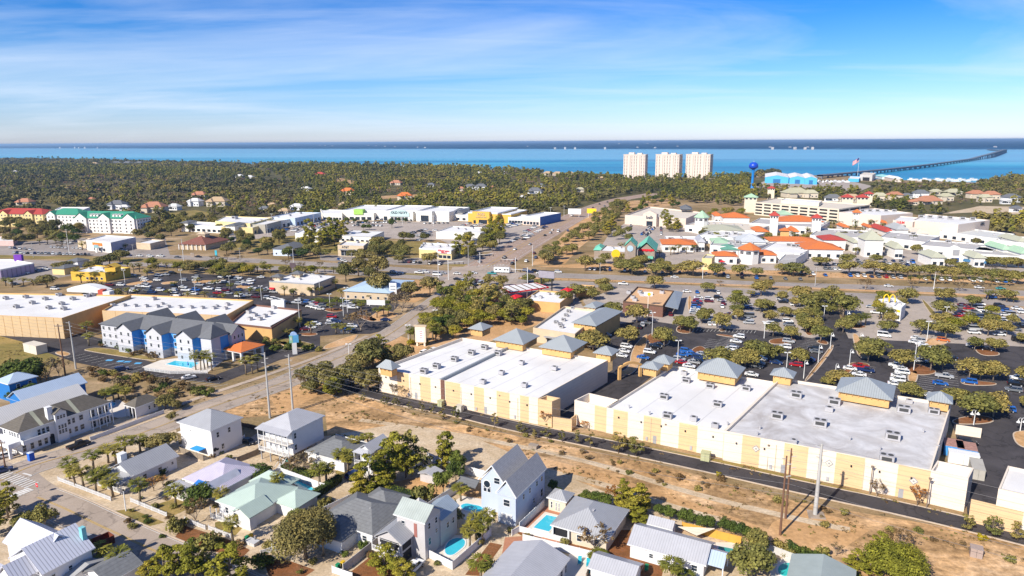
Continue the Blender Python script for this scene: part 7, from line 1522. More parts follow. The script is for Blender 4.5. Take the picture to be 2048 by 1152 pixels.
# ================= green-roofed hotel etc. =================
hw=M('cream_white_hotel',(.74,.70,.66),var=.04)
def hotelblock(label,L,N_,R,h,roof,wall,hip,ang,floors,nwin,D0=None,gables=(),dormers=()):
 O,a,Wd,D=rect3(L,N_,R,h,ang);D=D0 or D
 o=thing('hotel',label,'hotel',O,a);b=MB();b.box(.6,Wd-.6,.6,D-.6,0,h);b.build('wall',wall,o);r=MB();r.hip(0,Wd,0,D,h,hip);rf=r.build('roof',roof,o)
 for k in range(floors):
  z=1.9+k*3.1
  for i in range(nwin):window(o,(.6+(Wd-1.2)*(i+.5)/nwin,.59,z),-math.pi/2,1.5,1.6,bars=False)
  for i in range(max(1,int(nwin*D/Wd))):m=max(1,int(nwin*D/Wd));window(o,(Wd-.59,.6+(D-1.2)*(i+.5)/m,z),0,1.5,1.6,bars=False)
 for(u,w)in gables:
  b=MB();x0,x1=Wd*u-w/2,Wd*u+w/2;b.box(x0,x1,-1,.6,0,h);b.gablewall(x0,x1,-1,1.2,h,w*.36,'y');b.build('gable_bay',wall,o);r=MB();r.gable(x0-.5,x1+.5,-1.5,D*.4,h,w*.4,axis='y');r.build('gable_roof',roof,o)
  for k in range(floors):
   for s in(-.22,.22):window(o,(Wd*u+w*s,-1.01,1.9+k*3.1),-math.pi/2,1.5,1.6,bars=False)
 for u in dormers:
  b=MB();x=Wd*u;b.box(x-1,x+1,D*.12,D*.3,h+.8,h+3);b.gable(x-1.2,x+1.2,D*.1,D*.34,h+3,.8,axis='y');b.build('dormer',wall,rf)
 return o,Wd,D
hotelblock('white hotel wing with green hip roof, left of the pair',(98,428),(158,430),(170,424),13.5,r_green,hw,5,-10,4,9,D0=22,gables=((.18,9),))
hotelblock('white green-roofed hotel with cream dormers and blue entrance',(158,434),(273,438),(292,431),13.5,r_green,hw,5.5,-10,4,17,D0=20,gables=((.14,12),(.5,12),(.88,12)),dormers=(.27,.32,.37,.62,.67,.72))
hotelblock('buff hotel with red tile roof cut by the left edge',(-30,428),(85,429),(95,424),12.5,r_red,w_yelp,4.5,-10,4,13,D0=24,gables=((.3,9),(.75,9)))
f=Flat('hotel_block','plain white flat block rising behind the green-roofed hotels',[(110,419),(165,420),(180,414),(120,414)],17,hw,r_white)
f=Flat('shop','small pale shop with pink gable at the left edge beyond the lot',[(-20,481),(26,482),(34,474),(-20,472)],4,M('pink_stucco',(.6,.42,.38)),r_white)
# ================= condo towers =================
for L_,N_,lab,w2 in[(1246,1284,'leftmost of the three tall cream condominium towers by the bay',3),(1310,1349,'middle of the three tall cream condominium towers by the bay',6),(1370,1409,'rightmost of the three tall cream condominium towers by the bay',7)]:
 A=G(L_,356);sc=A.length/F;Wd=(N_-L_)*sc;D=24;Hh=50;ang=math.radians(-24 if L_<1300 else-30);Wd/=math.cos(ang)*.98
 o=thing('condominium_tower',lab,'tower block',A,ang,'condominium towers by the bay')
 b=MB();b.box(0,Wd,0,D,0,Hh);b.build('wall',w_condo,o);b=MB();b.box(-.6,Wd+.6,-.6,D+.6,Hh,Hh+1.2);b.box(Wd*.2,Wd*.45,D*.3,D*.7,Hh+1.2,Hh+5);b.box(Wd*.6,Wd*.8,D*.3,D*.7,Hh+1.2,Hh+4);b.build('roof_block',w_condo,o)
 for k in range(15):
  z=2.2+k*3.2
  for i in range(9):
   q=None
   if i in(2,6):
    b=MB();
    if k==0:b.box(-1.6,1.6,-1.3,0,-1.4,Hh-3.5);q=b.build('bay_column',w_condo,o);q.location=(Wd*(i+.5)/9,0,z)
    continue
   window(o,(Wd*(i+.5)/9,-.01,z),-math.pi/2,1.9,1.7,bars=False,frame=w_condo)
  for j in range(3):window(o,(Wd+.01,D*(j+.5)/3,z),0,3.4,2.0,bars=False,frame=w_condo)
  b=MB();b.box(Wd,Wd+1.6,1,D-1,z-1.5,z-1.3);b.box(Wd+1.5,Wd+1.6,1,D-1,z-1.3,z-.4);b.build('balcony',w_condo,o)
  # ================= water tower =================
p=G(1504,378);o=thing('water_tower','bright blue water tower with round tank rising from the pine wood','water tower',p);k=p.length/F
wb=M('water_tower_blue',(.008,.06,.48),rough=.35,var=.03,spec=.5);wb2=M('water_tower_stem',(.02,.22,.60),rough=.4,var=.03)
b=MB();b.lathe([(3.6,0),(2.4,4),(2.1,8),(2.1,31),(3.2,33.5)],18);b.build('stem',wb2,o,smooth=True)
b=MB();R_=7.6;b.lathe([(2.6,32.5),(5.2,34)]+[(R_*math.cos(t),38.+R_*.86*math.sin(t))for t in np.linspace(-.55,1.55,12)],24);b.build('tank',wb,o,smooth=True);b=MB();b.tube([(0,0,44),(0,0,46.5)],.3,6);b.build('vent',trimw,o)
# ================= marina sheds =================
def marina(label,L,N_,R,h,wallm,gh):
 O,a,Wd,D=rect3(L,N_,R,h,-20);o=thing('boat_shed',label,'boat shed',O,a);b=MB();D=min(D,150);b.box(.3,Wd-.3,.3,D-.3,0,h);b.gablewall(.3,Wd-.3,.3,D-.6,h,gh*.96,'y');b.build('wall',wallm,o);r=MB();r.gable(0,Wd,0,D,h,gh,axis='y');r.build('roof',M('shed_roof_white',(.72,.70,.69),rib=6,ribdark=.8),o)
 b=MB();b.box(Wd*.35,Wd*.65,.18,.3,0,h*.7);b.build('shed_door',w_mblued,o);b=MB();b.box(Wd-.3,Wd-.12,1,D-1,h*.35,h*.6);b.build('side_opening',w_mblued,o)
marina('left cyan boat storage shed with long white roof at the marina',(1530,353),(1578,355),(1640,346),11,w_mblue,4)
marina('middle cyan boat storage shed with long white roof at the marina',(1578,354),(1612,356),(1668,347),11,w_mblue,3.5)
marina('right dark-sided boat storage shed beside the bridge end',(1608,355),(1635,357),(1690,348),11,w_mblue,3.5)
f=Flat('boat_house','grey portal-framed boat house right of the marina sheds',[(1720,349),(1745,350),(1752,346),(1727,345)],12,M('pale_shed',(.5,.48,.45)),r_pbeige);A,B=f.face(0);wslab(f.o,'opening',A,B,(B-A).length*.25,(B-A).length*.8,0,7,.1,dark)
f=Flat('marina_store','low blue marina building left of the portal-framed boat house',[(1697,357),(1718,358),(1722,353),(1700,352)],6,w_mblue,r_white)
hipb('marina_restaurant','seafoam-roofed waterside building beyond the boat house',(1760,353),(1790,354),(1796,351),5,mallw,M('aqua_roof',(.3,.6,.58)),ang=-15,hip=3)
hipb('marina_restaurant','white-roofed waterside restaurant beside the aqua roof',(1785,357),(1806,358),(1812,354),6,w_condo,r_white,ang=-15,hip=4)
def boat(x,y,L_,label,ang):
 p=G(x,y);p.z=-.5;o=thing('moored_boat',label,'boat',p,ang,'boats moored at the marina');b=MB();w=L_*.16;b.add([(-L_/2,-w,0),(L_*.25,-w,0),(L_/2,0,.3),(L_*.25,w,0),(-L_/2,w,0),(-L_/2,-w*1.1,1.8),(L_*.28,-w*1.1,1.9),(L_*.56,0,2.3),(L_*.28,w*1.1,1.9),(-L_/2,w*1.1,1.8)],[(0,1,6,5),(1,2,7,6),(2,3,8,7),(3,4,9,8),(4,0,5,9),(5,6,7,8,9)]);b.build('hull',trimw,o);b=MB();b.box(-L_*.25,L_*.15,-w*.7,w*.7,1.85,4);b.box(-L_*.3,L_*.2,-w*.8,w*.8,4,4.2);b.build('cabin',trimw,o)
bx=[1822,1832,1843,1850,1858,1866,1875,1883,1890,1898,1905,1913,1920,1928,1936,1944,1950]
for i,x in enumerate(bx):boat(x,359.5+(i%3)*1.6,trng.uniform(12,20),'white motor boat moored at the marina, %s from left'%ORD[i+1],trng.uniform(-.5,.3))
for i,x in enumerate(range(1590,1695,8)):
 p=G(x,364+(i%2)*1.5);o=thing('stored_boat','white boat stored on land before the marina sheds, %s from left'%ORD[i+1],'boat',p,trng.uniform(0,3),'boats on the marina yard');b=MB();b.add([(-5,-1.4,.6),(3,-1.4,.6),(5.5,0,1.2),(3,1.4,.6),(-5,1.4,.6),(-5,-1.6,2.6),(3,-1.6,2.7),(6,0,3.1),(3,1.6,2.7),(-5,1.6,2.6)],[(0,1,6,5),(1,2,7,6),(2,3,8,7),(3,4,9,8),(4,0,5,9),(5,6,7,8,9),(4,3,2,1,0)]);b.box(-2,1.5,-1,1,2.65,4.2);b.build('hull',trimw,o)
 # ================= bridge =================
o=thing('causeway_bridge','long dark causeway bridge curving across the bay to the far shore','bridge',G(1700,345));bc=M('bridge_concrete',(.16,.17,.20),var=.1)
zz=7;line=[G(1640,350.5,zz),G(1700,345,zz),G(1780,337.5,zz),G(1860,328.5,zz),G(1920,319.5,zz+2),G(1960,312,zz+6),G(1985,306,zz+12)]
line=[Vector((p.x,p.y))for p in line]+[Vector(G(2006,303.5,10)[:2]),Vector(G(2010,301.5,8)[:2]),Vector(G(1985,299.6,6)[:2]),Vector(G(1975,299,4)[:2])]
pts=smooth_line(line,14);k=len(pts);Z=[7 if i<k*.45 else 7+13*max(0,math.sin(math.pi*min(1,(i-k*.45)/(k*.42))))for i in range(k)]
L_,R_=offset_line(pts,13);b=MB();V=[]
for j,(off,dz)in enumerate(((R_,-2.2),(R_,.9),(L_,.9),(L_,-2.2))):V+=[(p[0]-o.location.x,p[1]-o.location.y,z+dz)for p,z in zip(off,Z)]
fs=[(j*k+i,j*k+i+1,((j+1)%4)*k+i+1,((j+1)%4)*k+i)for j in range(4)for i in range(k-1)];b.add(V,fs);b.build('deck',bc,o)
acc=0;last=None;npier=0
for i in range(k-1):
 a,c=pts[i],pts[i+1];d=(c-a);L0=d.length;d=d/L0;s=(-acc)%55
 while s<L0 and npier<110:
  q=a+d*s;z=Z[i];b=MB();b.box(-2,2,-5.6,-3.6,-.8,z-2.2);b.box(-2,2,3.6,5.6,-.8,z-2.2);b.box(-2.2,2.2,-6.2,6.2,z-3.8,z-2.2);m=b.build('pier',bc,o);m.location=(q.x-o.location.x,q.y-o.location.y,0);m.rotation_euler=(0,0,math.atan2(d.y,d.x));npier+=1;s+=55
 acc+=L0
p=G(1715,352);o=thing('flag','huge striped flag hanging from a tall pole above the marina','flag',p);H_=42;b=MB();b.tube([(0,0,0),(0,0,H_)],.35,6,r1=.2);b.build('pole',trimw,o)
for i in range(9):
 b=MB();t0,t1=i/9,(i+1)/9;b.add([(0,0,H_-1-9*t0),(0,0,H_-1-9*t1),(-13,1.5,H_-10-9*t1),(-13,1.5,H_-10-9*t0),(-6,-1.,H_-5-9*t1),(-6,-1.,H_-5-9*t0)],[(0,1,4,5),(5,4,2,3)]);b.build('stripe',textm['red']if i%2==0 else trimw,o)
b=MB();b.add([(0,-.15,H_-1),(0,-.15,H_-5.8),(-5,-1.15,H_-9.4),(-5,-1.15,H_-4.6)],[(0,1,2,3)]);b.build('canton',M('flag_blue',(.02,.04,.2)),o)
# ================= far shore white buildings =================
fsr=random.Random(8);FW=[(35,291.5),(60,290.5),(66,291),(120,296),(150,296),(158,296),(170,296),(195,296),(590,291.5),(640,291.5),(650,292.5),(665,293),(737,292),(752,293),(770,294),(790,295),(835,296),(850,296.5),(1055,294),(1110,297),(1130,297),(1150,297),(1210,297),(1238,288.5),(1275,296),(1295,288),(1310,296.5),(1540,296),(1545,297),(1580,296),(1590,297),(1610,297),(1615,296),(1625,297),(1990,296),(1568,284.6),(1787,284),(1355,294)]
for i,(x,y)in enumerate(sorted(FW)):
 p=G(x,y,8);sc=p.length/F;w=max(20,sc*fsr.uniform(1.5,4));h=sc*fsr.uniform(.4,.8);f=thing('far_shore_building','tiny pale building on the far shore, %s from %s'%((ORD[i+1],'left')if i<19 else(ORD[38-i],'right')),'building',Vector((p.x,p.y,8)),fsr.uniform(-.2,.2),'pale buildings on the far shore');b=MB();b.box(-w/2,w/2,-8,8,-9,9+h);b.box(-w*.2,w*.25,-6,6,9+h,9+h*1.4);b.build('wall',w_greyh,f)
 # ================= houses among the trees =================
FH=[(52,406,26,'terracotta',0),(310,420,42,'terracotta',1),(400,391,28,'terracotta',0),(437,408,38,'tan',1),(392,408,26,'white',1),(237,414,30,'slate',1),(184,400,13,'terracotta',0),(250,417,18,'white',0),(350,416,24,'white',0),(641,350,20,'red',2),(697,386,28,'orange',1),(810,396,30,'orange',1),(793,366,24,'terracotta',0),(612,379,22,'white',0),(922,378,16,'terracotta',0),(940,376,22,'slate',1),(962,376,24,'slate',1),(985,375,12,'terracotta',0),(862,370,16,'slate',0),(755,350,10,'white',0),(960,346,16,'white',0),(788,335,14,'terracotta',0),(805,334,12,'white',0),(915,334,10,'white',0),(234,328,18,'slate',1),(256,328,24,'slate',1),(280,328,22,'slate',1),(305,327,14,'slate',0),(190,329,18,'tan',0),(165,327,10,'white',0),(480,352,16,'white',0),(500,354,16,'white',0),(30,344,14,'white',0),(1095,348,18,'tan',1),(1115,349,20,'tan',1),(1140,348,16,'tan',1),(1080,372,20,'slate',0),(1070,383,30,'slate',0),(1160,380,18,'khaki',0),(595,416,26,'white',0),(545,412,16,'tan',0),(1010,344,10,'white',0),(1045,396,14,'white',0),(1590,390,46,'khaki',1),(1620,391,28,'khaki',1),(1665,398,30,'slate',0),(1700,400,40,'tan',0),(1758,397,26,'khaki',1),(1788,395,26,'terracotta',1),(1812,393,18,'slate',0),(1840,391,26,'slate',1),(1870,385,20,'khaki',0),(1890,398,24,'khaki',1),(1855,404,40,'terracotta',0),(1950,392,26,'terracotta',1),(1980,394,26,'terracotta',1),(1968,400,22,'khaki',1),(2020,400,26,'slate',1),(1905,386,26,'khaki',0),(1825,406,16,'terracotta',0),(2010,404,16,'white',0),(2030,420,18,'slate',0),(530,420,20,'slate',0),(570,425,22,'tan',0),(690,412,22,'tan',0),(1205,356,14,'tan',0)]
RM={'terracotta':r_terra,'orange':r_orange,'red':r_red,'slate':r_slate,'tan':M('tan_shingle_roof',(.42,.30,.18)),'white':M('pale_shingle_roof',(.55,.54,.52)),'khaki':M('khaki_shingle_roof',(.40,.38,.26))}
def far_houses():
 cnt={};FH.sort()
 for x,y,w,c,big in FH:cnt[c]=cnt.get(c,0)+1
 idx={}
 for x,y,w,c,big in FH:
  p=G(x,y+4 if y>340 else y+2);sc=p.length/F;Wd=min(w*sc,46);D=Wd*.6;h=6.5 if big else 4.5;idx[c]=idx.get(c,0)+1
  i,n=idx[c],cnt[c];q='leftmost' if i==1 else 'rightmost' if i==n else(ORD[i]+' from left' if i<=(n+1)//2 else ORD[n-i+1]+' from right')
  o=thing('house','%s-roofed house half hidden in the woods, %s of its colour'%(c,q),'house',p,math.radians(trng.uniform(-25,5)),'houses among the distant trees');b=MB();b.box(-Wd/2+1,Wd/2-1,-D/2+1,D/2-1,0,h);b.build('wall',w_white if c in('slate','white')else w_beige,o);r=MB();r.hip(-Wd/2,Wd/2,-D/2,D/2,h,min(D*.34,7));r.hip(-Wd*.4,-Wd*.05,-D*.75,D*.2,h-.3,min(D*.25,4));r.build('roof',RM[c],o)
  if big:b=MB();b.box(-Wd*.36,-Wd*.09,-D*.68,-D*.4,0,h-.3);b.build('wing',w_white if c in('slate','white')else w_beige,o)
  n=4
  for k in range(n):window(o,(-Wd/2+1+(Wd-2)*(k+.5)/n,-D/2+.99,2.2),-math.pi/2,2.0,1.8,bars=False)
  KEEP_OUT.append((p.x,p.y,Wd*.62))
far_houses()
for(x,y,r)in[(1505,380,9),(1266,357,20),(1330,357,20),(1390,357,20),(1100,350,26)]:p=G(x,y);KEEP_OUT.append((p.x,p.y,r))
# ================= houses in the foreground =================
GA=math.radians(-28);gx=Vector((math.cos(GA),math.sin(GA),0));gy=Vector((-gx.y,gx.x,0))
def fwin(o,W_,D,face,u,z,w,h,over=.5,**k):
 p,yaw={'F':((u,over-.005,z),-math.pi/2),'R':((W_-over+.005,u,z),0),'L':((over-.005,u,z),math.pi),'B':((u,D-over+.005,z),math.pi/2)}[face]
 return window(o,p,yaw,w,h,**k)
def house(label,N_,W_,D,h,wall,roof,rt='hip',rh=2.2,over=.5,wins=(),ridge=None,ang=None,cat='house',name='house',base=0,at=None):
 """N_: photo pixel of the near eave corner; local x runs along the sunny side, y away from the camera"""
 a=GA if ang is None else math.radians(ang);ax=Vector((math.cos(a),math.sin(a),0))
 c=at if at is not None else G(*N_,h);O=c-ax*W_;O.z=0
 o=thing(name,label,cat,O,a);b=MB();b.box(over,W_-over,over,D-over,base,h)
 if rt=='gy':b.gablewall(over,W_-over,over,D-2*over,h,rh*(W_-2*over)/W_*.98,'y')
 if rt=='gx':b.gablewall(over,D-over,over,W_-2*over,h,rh*(D-2*over)/D*.98,'x')
 b.build('wall',wall,o);r=MB()
 if rt=='hip':r.hip(0,W_,0,D,h+.002,rh,ridge=ridge)
 else:r.gable(0,W_,0,D,h,rh,axis='y' if rt=='gy' else 'x')
 o['W']=W_;rf=r.build('roof',roof,o);del o['W']
 f=MB();f.box(-.03,W_+.03,-.05,-.02,h-.05,h+.2 if rt=='hip' or rt=='gx' else h);f.box(W_+.02,W_+.05,-.03,D+.03,h-.05,h+.2 if rt!='gx' else h);f.build('fascia',trimw,o)
 for(fc,u,z,w,hh)in wins:fwin(o,W_,D,fc,u,z,w,hh,over)
 return o,rf
def part(o,name,mat,fn):b=MB();fn(b);return b.build(name,mat,o)
def porch(o,x0,x1,y0,y1,z,mat=trimw,posts=5,rail=True,floor=.3,side='F'):
 part(o,'porch_floor',deck,lambda b:b.box(x0,x1,y0,y1,floor-.15,floor))
 n=posts
 for i in range(n):
  t=i/(n-1);x=x0+.1+(x1-x0-.2)*t if side=='F' else x1-.1;y=y0+.1 if side=='F' else y0+.1+(y1-y0-.2)*t
  part(o,'post',mat,lambda b:b.box(x-.08,x+.08,y-.08,y+.08,floor,z))
 if rail:
  def rl(b):
   a0,a1=(x0,x1)if side=='F' else(y0,y1)
   def bar(s,e,zz0,zz1,th):b.box(s,e,y0+.05,y0+.05+th,zz0,zz1)if side=='F' else b.box(x1-.05-th,x1-.05,s,e,zz0,zz1)
   bar(a0,a1,floor+.95,floor+1.03,.07);bar(a0,a1,floor+.1,floor+.16,.05);s=a0
   while s<a1:bar(s,s+.05,floor+.16,floor+.95,.05);s+=.22
  q=part(o,'railing',mat,rl);q['kind']='stuff'
def chimney(rf,x,y,z0,z1,w=.9,mat=None):part(rf,'chimney',mat or trimw,lambda b:(b.box(x-w/2,x+w/2,y-w/2,y+w/2,z0,z1),b.box(x-w/2-.1,x+w/2+.1,y-w/2-.1,y+w/2+.1,z1,z1+.12)))
o,rf=house('large white two-storey villa with brown shingle roof, dormer and balcony beside the road',(36,868),9.5,25,6.3,w_white,r_shb,rh=3.0,over=.6)
for y,z,w,h in[(13.0,4.6,.9,1.6),(14.2,4.6,.9,1.6),(5.2,4.6,.9,1.7),(6.3,4.6,.9,1.7),(7.4,4.6,.9,1.7),(12.9,1.9,.8,1.5),(16.3,4.7,1.2,1.6),(16.3,1.9,1.2,1.6),(14.6,1.9,1.,1.6)]:fwin(o,9.5,25,'R',y,z,w,h,.6)
part(o,'projecting_bay',w_white,lambda b:(b.box(8.9,9.8,9.2,12.2,0,8.4),b.gablewall(9.2,12.2,8.9,.9,8.4,1.0,'x')))
for y in(9.9,10.7,11.5):
 for z in(3.,4.4):window(o,(9.81,y,z),0,.7,1.25)
 window(o,(9.81,y,7.2),0,.7,1.1)
part(rf,'dormer_roof',r_shb,lambda b:b.gable(6,10.2,8.9,12.5,8.3,1.2,axis='x'))
chimney(rf,8.2,8.6,6.3,10.4,1.3,w_white)
for y0,w in((3.2,1.0),(15.6,1.),(21.5,1.)):pass
part(o,'balcony',w_white,lambda b:(b.box(9,10.6,.4,7,3.1,3.3),b.box(10.45,10.6,.4,7,3.3,4.3),b.box(9,10.6,.4,.55,3.3,4.3),b.box(9,10.6,6.9,7,3.3,4.3)))
for y in(1.2,3.1,5.0,6.6):window(o,(8.905,y,1.7),0,1.0,2.0)
part(o,'entrance_arch',dark,lambda b:(b.box(8.9,8.96,7.6,8.8,0,2.4),b.tube([(8.9,8.2,2.4),(8.96,8.2,2.4)],.6,12)))
for i in range(4):x=-.4+i*2.9;part(o,'arcade_pier',w_white,lambda b:(b.box(x,x+.6,-2.4,-1.8,0,3.0),b.box(x,x+.6,-1.8,.6,2.6,3.0)if i in(0,3)else None))
part(o,'arcade_top',w_white,lambda b:b.box(-.6,9.2,-2.5,.6,3.0,4.1))
for x in(1.6,4.2,5.4,6.6,8):fwin(o,9.5,25,'F',x,5.2,.9,1.3,.6)
part(o,'rear_balcony',w_white,lambda b:(b.box(9.0,10.4,18.2,24.4,3.0,3.25),b.box(10.3,10.4,18.2,24.4,3.9,4.0)))
for y in(18.3,20.3,22.3,24.2):part(o,'balcony_post',trimw,lambda b:b.box(10.2,10.4,y,y+.2,0,6.3))
for y in(19.4,21.4,23.2):window(o,(8.905,y,4.7),0,1.5,2.2);window(o,(8.905,y,1.6),0,1.5,2.4)
for y0,y1 in((5.4,6.4),(9.5,10.4),(15,16)):part(rf,'pale_ridge_cap',M('ridge_cap',(.36,.36,.27)),lambda b:b.add([(9.5,y0,6.5),(9.5,y1,6.5),(4.75,y1+.0,9.52),(4.75,y0,9.52)],[(0,1,2,3)]))
def by_ridge(label,near,far,zr,W_,h,wall,roof,D=None,**k):
 A=G(*near,zr);B=G(*far,zr);d=(B-A);L_=D or d.length;c=B-gy*L_+gx*(W_/2);c.z=h
 return house(label,None,W_,L_,h,wall,roof,'gy',zr-h,at=c,**k)
by_ridge('long white house with pale ribbed metal gable roof behind the brown-roofed villa',(0,809),(156,768),8.6,10,5.4,w_white,M('cream_ribbed_roof',(.62,.60,.57),rough=.45,var=.04,rib=.5,ribdark=.78),D=32)
by_ridge('deep blue house with pale blue metal gable roof behind the villa',(69,772),(157,746),8.6,8.5,6,w_dblue,r_bluel,D=19)
house('deep blue house wall cut by the left edge of the photo',(16,770),8,9,6,w_dblue,r_bluel,'hip',2,wins=(('R',3,4.6,1.1,1.5),('R',3,1.8,1.1,1.5),('R',6.5,4.6,1.1,1.5)))
o,rf=house('small open-sided pool cabana with brown hip roof beside the blue pool deck',(270,817),5.4,8.5,3.4,w_white,r_shb,'hip',2.0,over=.8,wins=(('R',4.9,1.8,.7,1.3),('R',6.6,1.8,.7,1.3)))
part(o,'open_bay',dark,lambda b:b.box(1.2,4.2,.74,.8,0,2.8))
for i in range(4):x=.2+i*1.6;part(o,'post',trimw,lambda b:b.box(x,x+.3,.1,.4,0,3.4))
o,rf=house('white two-storey house with grey metal hip roof and side gallery',(421,864),13.2,10.5,7.4,w_white,r_galv,'hip',3.0,wins=(('R',2.4,5.6,.9,1.5),('R',6.0,5.6,.9,1.5),('R',3.6,1.9,.9,1.5),('F',8.6,3.2,.5,.5),('F',4.6,5.9,.5,.5),('F',8.3,6.6,.9,.3)),ridge=1.5)
porch(o,-1.2,.5,.6,9.5,7.3,side='R',posts=5,floor=4.2);porch(o,-1.2,.5,.6,9.5,4.,side='R',posts=5,floor=.4)
part(o,'blue_awning',M('blue_canvas',(.02,.25,.7)),lambda b:b.box(6.5,10,-1.6,.4,1.9,2.1));part(o,'wall_emblem',dark,lambda b:(b.tube([(12.71,1.2,1.9),(12.73,1.2,1.9)],.55,12),b.tube([(12.71,2.0,1.7),(12.73,2.,1.7)],.35,12)))
o,rf=house('tan-grey metal-roofed cottage with front porch and white chimney',(264,955),9.2,12.5,3.1,w_white,r_galv,'gy',2.4,wins=(('R',3.4,1.7,1.1,1.3),('R',7.4,1.7,1.1,1.3),('R',10.8,1.9,.7,.8)))
part(o,'porch_roof',r_galv,lambda b:b.add([(-.2,-3.,2.6),(9.4,-3.,2.6),(9.4,.5,3.5),(-.2,.5,3.5),(-.2,-3.,2.45),(9.4,-3.,2.45),(9.4,.5,3.35),(-.2,.5,3.35)],[(0,1,2,3),(7,6,5,4),(0,4,5,1),(1,5,6,2),(3,7,4,0)]));porch(o,0,9.2,-2.9,.5,2.5,posts=7);chimney(rf,2.2,2.4,3,6.6,1.5)
for x in(1.5,3.5,5.5,7.6):fwin(o,9.2,12.5,'F',x,1.6,1.,1.6)
o,rf=house('three-storey white stilt house with stacked balconies and outside stair',(583,865),10.6,12.,8.9,w_siding,r_galvl,'hip',2.6,base=2.6,ridge=3.5)
for fl in(2.6,5.7):
 porch(o,0,10.6,-1.5,.5,fl+3.0,posts=6,floor=fl+.1)
 for x in(2.2,4.1,6.0,7.9):fwin(o,10.6,12,'F',x,fl+1.7,.8,1.9)
 for y in(1.5,):fwin(o,10.6,12,'R',y,fl+1.6,.9,1.6)
part(o,'gallery_roof',r_galvl,lambda b:b.add([(-.4,-2,8.5),(11,-2,8.5),(10.6,.6,9.3),(0,.6,9.3)],[(0,1,2,3)]))
for x in(.6,3.8,7,10):
 for y in(-1.2,5,11.4):part(o,'stilt',trimg,lambda b:b.box(x-.12,x+.12,y-.12,y+.12,0,2.6))
part(o,'outside_stair',trimw,lambda b:[b.box(9+.0,10.2,-1.5-(10-i)*.36,-1.5-(9-i)*.36,i*.27,i*.27+.15)for i in range(10)]);part(o,'stair_rail',trimw,lambda b:(b.tube([(9,-5,1.1),(9,-1.5,3.7)],.06,4),b.tube([(10.2,-5,1.1),(10.2,-1.5,3.7)],.06,4)))
part(o,'garage_door',M('green_door',(.02,.22,.2)),lambda b:b.box(7.2,8.6,.2,.3,0,1.9))
o,rf=house('low house with lilac ribbed metal hip roof and a blue tarp on the porch',(440,984),13,12.5,3.3,w_white,r_lilac,'hip',2.7,wins=(('F',3,1.6,1.1,1.3),('F',6,1.6,1.1,1.3)),ridge=2)
part(o,'valley_roof',M('lilac_plain_roof',(.50,.50,.55),rough=.5),lambda b:b.gable(8.4,12.4,-1.2,7,3.2,2.0,axis='y'));part(o,'tarp',M('blue_tarp',(.02,.16,.5)),lambda b:b.add([(4.6,-.6,3.35),(7.6,-.6,3.35),(7.6,2.1,4.3),(4.6,2.1,4.3)],[(0,1,2,3)]));part(o,'porch_roof',r_galvl,lambda b:b.box(-1.5,4,-3,.4,2.5,2.65));porch(o,-1.5,4,-3,.4,2.5,posts=4)
o,rf=house('pale mint-roofed L-shaped house with white porch and garage',(508,1030),12,13,3.1,w_white,r_mint,'hip',2.6,wins=(('F',9.8,1.6,1.5,1.4),('F',3,1.6,1.,1.5),('F',5.5,1.6,1.,1.5)))
part(o,'front_gable_roof',r_mint,lambda b:b.gable(6.5,12.4,-1.6,5,3.05,1.6,axis='y'));part(o,'front_gable',w_white,lambda b:(b.gablewall(6.9,12,-1.2,.2,3.0,1.35,'y'),b.box(8.6,12,-1.2,.5,0,3)));porch(o,.3,8.4,-1.8,.5,2.9,posts=5)
part(o,'garage_wing',w_white,lambda b:b.box(11.5,17.3,6.6,13,0,2.8));part(o,'garage_roof',r_mint,lambda b:b.hip(11,17.9,6.,13.6,2.8,1.9));part(o,'garage_door',trimw,lambda b:b.box(13,16,6.5,6.59,0,2.2));part(o,'back_wing_roof',r_mint,lambda b:b.hip(-1,9,10,16.5,2.9,2.0))
house('grey shingle-roofed bungalow behind the clipped hedge and palms',(688,925),13,11,3.0,w_white,r_shing,'hip',2.3,wins=(('R',2.5,1.6,1.2,1.2),('F',9,1.6,1.,1.2),('R',6.5,1.6,1.2,1.2)))
o,rf=house('narrow two-storey white cottage with small balconies beside the palms',(743,907),4.6,7.5,6.2,w_siding,r_galvl,'gy',1.6,wins=(('R',2,4.6,.7,1.3),('R',4.5,4.6,.7,1.3)))
for fl in(.3,3.2):porch(o,0,4.6,-1.2,.5,fl+2.9,posts=3,floor=fl);fwin(o,4.6,7.5,'F',2.3,fl+1.4,1.4,1.9)
part(o,'balcony_roof',r_galvl,lambda b:b.hip(-.2,4.8,-1.4,1,6.1,.7))
o,rf=house('grey shingle hip-roofed house beside the huge spreading oak',(745,1073),14.5,12.5,3.0,w_white,r_shing,'hip',2.8,wins=(('F',12,1.6,1.2,1.3),('R',2,1.6,1.2,1.3)),ridge=4)
part(o,'rear_wing_roof',r_shing,lambda b:b.hip(3,12,8,16.5,3.0,2.2));part(o,'rear_wing',w_white,lambda b:b.box(3.5,11.5,12,16,0,2.98));part(o,'front_wing',w_white,lambda b:b.box(4,10,-4,.5,0,2.95));part(o,'front_wing_roof',r_shing,lambda b:b.hip(3.5,10.5,-4.5,3,2.95,1.9));part(rf,'roof_vent',hvac,lambda b:b.tube([(10,5,4.6),(10,5,5.6)],.15,6))
o,rf=house('tall narrow grey house with pale green metal roof and a side porch wing',(850,1049),7.6,6.4,8.2,w_greyh,M('green_grey_metal_roof',(.36,.40,.37),rough=.45,rib=.5,ribdark=.75,spec=.5),'gx',2.2,wins=(('F',2,6.6,1.,1.4),('R',2.,6.7,.9,1.4),('R',4.4,6.7,.9,1.4),('R',2,3.4,.9,1.6),('R',4.4,4.4,.9,1.1)))
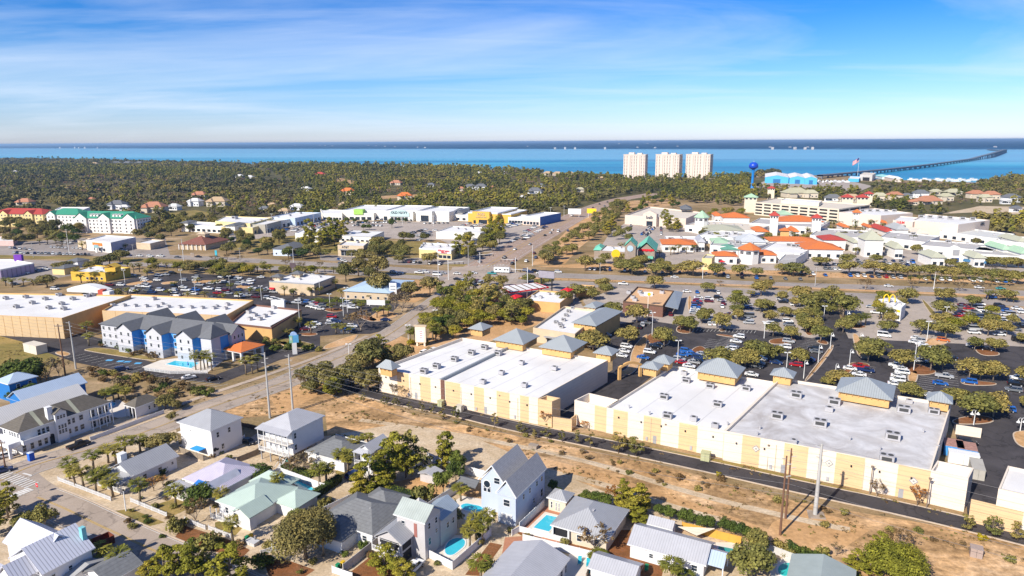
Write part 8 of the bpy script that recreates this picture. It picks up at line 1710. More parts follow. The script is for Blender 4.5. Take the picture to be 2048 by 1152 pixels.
part(o,'rear_wing',w_greyh,lambda b:b.box(2.5,7.4,5.5,11.5,0,6));part(o,'rear_roof',M('shade_tinted_metal_roof',(.30,.36,.42),rough=.5,rib=.5,ribdark=.8),lambda b:b.gable(2.1,7.8,5.4,12,6,1.8,axis='y'));part(o,'side_recess',M('dusky_red_door',(.30,.12,.10)),lambda b:b.box(4.6,5.3,.42,.49,4.5,7.4));part(o,'pointed_turret',w_greyh,lambda b:(b.box(.3,2.4,5.5,8,0,7),b.hip(0,2.7,5.2,8.3,7,1.8,ridge=0)))  # rear roof: bluish tone of the shaded slope is put into its colour
window(o,(7.41,8.,3.8),0,.9,1.4);window(o,(7.41,10.,3.8),0,.9,1.4)
c=G(803,1091,4.8);o,rf=house('two-storey porch wing with grey metal gable roof in front of the tall grey house',None,6.6,9,4.8,w_greyh,r_galv,'gy',2.0,at=c)
part(o,'porch_opening',dark,lambda b:(b.box(1,5.6,.44,.49,3.0,4.6),b.box(6.1,6.16,.9,3.6,2.9,4.6),b.box(6.1,6.16,.9,3.6,.2,2.4)));porch(o,0,6.6,-.9,.5,4.7,posts=4,floor=2.6)
bs=M('blue_grey_shingle',(.33,.33,.345),rough=.9,var=.14,scale=1.5,rib=.3,ribdark=.85,ribax='z')
c=Vector(G(1033,1056));c.z=6.8;o,rf=house('light blue house with two steep white-trimmed gables and arched window',None,5.0,15,6.8,w_blue,bs,'gy',3.4,over=.35,at=c,wins=(('F',2.5,5.,1.6,1.6),('R',4,5.2,.8,1.4),('R',7,5.2,.8,1.4),('R',10.5,5.2,.9,1.3),('R',13,5.2,1.0,1.3),('R',13,1.8,1.2,2.),('R',9,1.8,.9,1.3)))
part(o,'garage_door',trimw,lambda b:b.box(1.2,3.8,.2,.34,0,2.4));
part(o,'left_wing',w_blue,lambda b:(b.box(-5.6,.4,3.5,14.6,0,7),b.gablewall(-5.6,.4,3.5,11.1,7,3.6,'y')));lw=part(o,'left_wing_roof',bs,lambda b:b.gable(-6.1,.9,3.,15.1,7,4.1,axis='y'))
for x in(-4.6,-3.6):window(o,(x,3.49,5.3),-math.pi/2,.9,1.9)
part(o,'fanlight',trimw,lambda b:b.tube([(-4.1,3.49,6.3),(-4.1,3.42,6.3)],.95,14));part(o,'fanlight_pane',glass(),lambda b:b.tube([(-4.1,3.42,6.3),(-4.1,3.40,6.3)],.8,14))
for x in(-1.6,):window(o,(x,3.49,7.6),-math.pi/2,1.5,1.5)
part(o,'rake_board',trimw,lambda b:(b.tube([(-6.1,2.98,7.1),(-2.6,2.98,11.2)],.14,4),b.tube([(-2.6,2.98,11.2),(.9,2.98,7.1)],.14,4),b.tube([(0,-.02,6.9),(2.5,-.02,10.3)],.14,4),b.tube([(2.5,-.02,10.3),(5,-.02,6.9)],.14,4)))
for x,y in((-1.2,8),(-1.2,10.2)):part(lw,'skylight',glass(),lambda b:b.add([(x,y,9.65),(x+.9,y,8.6),(x+.9,y+.9,8.6),(x,y+.9,9.65)],[(0,1,2,3)]))
house('small cream pool house with grey hip roof beside the blue pool',(1133,1006),4.8,4.6,3.,w_beige,r_galv,'hip',1.4,over=.35,wins=(('F',1.1,1.5,.5,1.6),('F',2.2,1.3,.35,2.1),('F',2.9,1.3,.35,2.1),('R',2.3,1.6,.7,1.1)))
o,rf=house('beige house with broad grey metal hip roof and brick corner porch',(1216,1083),12.5,13.2,3.0,w_beige,r_galv,'hip',2.9,over=.55,wins=(('F',6.2,1.6,1.1,1.5),('R',5.6,1.7,1.,1.3),('F',9.8,1.6,1.1,1.5)),ridge=3)
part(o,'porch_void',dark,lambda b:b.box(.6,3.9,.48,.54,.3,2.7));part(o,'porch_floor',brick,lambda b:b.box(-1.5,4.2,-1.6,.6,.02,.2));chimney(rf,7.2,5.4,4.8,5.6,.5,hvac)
for x in(.4,3.9):part(o,'post',trimw,lambda b:b.box(x,x+.35,-.1,.25,0,3))
far=G(1083,1081,5.2);c=far+gx*6-gy*15;c.z=3.1;o,rf=house('white house with broad grey metal gable roof cut by the bottom edge',None,12,15,3.1,w_white,r_galvl,'gy',2.1,at=c,wins=(('R',12,1.6,1.1,1.5),('R',9,1.6,1.1,1.5),('R',14,1.5,.8,1.9)))
c=G(1412,1133,2.9);o,rf=house('long low white house with pale grey metal gable roof and blue-trimmed porch',None,15.2,8.4,2.9,w_siding,r_galvl,'gx',2.0,at=c,wins=(('F',4.7,1.6,.9,1.0),('F',8,1.5,1.0,1.7),('F',13,1.6,1.2,1.3)))
part(o,'porch_roof',r_bluel,lambda b:b.gable(14.6,18.2,1,6.6,2.7,1.4,axis='x'));part(o,'porch_gable',w_white,lambda b:b.gablewall(1.4,6.2,18.0,.15,2.7,1.2,'x'))
for y in(1.3,6.2):part(o,'post',trimw,lambda b:b.box(17.9,18.1,y,y+.2,0,2.7))
o,rf=house('white garden shed with grey roof and double window behind the long low house',(1345,1062),5.4,3.6,2.5,w_white,r_galvl,'gx',1.1,over=.25,wins=(('F',2.4,1.5,.6,.7),('F',3.3,1.5,.6,.7)))
house('teal-grey shingle house at the bottom beside the small green pool',(1708,1206),11,10,2.8,w_white,r_teal,'gy',1.6)
house('white flat-gabled cottage with grey roof at the bottom between two fences',(1268,1165),9,6,2.4,w_white,r_galvl,'gx',1.3)
ps=M('grey_panel_roof',(.36,.36,.36),rib=.5,ribdark=.8)
c=G(84,1152,5.2);o,rf=house('white house with striped bright metal gables at the bottom left corner',None,11,9.5,5.2,w_white,r_stripe,'gy',3.6,at=c,wins=(('R',2,3.6,.8,1.2),('R',5,3.6,.8,1.2),('F',9.5,3.8,.9,1.3),('F',9.5,1.4,.9,1.3),('F',3,3.8,.9,1.3)))
part(o,'cross_gable_roof',r_stripe,lambda b:b.gable(-6,7,2.,9.2,5.6,3.2,axis='x'));part(o,'cross_gable',w_white,lambda b:b.box(-5.4,2,2.5,9,0,5.6));part(o,'front_gable_roof',r_stripe,lambda b:b.gable(3.2,9,-3.6,5,5.,2.6,axis='y'));part(o,'front_wing',w_white,lambda b:(b.box(3.6,8.6,-3.2,1,0,5),b.gablewall(3.6,8.6,-3.2,3,5,2.2,'y')));window(o,(6.1,-3.21,4.6),-math.pi/2,.7,.6);part(rf,'chimney',M('teal_chimney',(.2,.5,.55)),lambda b:b.box(8,9,8.6,9.4,6,9.2));part(o,'lower_roof',r_stripe,lambda b:b.box(-6,3.4,-4,.4,2.6,2.75))
house('grey metal-roofed carport beside the striped-roof house',(136,1165),7,8,2.6,w_white,ps,'gx',1.1);house('small grey gable roof right of the carport at the bottom',(215,1170),8,7,2.6,w_white,r_shing,'gy',1.6)
house('small shed with flat grey roof behind the rusty skip',(150,1088),4,3.4,2.4,w_greyh,ps,'gx',.3)
o=thing('pavilion','dark open garden pavilion behind the pine-straw lawn','garden pavilion',G(940,985),GA);part(o,'roof',r_slate,lambda b:b.gable(-2.6,2.6,-1.8,1.8,2.5,.9));[part(o,'post',trimb,lambda b:b.box(x-.08,x+.08,y-.08,y+.08,0,2.5))for x in(-2.3,2.3)for y in(-1.5,1.5)]
o=thing('garden_shed','low grey-roofed shed under the pines in the straw-covered garden','shed',G(862,960),GA);part(o,'wall',w_greyh,lambda b:b.box(-2,2,-1.6,1.6,0,2));part(o,'roof',r_galvl,lambda b:b.gable(-2.4,2.4,-2,2,2,.6,axis='y'))
# ================= blue and white hotel =================
h=9.2;W_=60;D=14;HA=math.radians(-21);O=G(430,677,h)-Vector((math.cos(HA),math.sin(HA),0))*W_;O.z=0
o=thing('hotel','three-storey white and bright blue hotel with dark slate roofs and gabled bays','hotel',O,HA)
part(o,'wall',w_hotel,lambda b:b.box(.6,W_-.6,.6,D,3.1,h));part(o,'base_wall',w_hgrey,lambda b:b.box(.5,W_-.5,.5,D+.1,0,3.1));rf=part(o,'roof',r_slate,lambda b:b.hip(0,W_,0,D+.6,h,3.6))
for i,(u,wd)in enumerate([(14.2,7.8),(29.4,7.8),(44.5,7.8)]):
 q=part(o,'gable_bay',w_hotel,lambda b:(b.box(u,u+wd,-3.4,.6,3.1,h),b.gablewall(u,u+wd,-3.4,2,h,2.6,'y'),b.box(u+.0,u+wd,-3.42,.6,0,3.1,0)));part(q,'bay_roof',r_slate,lambda b:b.gable(u-.5,u+wd+.5,-4,D/2,h,2.95,axis='y'));part(q,'bay_base',w_hgrey,lambda b:b.box(u-.05,u+wd+.05,-3.47,.5,0,3.1));part(q,'blue_side',w_hblue,lambda b:b.box(u+wd,u+wd+.06,-3.3,.5,3.1,h))
 part(o,'blue_recess',w_hblue,lambda b:b.box(u+wd+.1,u+wd+5.4,.45,.6,3.1,h))
 for fl in(1.6,4.8,7.8):
  for x in(u+2.2,u+6):window(o,(x,-3.48 if fl<3 else-3.41,fl),-math.pi/2,1.0,1.5,bars=False)
  window(o,(u+wd+2.6,.44,fl),-math.pi/2,1.4,1.5,bars=False)
 b_=part(rf,'rear_gable',r_slate,lambda b:b.gable(u,u+wd+2,D/2,D+3,h,4.4,axis='y'))
for x in(2,5.2,8.4,11.8):
 for fl in(1.6,4.8,7.8):window(o,(x,.49,fl),-math.pi/2,.9,1.5,bars=False)
part(o,'end_tower',w_hotel,lambda b:(b.box(55.5,W_+.4,-2.4,10,3.1,h+.6),));part(o,'end_tower_base',w_hgrey,lambda b:b.box(55.45,W_+.45,-2.45,10,0,3.1));part(rf,'tower_roof',r_slate,lambda b:b.hip(54.8,W_+1,-3,6,h+.6,4.2,ridge=0));part(rf,'end_gable',r_slate,lambda b:b.gable(50,W_+2.2,6,14,h-.2,3.,axis='x'));part(o,'end_gable_wall',w_hotel,lambda b:(b.box(52,W_+1.6,6.5,13.5,0,h-.2),b.gablewall(6.5,13.5,W_+1.4,.2,h-.2,2.6,'x')));part(o,'end_blue',w_hblue,lambda b:b.box(W_+.42,W_+.5,2,6,3.1,h))
for y in(8,10,12):
 for fl in(1.6,4.8,7.6):window(o,(W_+1.61,y,fl),0,.9,1.4,bars=False)
o=thing('entrance_canopy','orange tile-roofed drive-through canopy on white columns beside the blue hotel','canopy',G(480,722),GA);
c=G(482,707,4)-o.location;c=Matrix.Rotation(-GA,3,'Z')@c
part(o,'roof',r_orange,lambda b:b.hip(c.x-10.5,c.x,c.y,c.y+11.5,4.2,2.0));part(o,'soffit',trimw,lambda b:b.box(c.x-10.2,c.x-.3,c.y+.3,c.y+11.2,3.7,4.18))
for x in(-9.6,-5.2,-.9):
 for y in(.9,10.6):part(o,'column',trimw,lambda b:b.box(c.x+x-.4,c.x+x+.4,c.y+y-.4,c.y+y+.4,0,3.7))
 # ================= pools, decks, fences =================
sheet('pool_deck',[(283,735),(322,720),(400,712),(446,722),(415,745),(340,742)],.06,deck);sheet('pool_deck',[(193,805),(200,800),(240,800),(258,812),(262,832),(236,836),(215,832),(215,838)],.05,deck)
sheet('pool_deck',[(905,1005),(925,992),(975,1000),(990,1030),(985,1045),(930,1040),(905,1025)],.05,deck);sheet('brick_patio',[(1040,1062),(1090,1012),(1130,1022),(1150,1035),(1125,1075),(1100,1075)],.05,brick);sheet('pool_deck',[(1054,1058),(1090,1024),(1130,1034),(1102,1070)],.06,deck)
sheet('pool_deck',[(865,1095),(900,1070),(940,1072),(945,1090),(905,1125),(875,1118)],.05,deck);sheet('patio',[(1130,1130),(1140,1105),(1190,1115),(1180,1152),(1120,1160)],.05,deck);sheet('pool_deck',[(1540,1140),(1565,1115),(1605,1122),(1610,1145),(1580,1160),(1540,1160)],.05,deck);sheet('pool_deck',[(1425,1085),(1480,1085),(1475,1115),(1430,1112)],.05,deck)
for p_,m_ in[([(365,1050),(460,1080),(500,1100),(480,1120),(420,1100),(350,1075)],g_mulch),([(228,1022),(262,1018),(330,1045),(290,1055),(240,1040)],g_grass),([(310,1010),(370,990),(372,1020),(340,1035),(308,1022)],g_grass),([(430,1045),(470,1035),(500,1040),(470,1072),(430,1055)],g_grass),([(780,965),(870,950),(900,965),(870,1000),(800,990)],g_orange),([(690,920),(715,915),(720,935),(690,960),(670,945)],g_grass),([(915,970),(970,965),(965,1000),(920,990)],g_orange),([(530,1130),(560,1115),(630,1140),(600,1160),(540,1160)],g_mulch),([(700,1145),(745,1110),(790,1120),(800,1160),(700,1165)],g_mulch),([(715,992),(810,1015),(808,1025),(715,1002)],brick),([(1180,1130),(1240,1060),(1262,1060),(1262,1110),(1330,1130),(1320,1165),(1240,1150)],g_mulch),([(1025,1062),(1060,1058),(1150,1090),(1250,1110),(1240,1120),(1060,1080)],g_mulch),([(930,1150),(980,1085),(1005,1090),(960,1152)],g_mulch),([(1010,1075),(1050,1072),(1040,1110),(1000,1130)],brick),([(115,1080),(150,1070),(240,1110),(230,1140),(160,1130)],g_white),([(260,1110),(300,1100),(320,1125),(300,1152),(240,1140)],g_mulch),([(335,1110),(375,1100),(400,1125),(360,1150)],g_white),([(640,1035),(700,1010),(715,1000),(700,990),(600,1030),(560,1070),(600,1080)],g_grass)]:sheet('yard',p_,.03,m_)
def pool(label,px,mat=None):
 pts=[G(*p)for p in px];c=sum(pts,Vector())/len(pts);o=thing('swimming_pool',label,'swimming pool',c);P2=[Vector((p.x-c.x,p.y-c.y))for p in pts]
 if len(P2)>4:
  for _ in range(2):P2=[q for i in range(len(P2))for q in(P2[i]*.75+P2[(i+1)%len(P2)]*.25,P2[i]*.25+P2[(i+1)%len(P2)]*.75)]
 part(o,'coping',trimw,lambda b:b.prism([tuple(p*(1+.35/max(p.length,.5)))for p in P2],.05,.14));part(o,'water',mat or pwater,lambda b:b.prism([tuple(p)for p in P2],.12,.147,bottom=False))
pool('turquoise hotel pool with white deck below the blue gables',[(332,729),(350,722),(398,726),(383,737)])
pool('free-form pool beside the light blue gabled house',[(920,1012),(932,1007),(945,1010),(960,1013),(970,1019),(966,1027),(952,1028),(938,1022),(926,1020)]);pool('rectangular blue pool framed in brick beside the small pool house',[(1067,1056),(1093,1031),(1121,1037),(1098,1064)])
pool('kidney pool below the tall grey house',[(889,1100),(897,1082),(915,1076),(930,1080),(930,1092),(918,1102),(905,1112),(892,1110)]);pool('round green pool at the bottom under the grey fence',[(1556,1135),(1566,1127),(1585,1127),(1596,1135),(1590,1148),(1570,1155),(1556,1148)],M('aqua_pool',(.03,.45,.42),rough=.08));pool('dark green pool behind the low white house porch',[(1437,1093),(1468,1099),(1461,1109),(1436,1103)],pwater2);pool('small pool beside the brown-roofed cabana',[(204,808),(216,804),(233,806),(226,815),(212,814)]);pool('long narrow pool behind the mint-roofed house',[(585,966),(596,962),(632,980),(620,986)]);pool('small pool by the dark evergreens at the left edge',[(12,782),(24,777),(32,781),(20,788)])
def fence(label,pts,h,mat,picket=False,seg=2.4,post=True):
 P3=[G(*p)for p in pts];o=thing('garden_fence',label,'fence',P3[0])
 for a,c in zip(P3[:-1],P3[1:]):
  d=c-a;L_=d.length;n=max(1,round(L_/seg));an_=math.atan2(d.y,d.x);s=L_/n
  def panel():
   b=MB()
   if picket:
    x=.08
    while x<s-.1:b.box(x,x+.09,-.02,.02,.08,h);x+=.19
    b.box(0,s,-.04,-.02,.25,.33);b.box(0,s,-.04,-.02,h-.3,h-.22)
   else:b.box(.05,s-.05,-.03,.03,.08,h-.1);b.box(0,s,-.05,.05,h-.12,h-.02)
   return mesh_of(b,'panel',[mat])
  pm=panel();pb=MB();pb.box(-.07,.07,-.07,.07,0,h+.1);pm2=mesh_of(pb,'post',[mat])
  for i in range(n):
   q=link('panel',pm,o);q.location=a+d*(i/n)-P3[0];q.rotation_euler=(0,0,an_)
   q=link('post',pm2,o);q.location=a+d*(i/n)-P3[0];q.rotation_euler=(0,0,an_)
  q=link('post',pm2,o);q.location=c-P3[0];q.rotation_euler=(0,0,an_)
for lab,pts,h,m,pk in[('white picket fence in front of the palm row by the junction',[(117,962),(222,1002)],1.1,fencew,True),('white picket fence in front of the lilac-roofed house',[(262,1004),(334,1034)],1.1,fencew,True),('white picket fence right of the clipped street shrubs',[(370,1043),(411,1060)],1.1,fencew,True),('short white picket fence before the mint-roofed house lawn',[(418,1060),(462,1077)],1.1,fencew,True),('tall white fence round the mint-roofed house pool',[(527,962),(562,950),(650,983)],2.,fencew,False),('tall white fence above the grey shingle roof with red-brown bed',[(640,1036),(714,1000),(812,1026)],2.2,fencew,False),('white fence climbing between the hedge trees and blue house',[(852,1026),(922,980)],2.2,fencew,False),('white fence along the vacant lot behind the pines',[(855,920),(902,940)],2.2,fencew,False),('white fence along the vacant lot beside the dark pavilion',[(932,948),(985,962)],2.2,fencew,False),('white fence behind the grey bungalow',[(673,880),(738,898)],1.8,fencew,False),('white fence round the kidney pool and down to the bottom edge',[(850,1112),(897,1136),(905,1140),(982,1072)],1.8,fencew,False),('grey-white fence beside the pine-straw bed of the porch wing',[(687,1146),(757,1090)],1.9,M('greyed_vinyl',(.5,.48,.45)),False),('low white fence by the coloured bins',[(665,1146),(705,1160)],1.5,fencew,False),('white fence between blue house and brick pool patio',[(1039,1062),(1088,1015)],2.,fencew,False),('white fence below the brick pool patio',[(1024,1072),(1039,1064),(1134,1088)],1.4,fencew,False),('white fence above the bottom gable house patio',[(1046,1084),(1182,1118)],1.8,fencew,False),('bright yellow timber fence behind the low white house',[(1364,1060),(1481,1090)],1.9,ywood,False),('weathered picket fence before the white two-storey house',[(360,906),(407,922)],1.7,wood,False),('dark timber fence by the garage lane',[(475,926),(514,910),(524,900)],1.6,wood,False),('timber fence beside the bottom patio',[(1172,1165),(1186,1120)],
1.8,
wood,
False),
('white wall in front of the villa and cabana',
[(181,
882),
(328,
827)],
1.2,
fencew,
False),
('white side wall of the white two-storey house',
[(448,
905),
(490,
882)],
1.8,
fencew,
False),
('white picket fence at the bottom left under the palms',
[(247,
1132),
(292,
1156)],
1.2,
fencew,
True),
('grey fence above the round bottom pool',
[(1532,
1102),
(1592,
1125)],
1.7,
M('greyed_vinyl',
(.5,
.48,
.45)),
False),
('dark fence posts beside the three-storey house',
[(480,
852),
(516,
862)],
1.3,
trimb,
False),
('timber fence behind the villa cabana',
[(176,
800),
(205,
790)],
2.,
wood,
False),
('white fence by the big oak at the bottom',
[(522,
1112),
(560,
1100)],
1.2,
fencew,
False),
('hotel pool white fence facing the car park',
[(290,
741),
(340,
748),
(415,
747)],
1.2,
fencew,
True)]:fence(lab,
pts,
h,
m,
pk)
def hedge(label,p0,p1,w,h,seed):
 a=G(*p0);c=G(*p1);d=c-a;L_=d.length;rs=np.random.RandomState(seed);n=int(L_*90);C_=np.stack([rs.uniform(0,L_,n),rs.uniform(-w/2,w/2,n),rs.uniform(0,h,n)],1);f=rs.randint(0,3,n);Nn=np.zeros((n,3));C_[f==0,2]=h;Nn[f==0,2]=1;C_[f==1,1]=-w/2;Nn[f==1,1]=-1;C_[f==2,1]=w/2;Nn[f==2,1]=1;C_+=rs.normal(size=(n,3))*.1;Nn+=rs.normal(size=(n,3))*.4
 o=thing('hedge',label,'hedge',a,math.atan2(d.y,d.x));link('foliage',quadmesh('hedge',C_,Nn,rs.uniform(.2,.4,n),lf_dark,.8,seed),o);part(o,'core',M('hedge_core',(.02,.035,.012)),lambda b:b.box(.1,L_-.1,-w/2+.12,w/2-.12,0,h-.12))
hedge('long clipped dark hedge beside the garage lane',(625,1000),(680,962),1.6,1.8,1);hedge('clipped hedge above the long white fence',(745,984),(832,1006),3.,2.2,2);hedge('clipped hedge behind the mint-roofed house pool fence',(565,940),(625,955),1.6,1.6,3);hedge('clipped hedge beside the metal-roofed cottage',(284,966),(305,952),1.8,1.4,4);hedge('second clipped hedge beside the metal-roofed cottage',(316,952),(330,944),1.8,1.4,5);hedge('hedge strip behind the grey bungalow',(668,876),(722,884),1.2,1.,6);hedge('green bed hedge by the blue-roofed office',(622,602),(780,606),3,1,7)
# ================= poles, wires, lamps =================
steel=M('galvanised_pole',(.42,.41,.39),var=.1);polew=M('timber_pole',(.17,.09,.055),var=.2);whitep=M('white_pole',(.70,.70,.68),var=.04);brownp=M('brown_post',(.22,.17,.13))
def ztop(b,ty):
 lo,hi=0,80
 for _ in range(40):
  m=(lo+hi)/2
  if P((b.x,b.y,m))[1]>ty:lo=m
  else:hi=m
 return lo
TOPS={}
def pole(label,bx,by,ty,r,mat,arm=0,name='utility_pole',key=None,group=None,cat='utility pole'):
 p=G(bx,by);h=ztop(p,ty);o=thing(name,label,cat,p,0,group);part(o,'shaft',mat,lambda b:b.tube([(0,0,0),(0,0,h)],r,10,r1=r*.6))
 if arm:
  part(o,'crossarm',brownp,lambda b:b.box(-arm,arm,-.1,.1,h-.9,h-.7))
  for x in(-arm,-arm*.4,arm*.4,arm):part(o,'insulator',hvac,lambda b:b.tube([(x,0,h-.7),(x,0,h-.4)],.09,6))
 else:
  for i in range(4):s=1 if i%2 else-1;part(o,'insulator',steel,lambda b:b.tube([(0,0,h-.6-i*1.3),(s*1.1,-.3,h-.3-i*1.3)],.09,5))
 TOPS[key]=(p,h);return o
pole('timber power pole behind the blue-roofed house at the left',131,752,648,.28,polew,1.3,key='a');pole('grey steel power pole behind the blue-roofed house at the left',152,738,643,.32,steel,key='b')
pole('grey steel power pole by the road, left of the pair above the stilt house',540,836,705,.34,steel,key='c');pole('grey steel power pole by the road, right of the pair above the stilt house',586,824,709,.34,steel,key='d')
o=pole('thick grey transmission pole on a concrete foot beside the alley',1630,1030,887,.47,steel,key='e');part(o,'concrete_foot',concrete,lambda b:b.prism([(-2,-1.5),(1.5,-2),(2.2,1),(-1,2)],0,.18))
pole('left rust-brown timber pole standing in the orange dirt',1560,1070,912,.26,polew,0,key='f');pole('right taller rust-brown timber pole in the orange dirt',1571,1037,897,.26,polew,0,key='g');pole('timber pole beside the villa at the left edge',12,942,880,.2,polew,.9,key='h')
for i,(x,y,t)in enumerate([(67,515,483),(139,510,458),(268,517,488),(369,537,478),(481,525,495),(587,525,497),(704,525,505),(877,560,508),(937,532,490),(1065,532,490),(1200,547,525),(1405,557,530),(1630,572,532),(1867,580,547)]):pole('pale pole along the wide highway, %s from left'%ORD[i+1],x,y,t,.18,whitep if i%2 else steel,1.,key='w%d'%i,group='poles along the highway')
def wire(label,A,B,sag,r=.03):
 o=thing('power_line',label,'power line',A);b=MB();d=B-A;b.tube([d*t-Vector((0,0,4*sag*t*(1-t)))for t in np.linspace(0,1,17)],r,3,cap=False);b.build('cable',M('cable',(.28,.27,.27)),o)
def tp(k,dz,dx=0):p,h=TOPS[k];return Vector((p.x+dx,p.y-.3,h-dz))
far_left=lambda k,dz:tp(k,dz)+(tp(k,dz)-tp('c',dz)).normalized()*120
nm=['top','second','third','lowest']
for i in range(4):
 wire('%s cable between the left steel pole and the pair above the stilt house'%nm[i],tp('b',.3+i*1.3),tp('c',.3+i*1.3),1.6)
 wire('%s cable running off the left edge from the steel pole'%nm[i],far_left('b',.3+i*1.3),tp('b',.3+i*1.3),2)
 wire('%s cable from the stilt-house pole pair to the thick transmission pole'%nm[i],tp('d',.3+i*1.6),tp('e',.3+i*2.2),2.2)
for i in range(3):
 e=tp('e',.3+i*2.2);wire('%s cable from the thick transmission pole off the right edge'%nm[i],e,e+Vector((150,-82,-1)),3)
for i in range(2):
 e=tp('g',8+i*2.5);wire('%s low cable past the brown poles off the right edge'%('upper','lower')[i],e,e+Vector((110,-62,0)),3);wire('%s low cable from the right steel pole to the brown poles'%('upper','lower')[i],tp('c',3+i*3),e,4)
for k in range(1,13):
 if k in(8,9):continue
 wire('highway cable, %s span from left'%ORD[k],tp('w%d'%(k-1),.4),tp('w%d'%k,.4),1,.04)
def lamp(label,x,y,ty,kind,group):
 p=G(x,y);h=ztop(p,ty);o=thing('street_lamp',label,'street lamp',p,0,group);mat=brownp if kind=='wall' else whitep
 part(o,'pole',mat,lambda b:b.tube([(0,0,0),(0,0,h)],.14,8,r1=.09))
 def bell(b,x0):b.lathe([(.10,h-.1),(.14,h-.45),(.5,h-.95),(.55,h-1.0)],10,(x0,0,0))
 if kind=='bell':part(o,'arm',whitep,lambda b:b.tube([(0,0,h),(.35,0,h+.35),(.75,0,h+.2),(.8,0,h-.1)],.05,5));part(o,'lamp_shade',whitep,lambda b:bell(b,.8))
 elif kind=='bell2':
  for s in(-1,1):part(o,'arm',whitep,lambda b:b.tube([(0,0,h),(s*.35,0,h+.35),(s*.8,0,h+.2),(s*.85,0,h-.1)],.05,5));part(o,'lamp_shade',whitep,lambda b:bell(b,s*.85))
 elif kind=='flood':
  for s in(-1,1):part(o,'lamp_head',whitep,lambda b:b.box(s*.75-.4,s*.75+.4,-.3,.3,h-.1,h+.15))
  part(o,'arm',whitep,lambda b:b.box(-.7,.7,-.05,.05,h-.15,h-.08))
 elif kind=='wall':part(o,'lamp_head',brownp,lambda b:b.lathe([(.3,h),(.36,h+.35),(.0,h+.5)],8));part(o,'bracket',brownp,lambda b:b.tube([(0,0,h+.1),(.7,0,h+.25)],.05,4))
 else:part(o,'lantern',dark,lambda b:b.lathe([(.1,h),(.22,h+.3),(.0,h+.55)],6))
def lamps(where,kind,lst,nm='lamp'):
 lst=sorted(lst)
 for i,(x,y,t)in enumerate(lst):lamp('%s %s, %s from left'%(nm,where,ORD[i+1])if len(lst)>1 else '%s %s'%(nm,where),x,y,t,kind,'%ss %s'%(nm,where)if len(lst)>1 else None)
lamps('along the access drive kerbs','bell',[(1660,699,667),(1636,725,691),(1607,757,722),(1698,736,700),(1671,744,729),(1693,649,623),(1721,677,667)],'white bell street lamp');lamps('beside the right service court','bell2',[(1947,850,822),(2040,862,838)],'white twin-bell lamp')
lamps('in the big right car parks','flood',[(1647,642,612),(1853,684,643),(1827,741,685),(1891,640,614),(1573,735,705),(1528,677,643),(1304,672,625),(1355,727,681),(1171,665,645)],'pale twin floodlight mast');lamps('along the south road grove','flood',[(817,687,650),(871,640,620),(984,637,622),(698,710,688)],'pale twin floodlight mast')
lamps('in the dark left car parks','flood',[(364,572,540),(460,580,552),(391,590,560),(250,565,540),(660,615,588),(687,632,596),(600,655,600),(640,590,562),(523,600,572),(695,625,575)],'slim lot lamp mast');lamps('in the shopping-centre car park','flood',[(545,455,428),(628,455,425),(658,450,420),(805,450,425),(867,452,432),(535,470,435),(612,478,450),(1101,440,415),(1128,432,412)],'slim lot lamp mast')
lamps('against the striped warehouse walls','wall',[(1050,843,803),(1187,857,820),(1256,873,834),(1330,891,850),(1409,907,868),(1454,921,876),(1534,939,892),(1739,988,935),(1853,1016,959),(908,812,774),(953,822,783),(1000,833,792),(1090,851,808)],'brown wall-side lamp post');lamps('on the street lawns at the lower left','lantern',[(252,1022,982),(546,1114,1074)],'dark lantern post')
# ================= signs =================
def board(label,x,y,w,h,z0,ang,mat,name='sign',posts=2,txt=None,ts=1,tm='red',depth=.3,postmat=None,pr=.15):
 p=G(x,y);o=thing(name,label,'sign',p,math.radians(ang));part(o,'panel',mat,lambda b:b.box(-w/2,w/2,-depth/2,depth/2,z0,z0+h))
 for i in range(posts):xx=0 if posts==1 else(-w*.35 if i==0 else w*.35);part(o,'post',postmat or whitep,lambda b:b.box(xx-pr,xx+pr,-pr*.6,pr*.6,0,z0-.003))
 if txt:text_obj('sign_lettering',txt,ts,textm[tm],o,(0,-depth/2-.03,z0+h*.55),(math.pi/2,0,0),.02,bold=.02)
 return o
o=board('tall hotel pylon sign with green and blue panel on a white column',590,708,3.4,3.0,4.6,20,M('sign_blue',(.10,.35,.60)),posts=1,pr=.85,depth=.8,postmat=trimw);part(o,'green_panel',M('sign_green',(.30,.55,.35)),lambda b:b.box(-1.68,-.5,-.45,-.41,4.7,7.5));part(o,'arched_top',M('sign_pale_blue',(.35,.5,.75)),lambda b:b.tube([(0,-.38,7.6),(0,.38,7.6)],1.3,14));part(o,'emblem',trimw,lambda b:b.box(-1.3,-.8,-.5,-.46,5.7,6.8))
board('wide white banner sign with red lettering by the car park edge',752,612,9.5,2.6,.5,-8,trimw,txt='',depth=.2);o=board('tall white tenant pylon sign beside the blue-roofed office',787,600,3.8,6.5,2.5,-5,trimw,posts=2,depth=.6)
for i,z in enumerate((4,5.6,7.2)):part(o,'tenant_line',textm['dark']if i else textm['grey'],lambda b:b.box(-1.3,1.3,-.34,-.31,z,z+.35))
o=board('cream pillar sign for the warehouse shops between palms',842,692,4.4,6.6,1.6,-10,w_cream,posts=2,depth=.9,postmat=w_cream,pr=.35);part(o,'white_panel',trimw,lambda b:b.box(-1.5,1.5,-.52,-.46,1.9,6.6));part(o,'capstone',w_buff,lambda b:b.box(-2.6,2.6,-.6,.6,8.2,8.7))
for i in range(4):part(o,'red_line',textm['red'],lambda b:b.box(-.2+.0,.9,-.56,-.53,6.2-i*.9,6.35-i*.9))
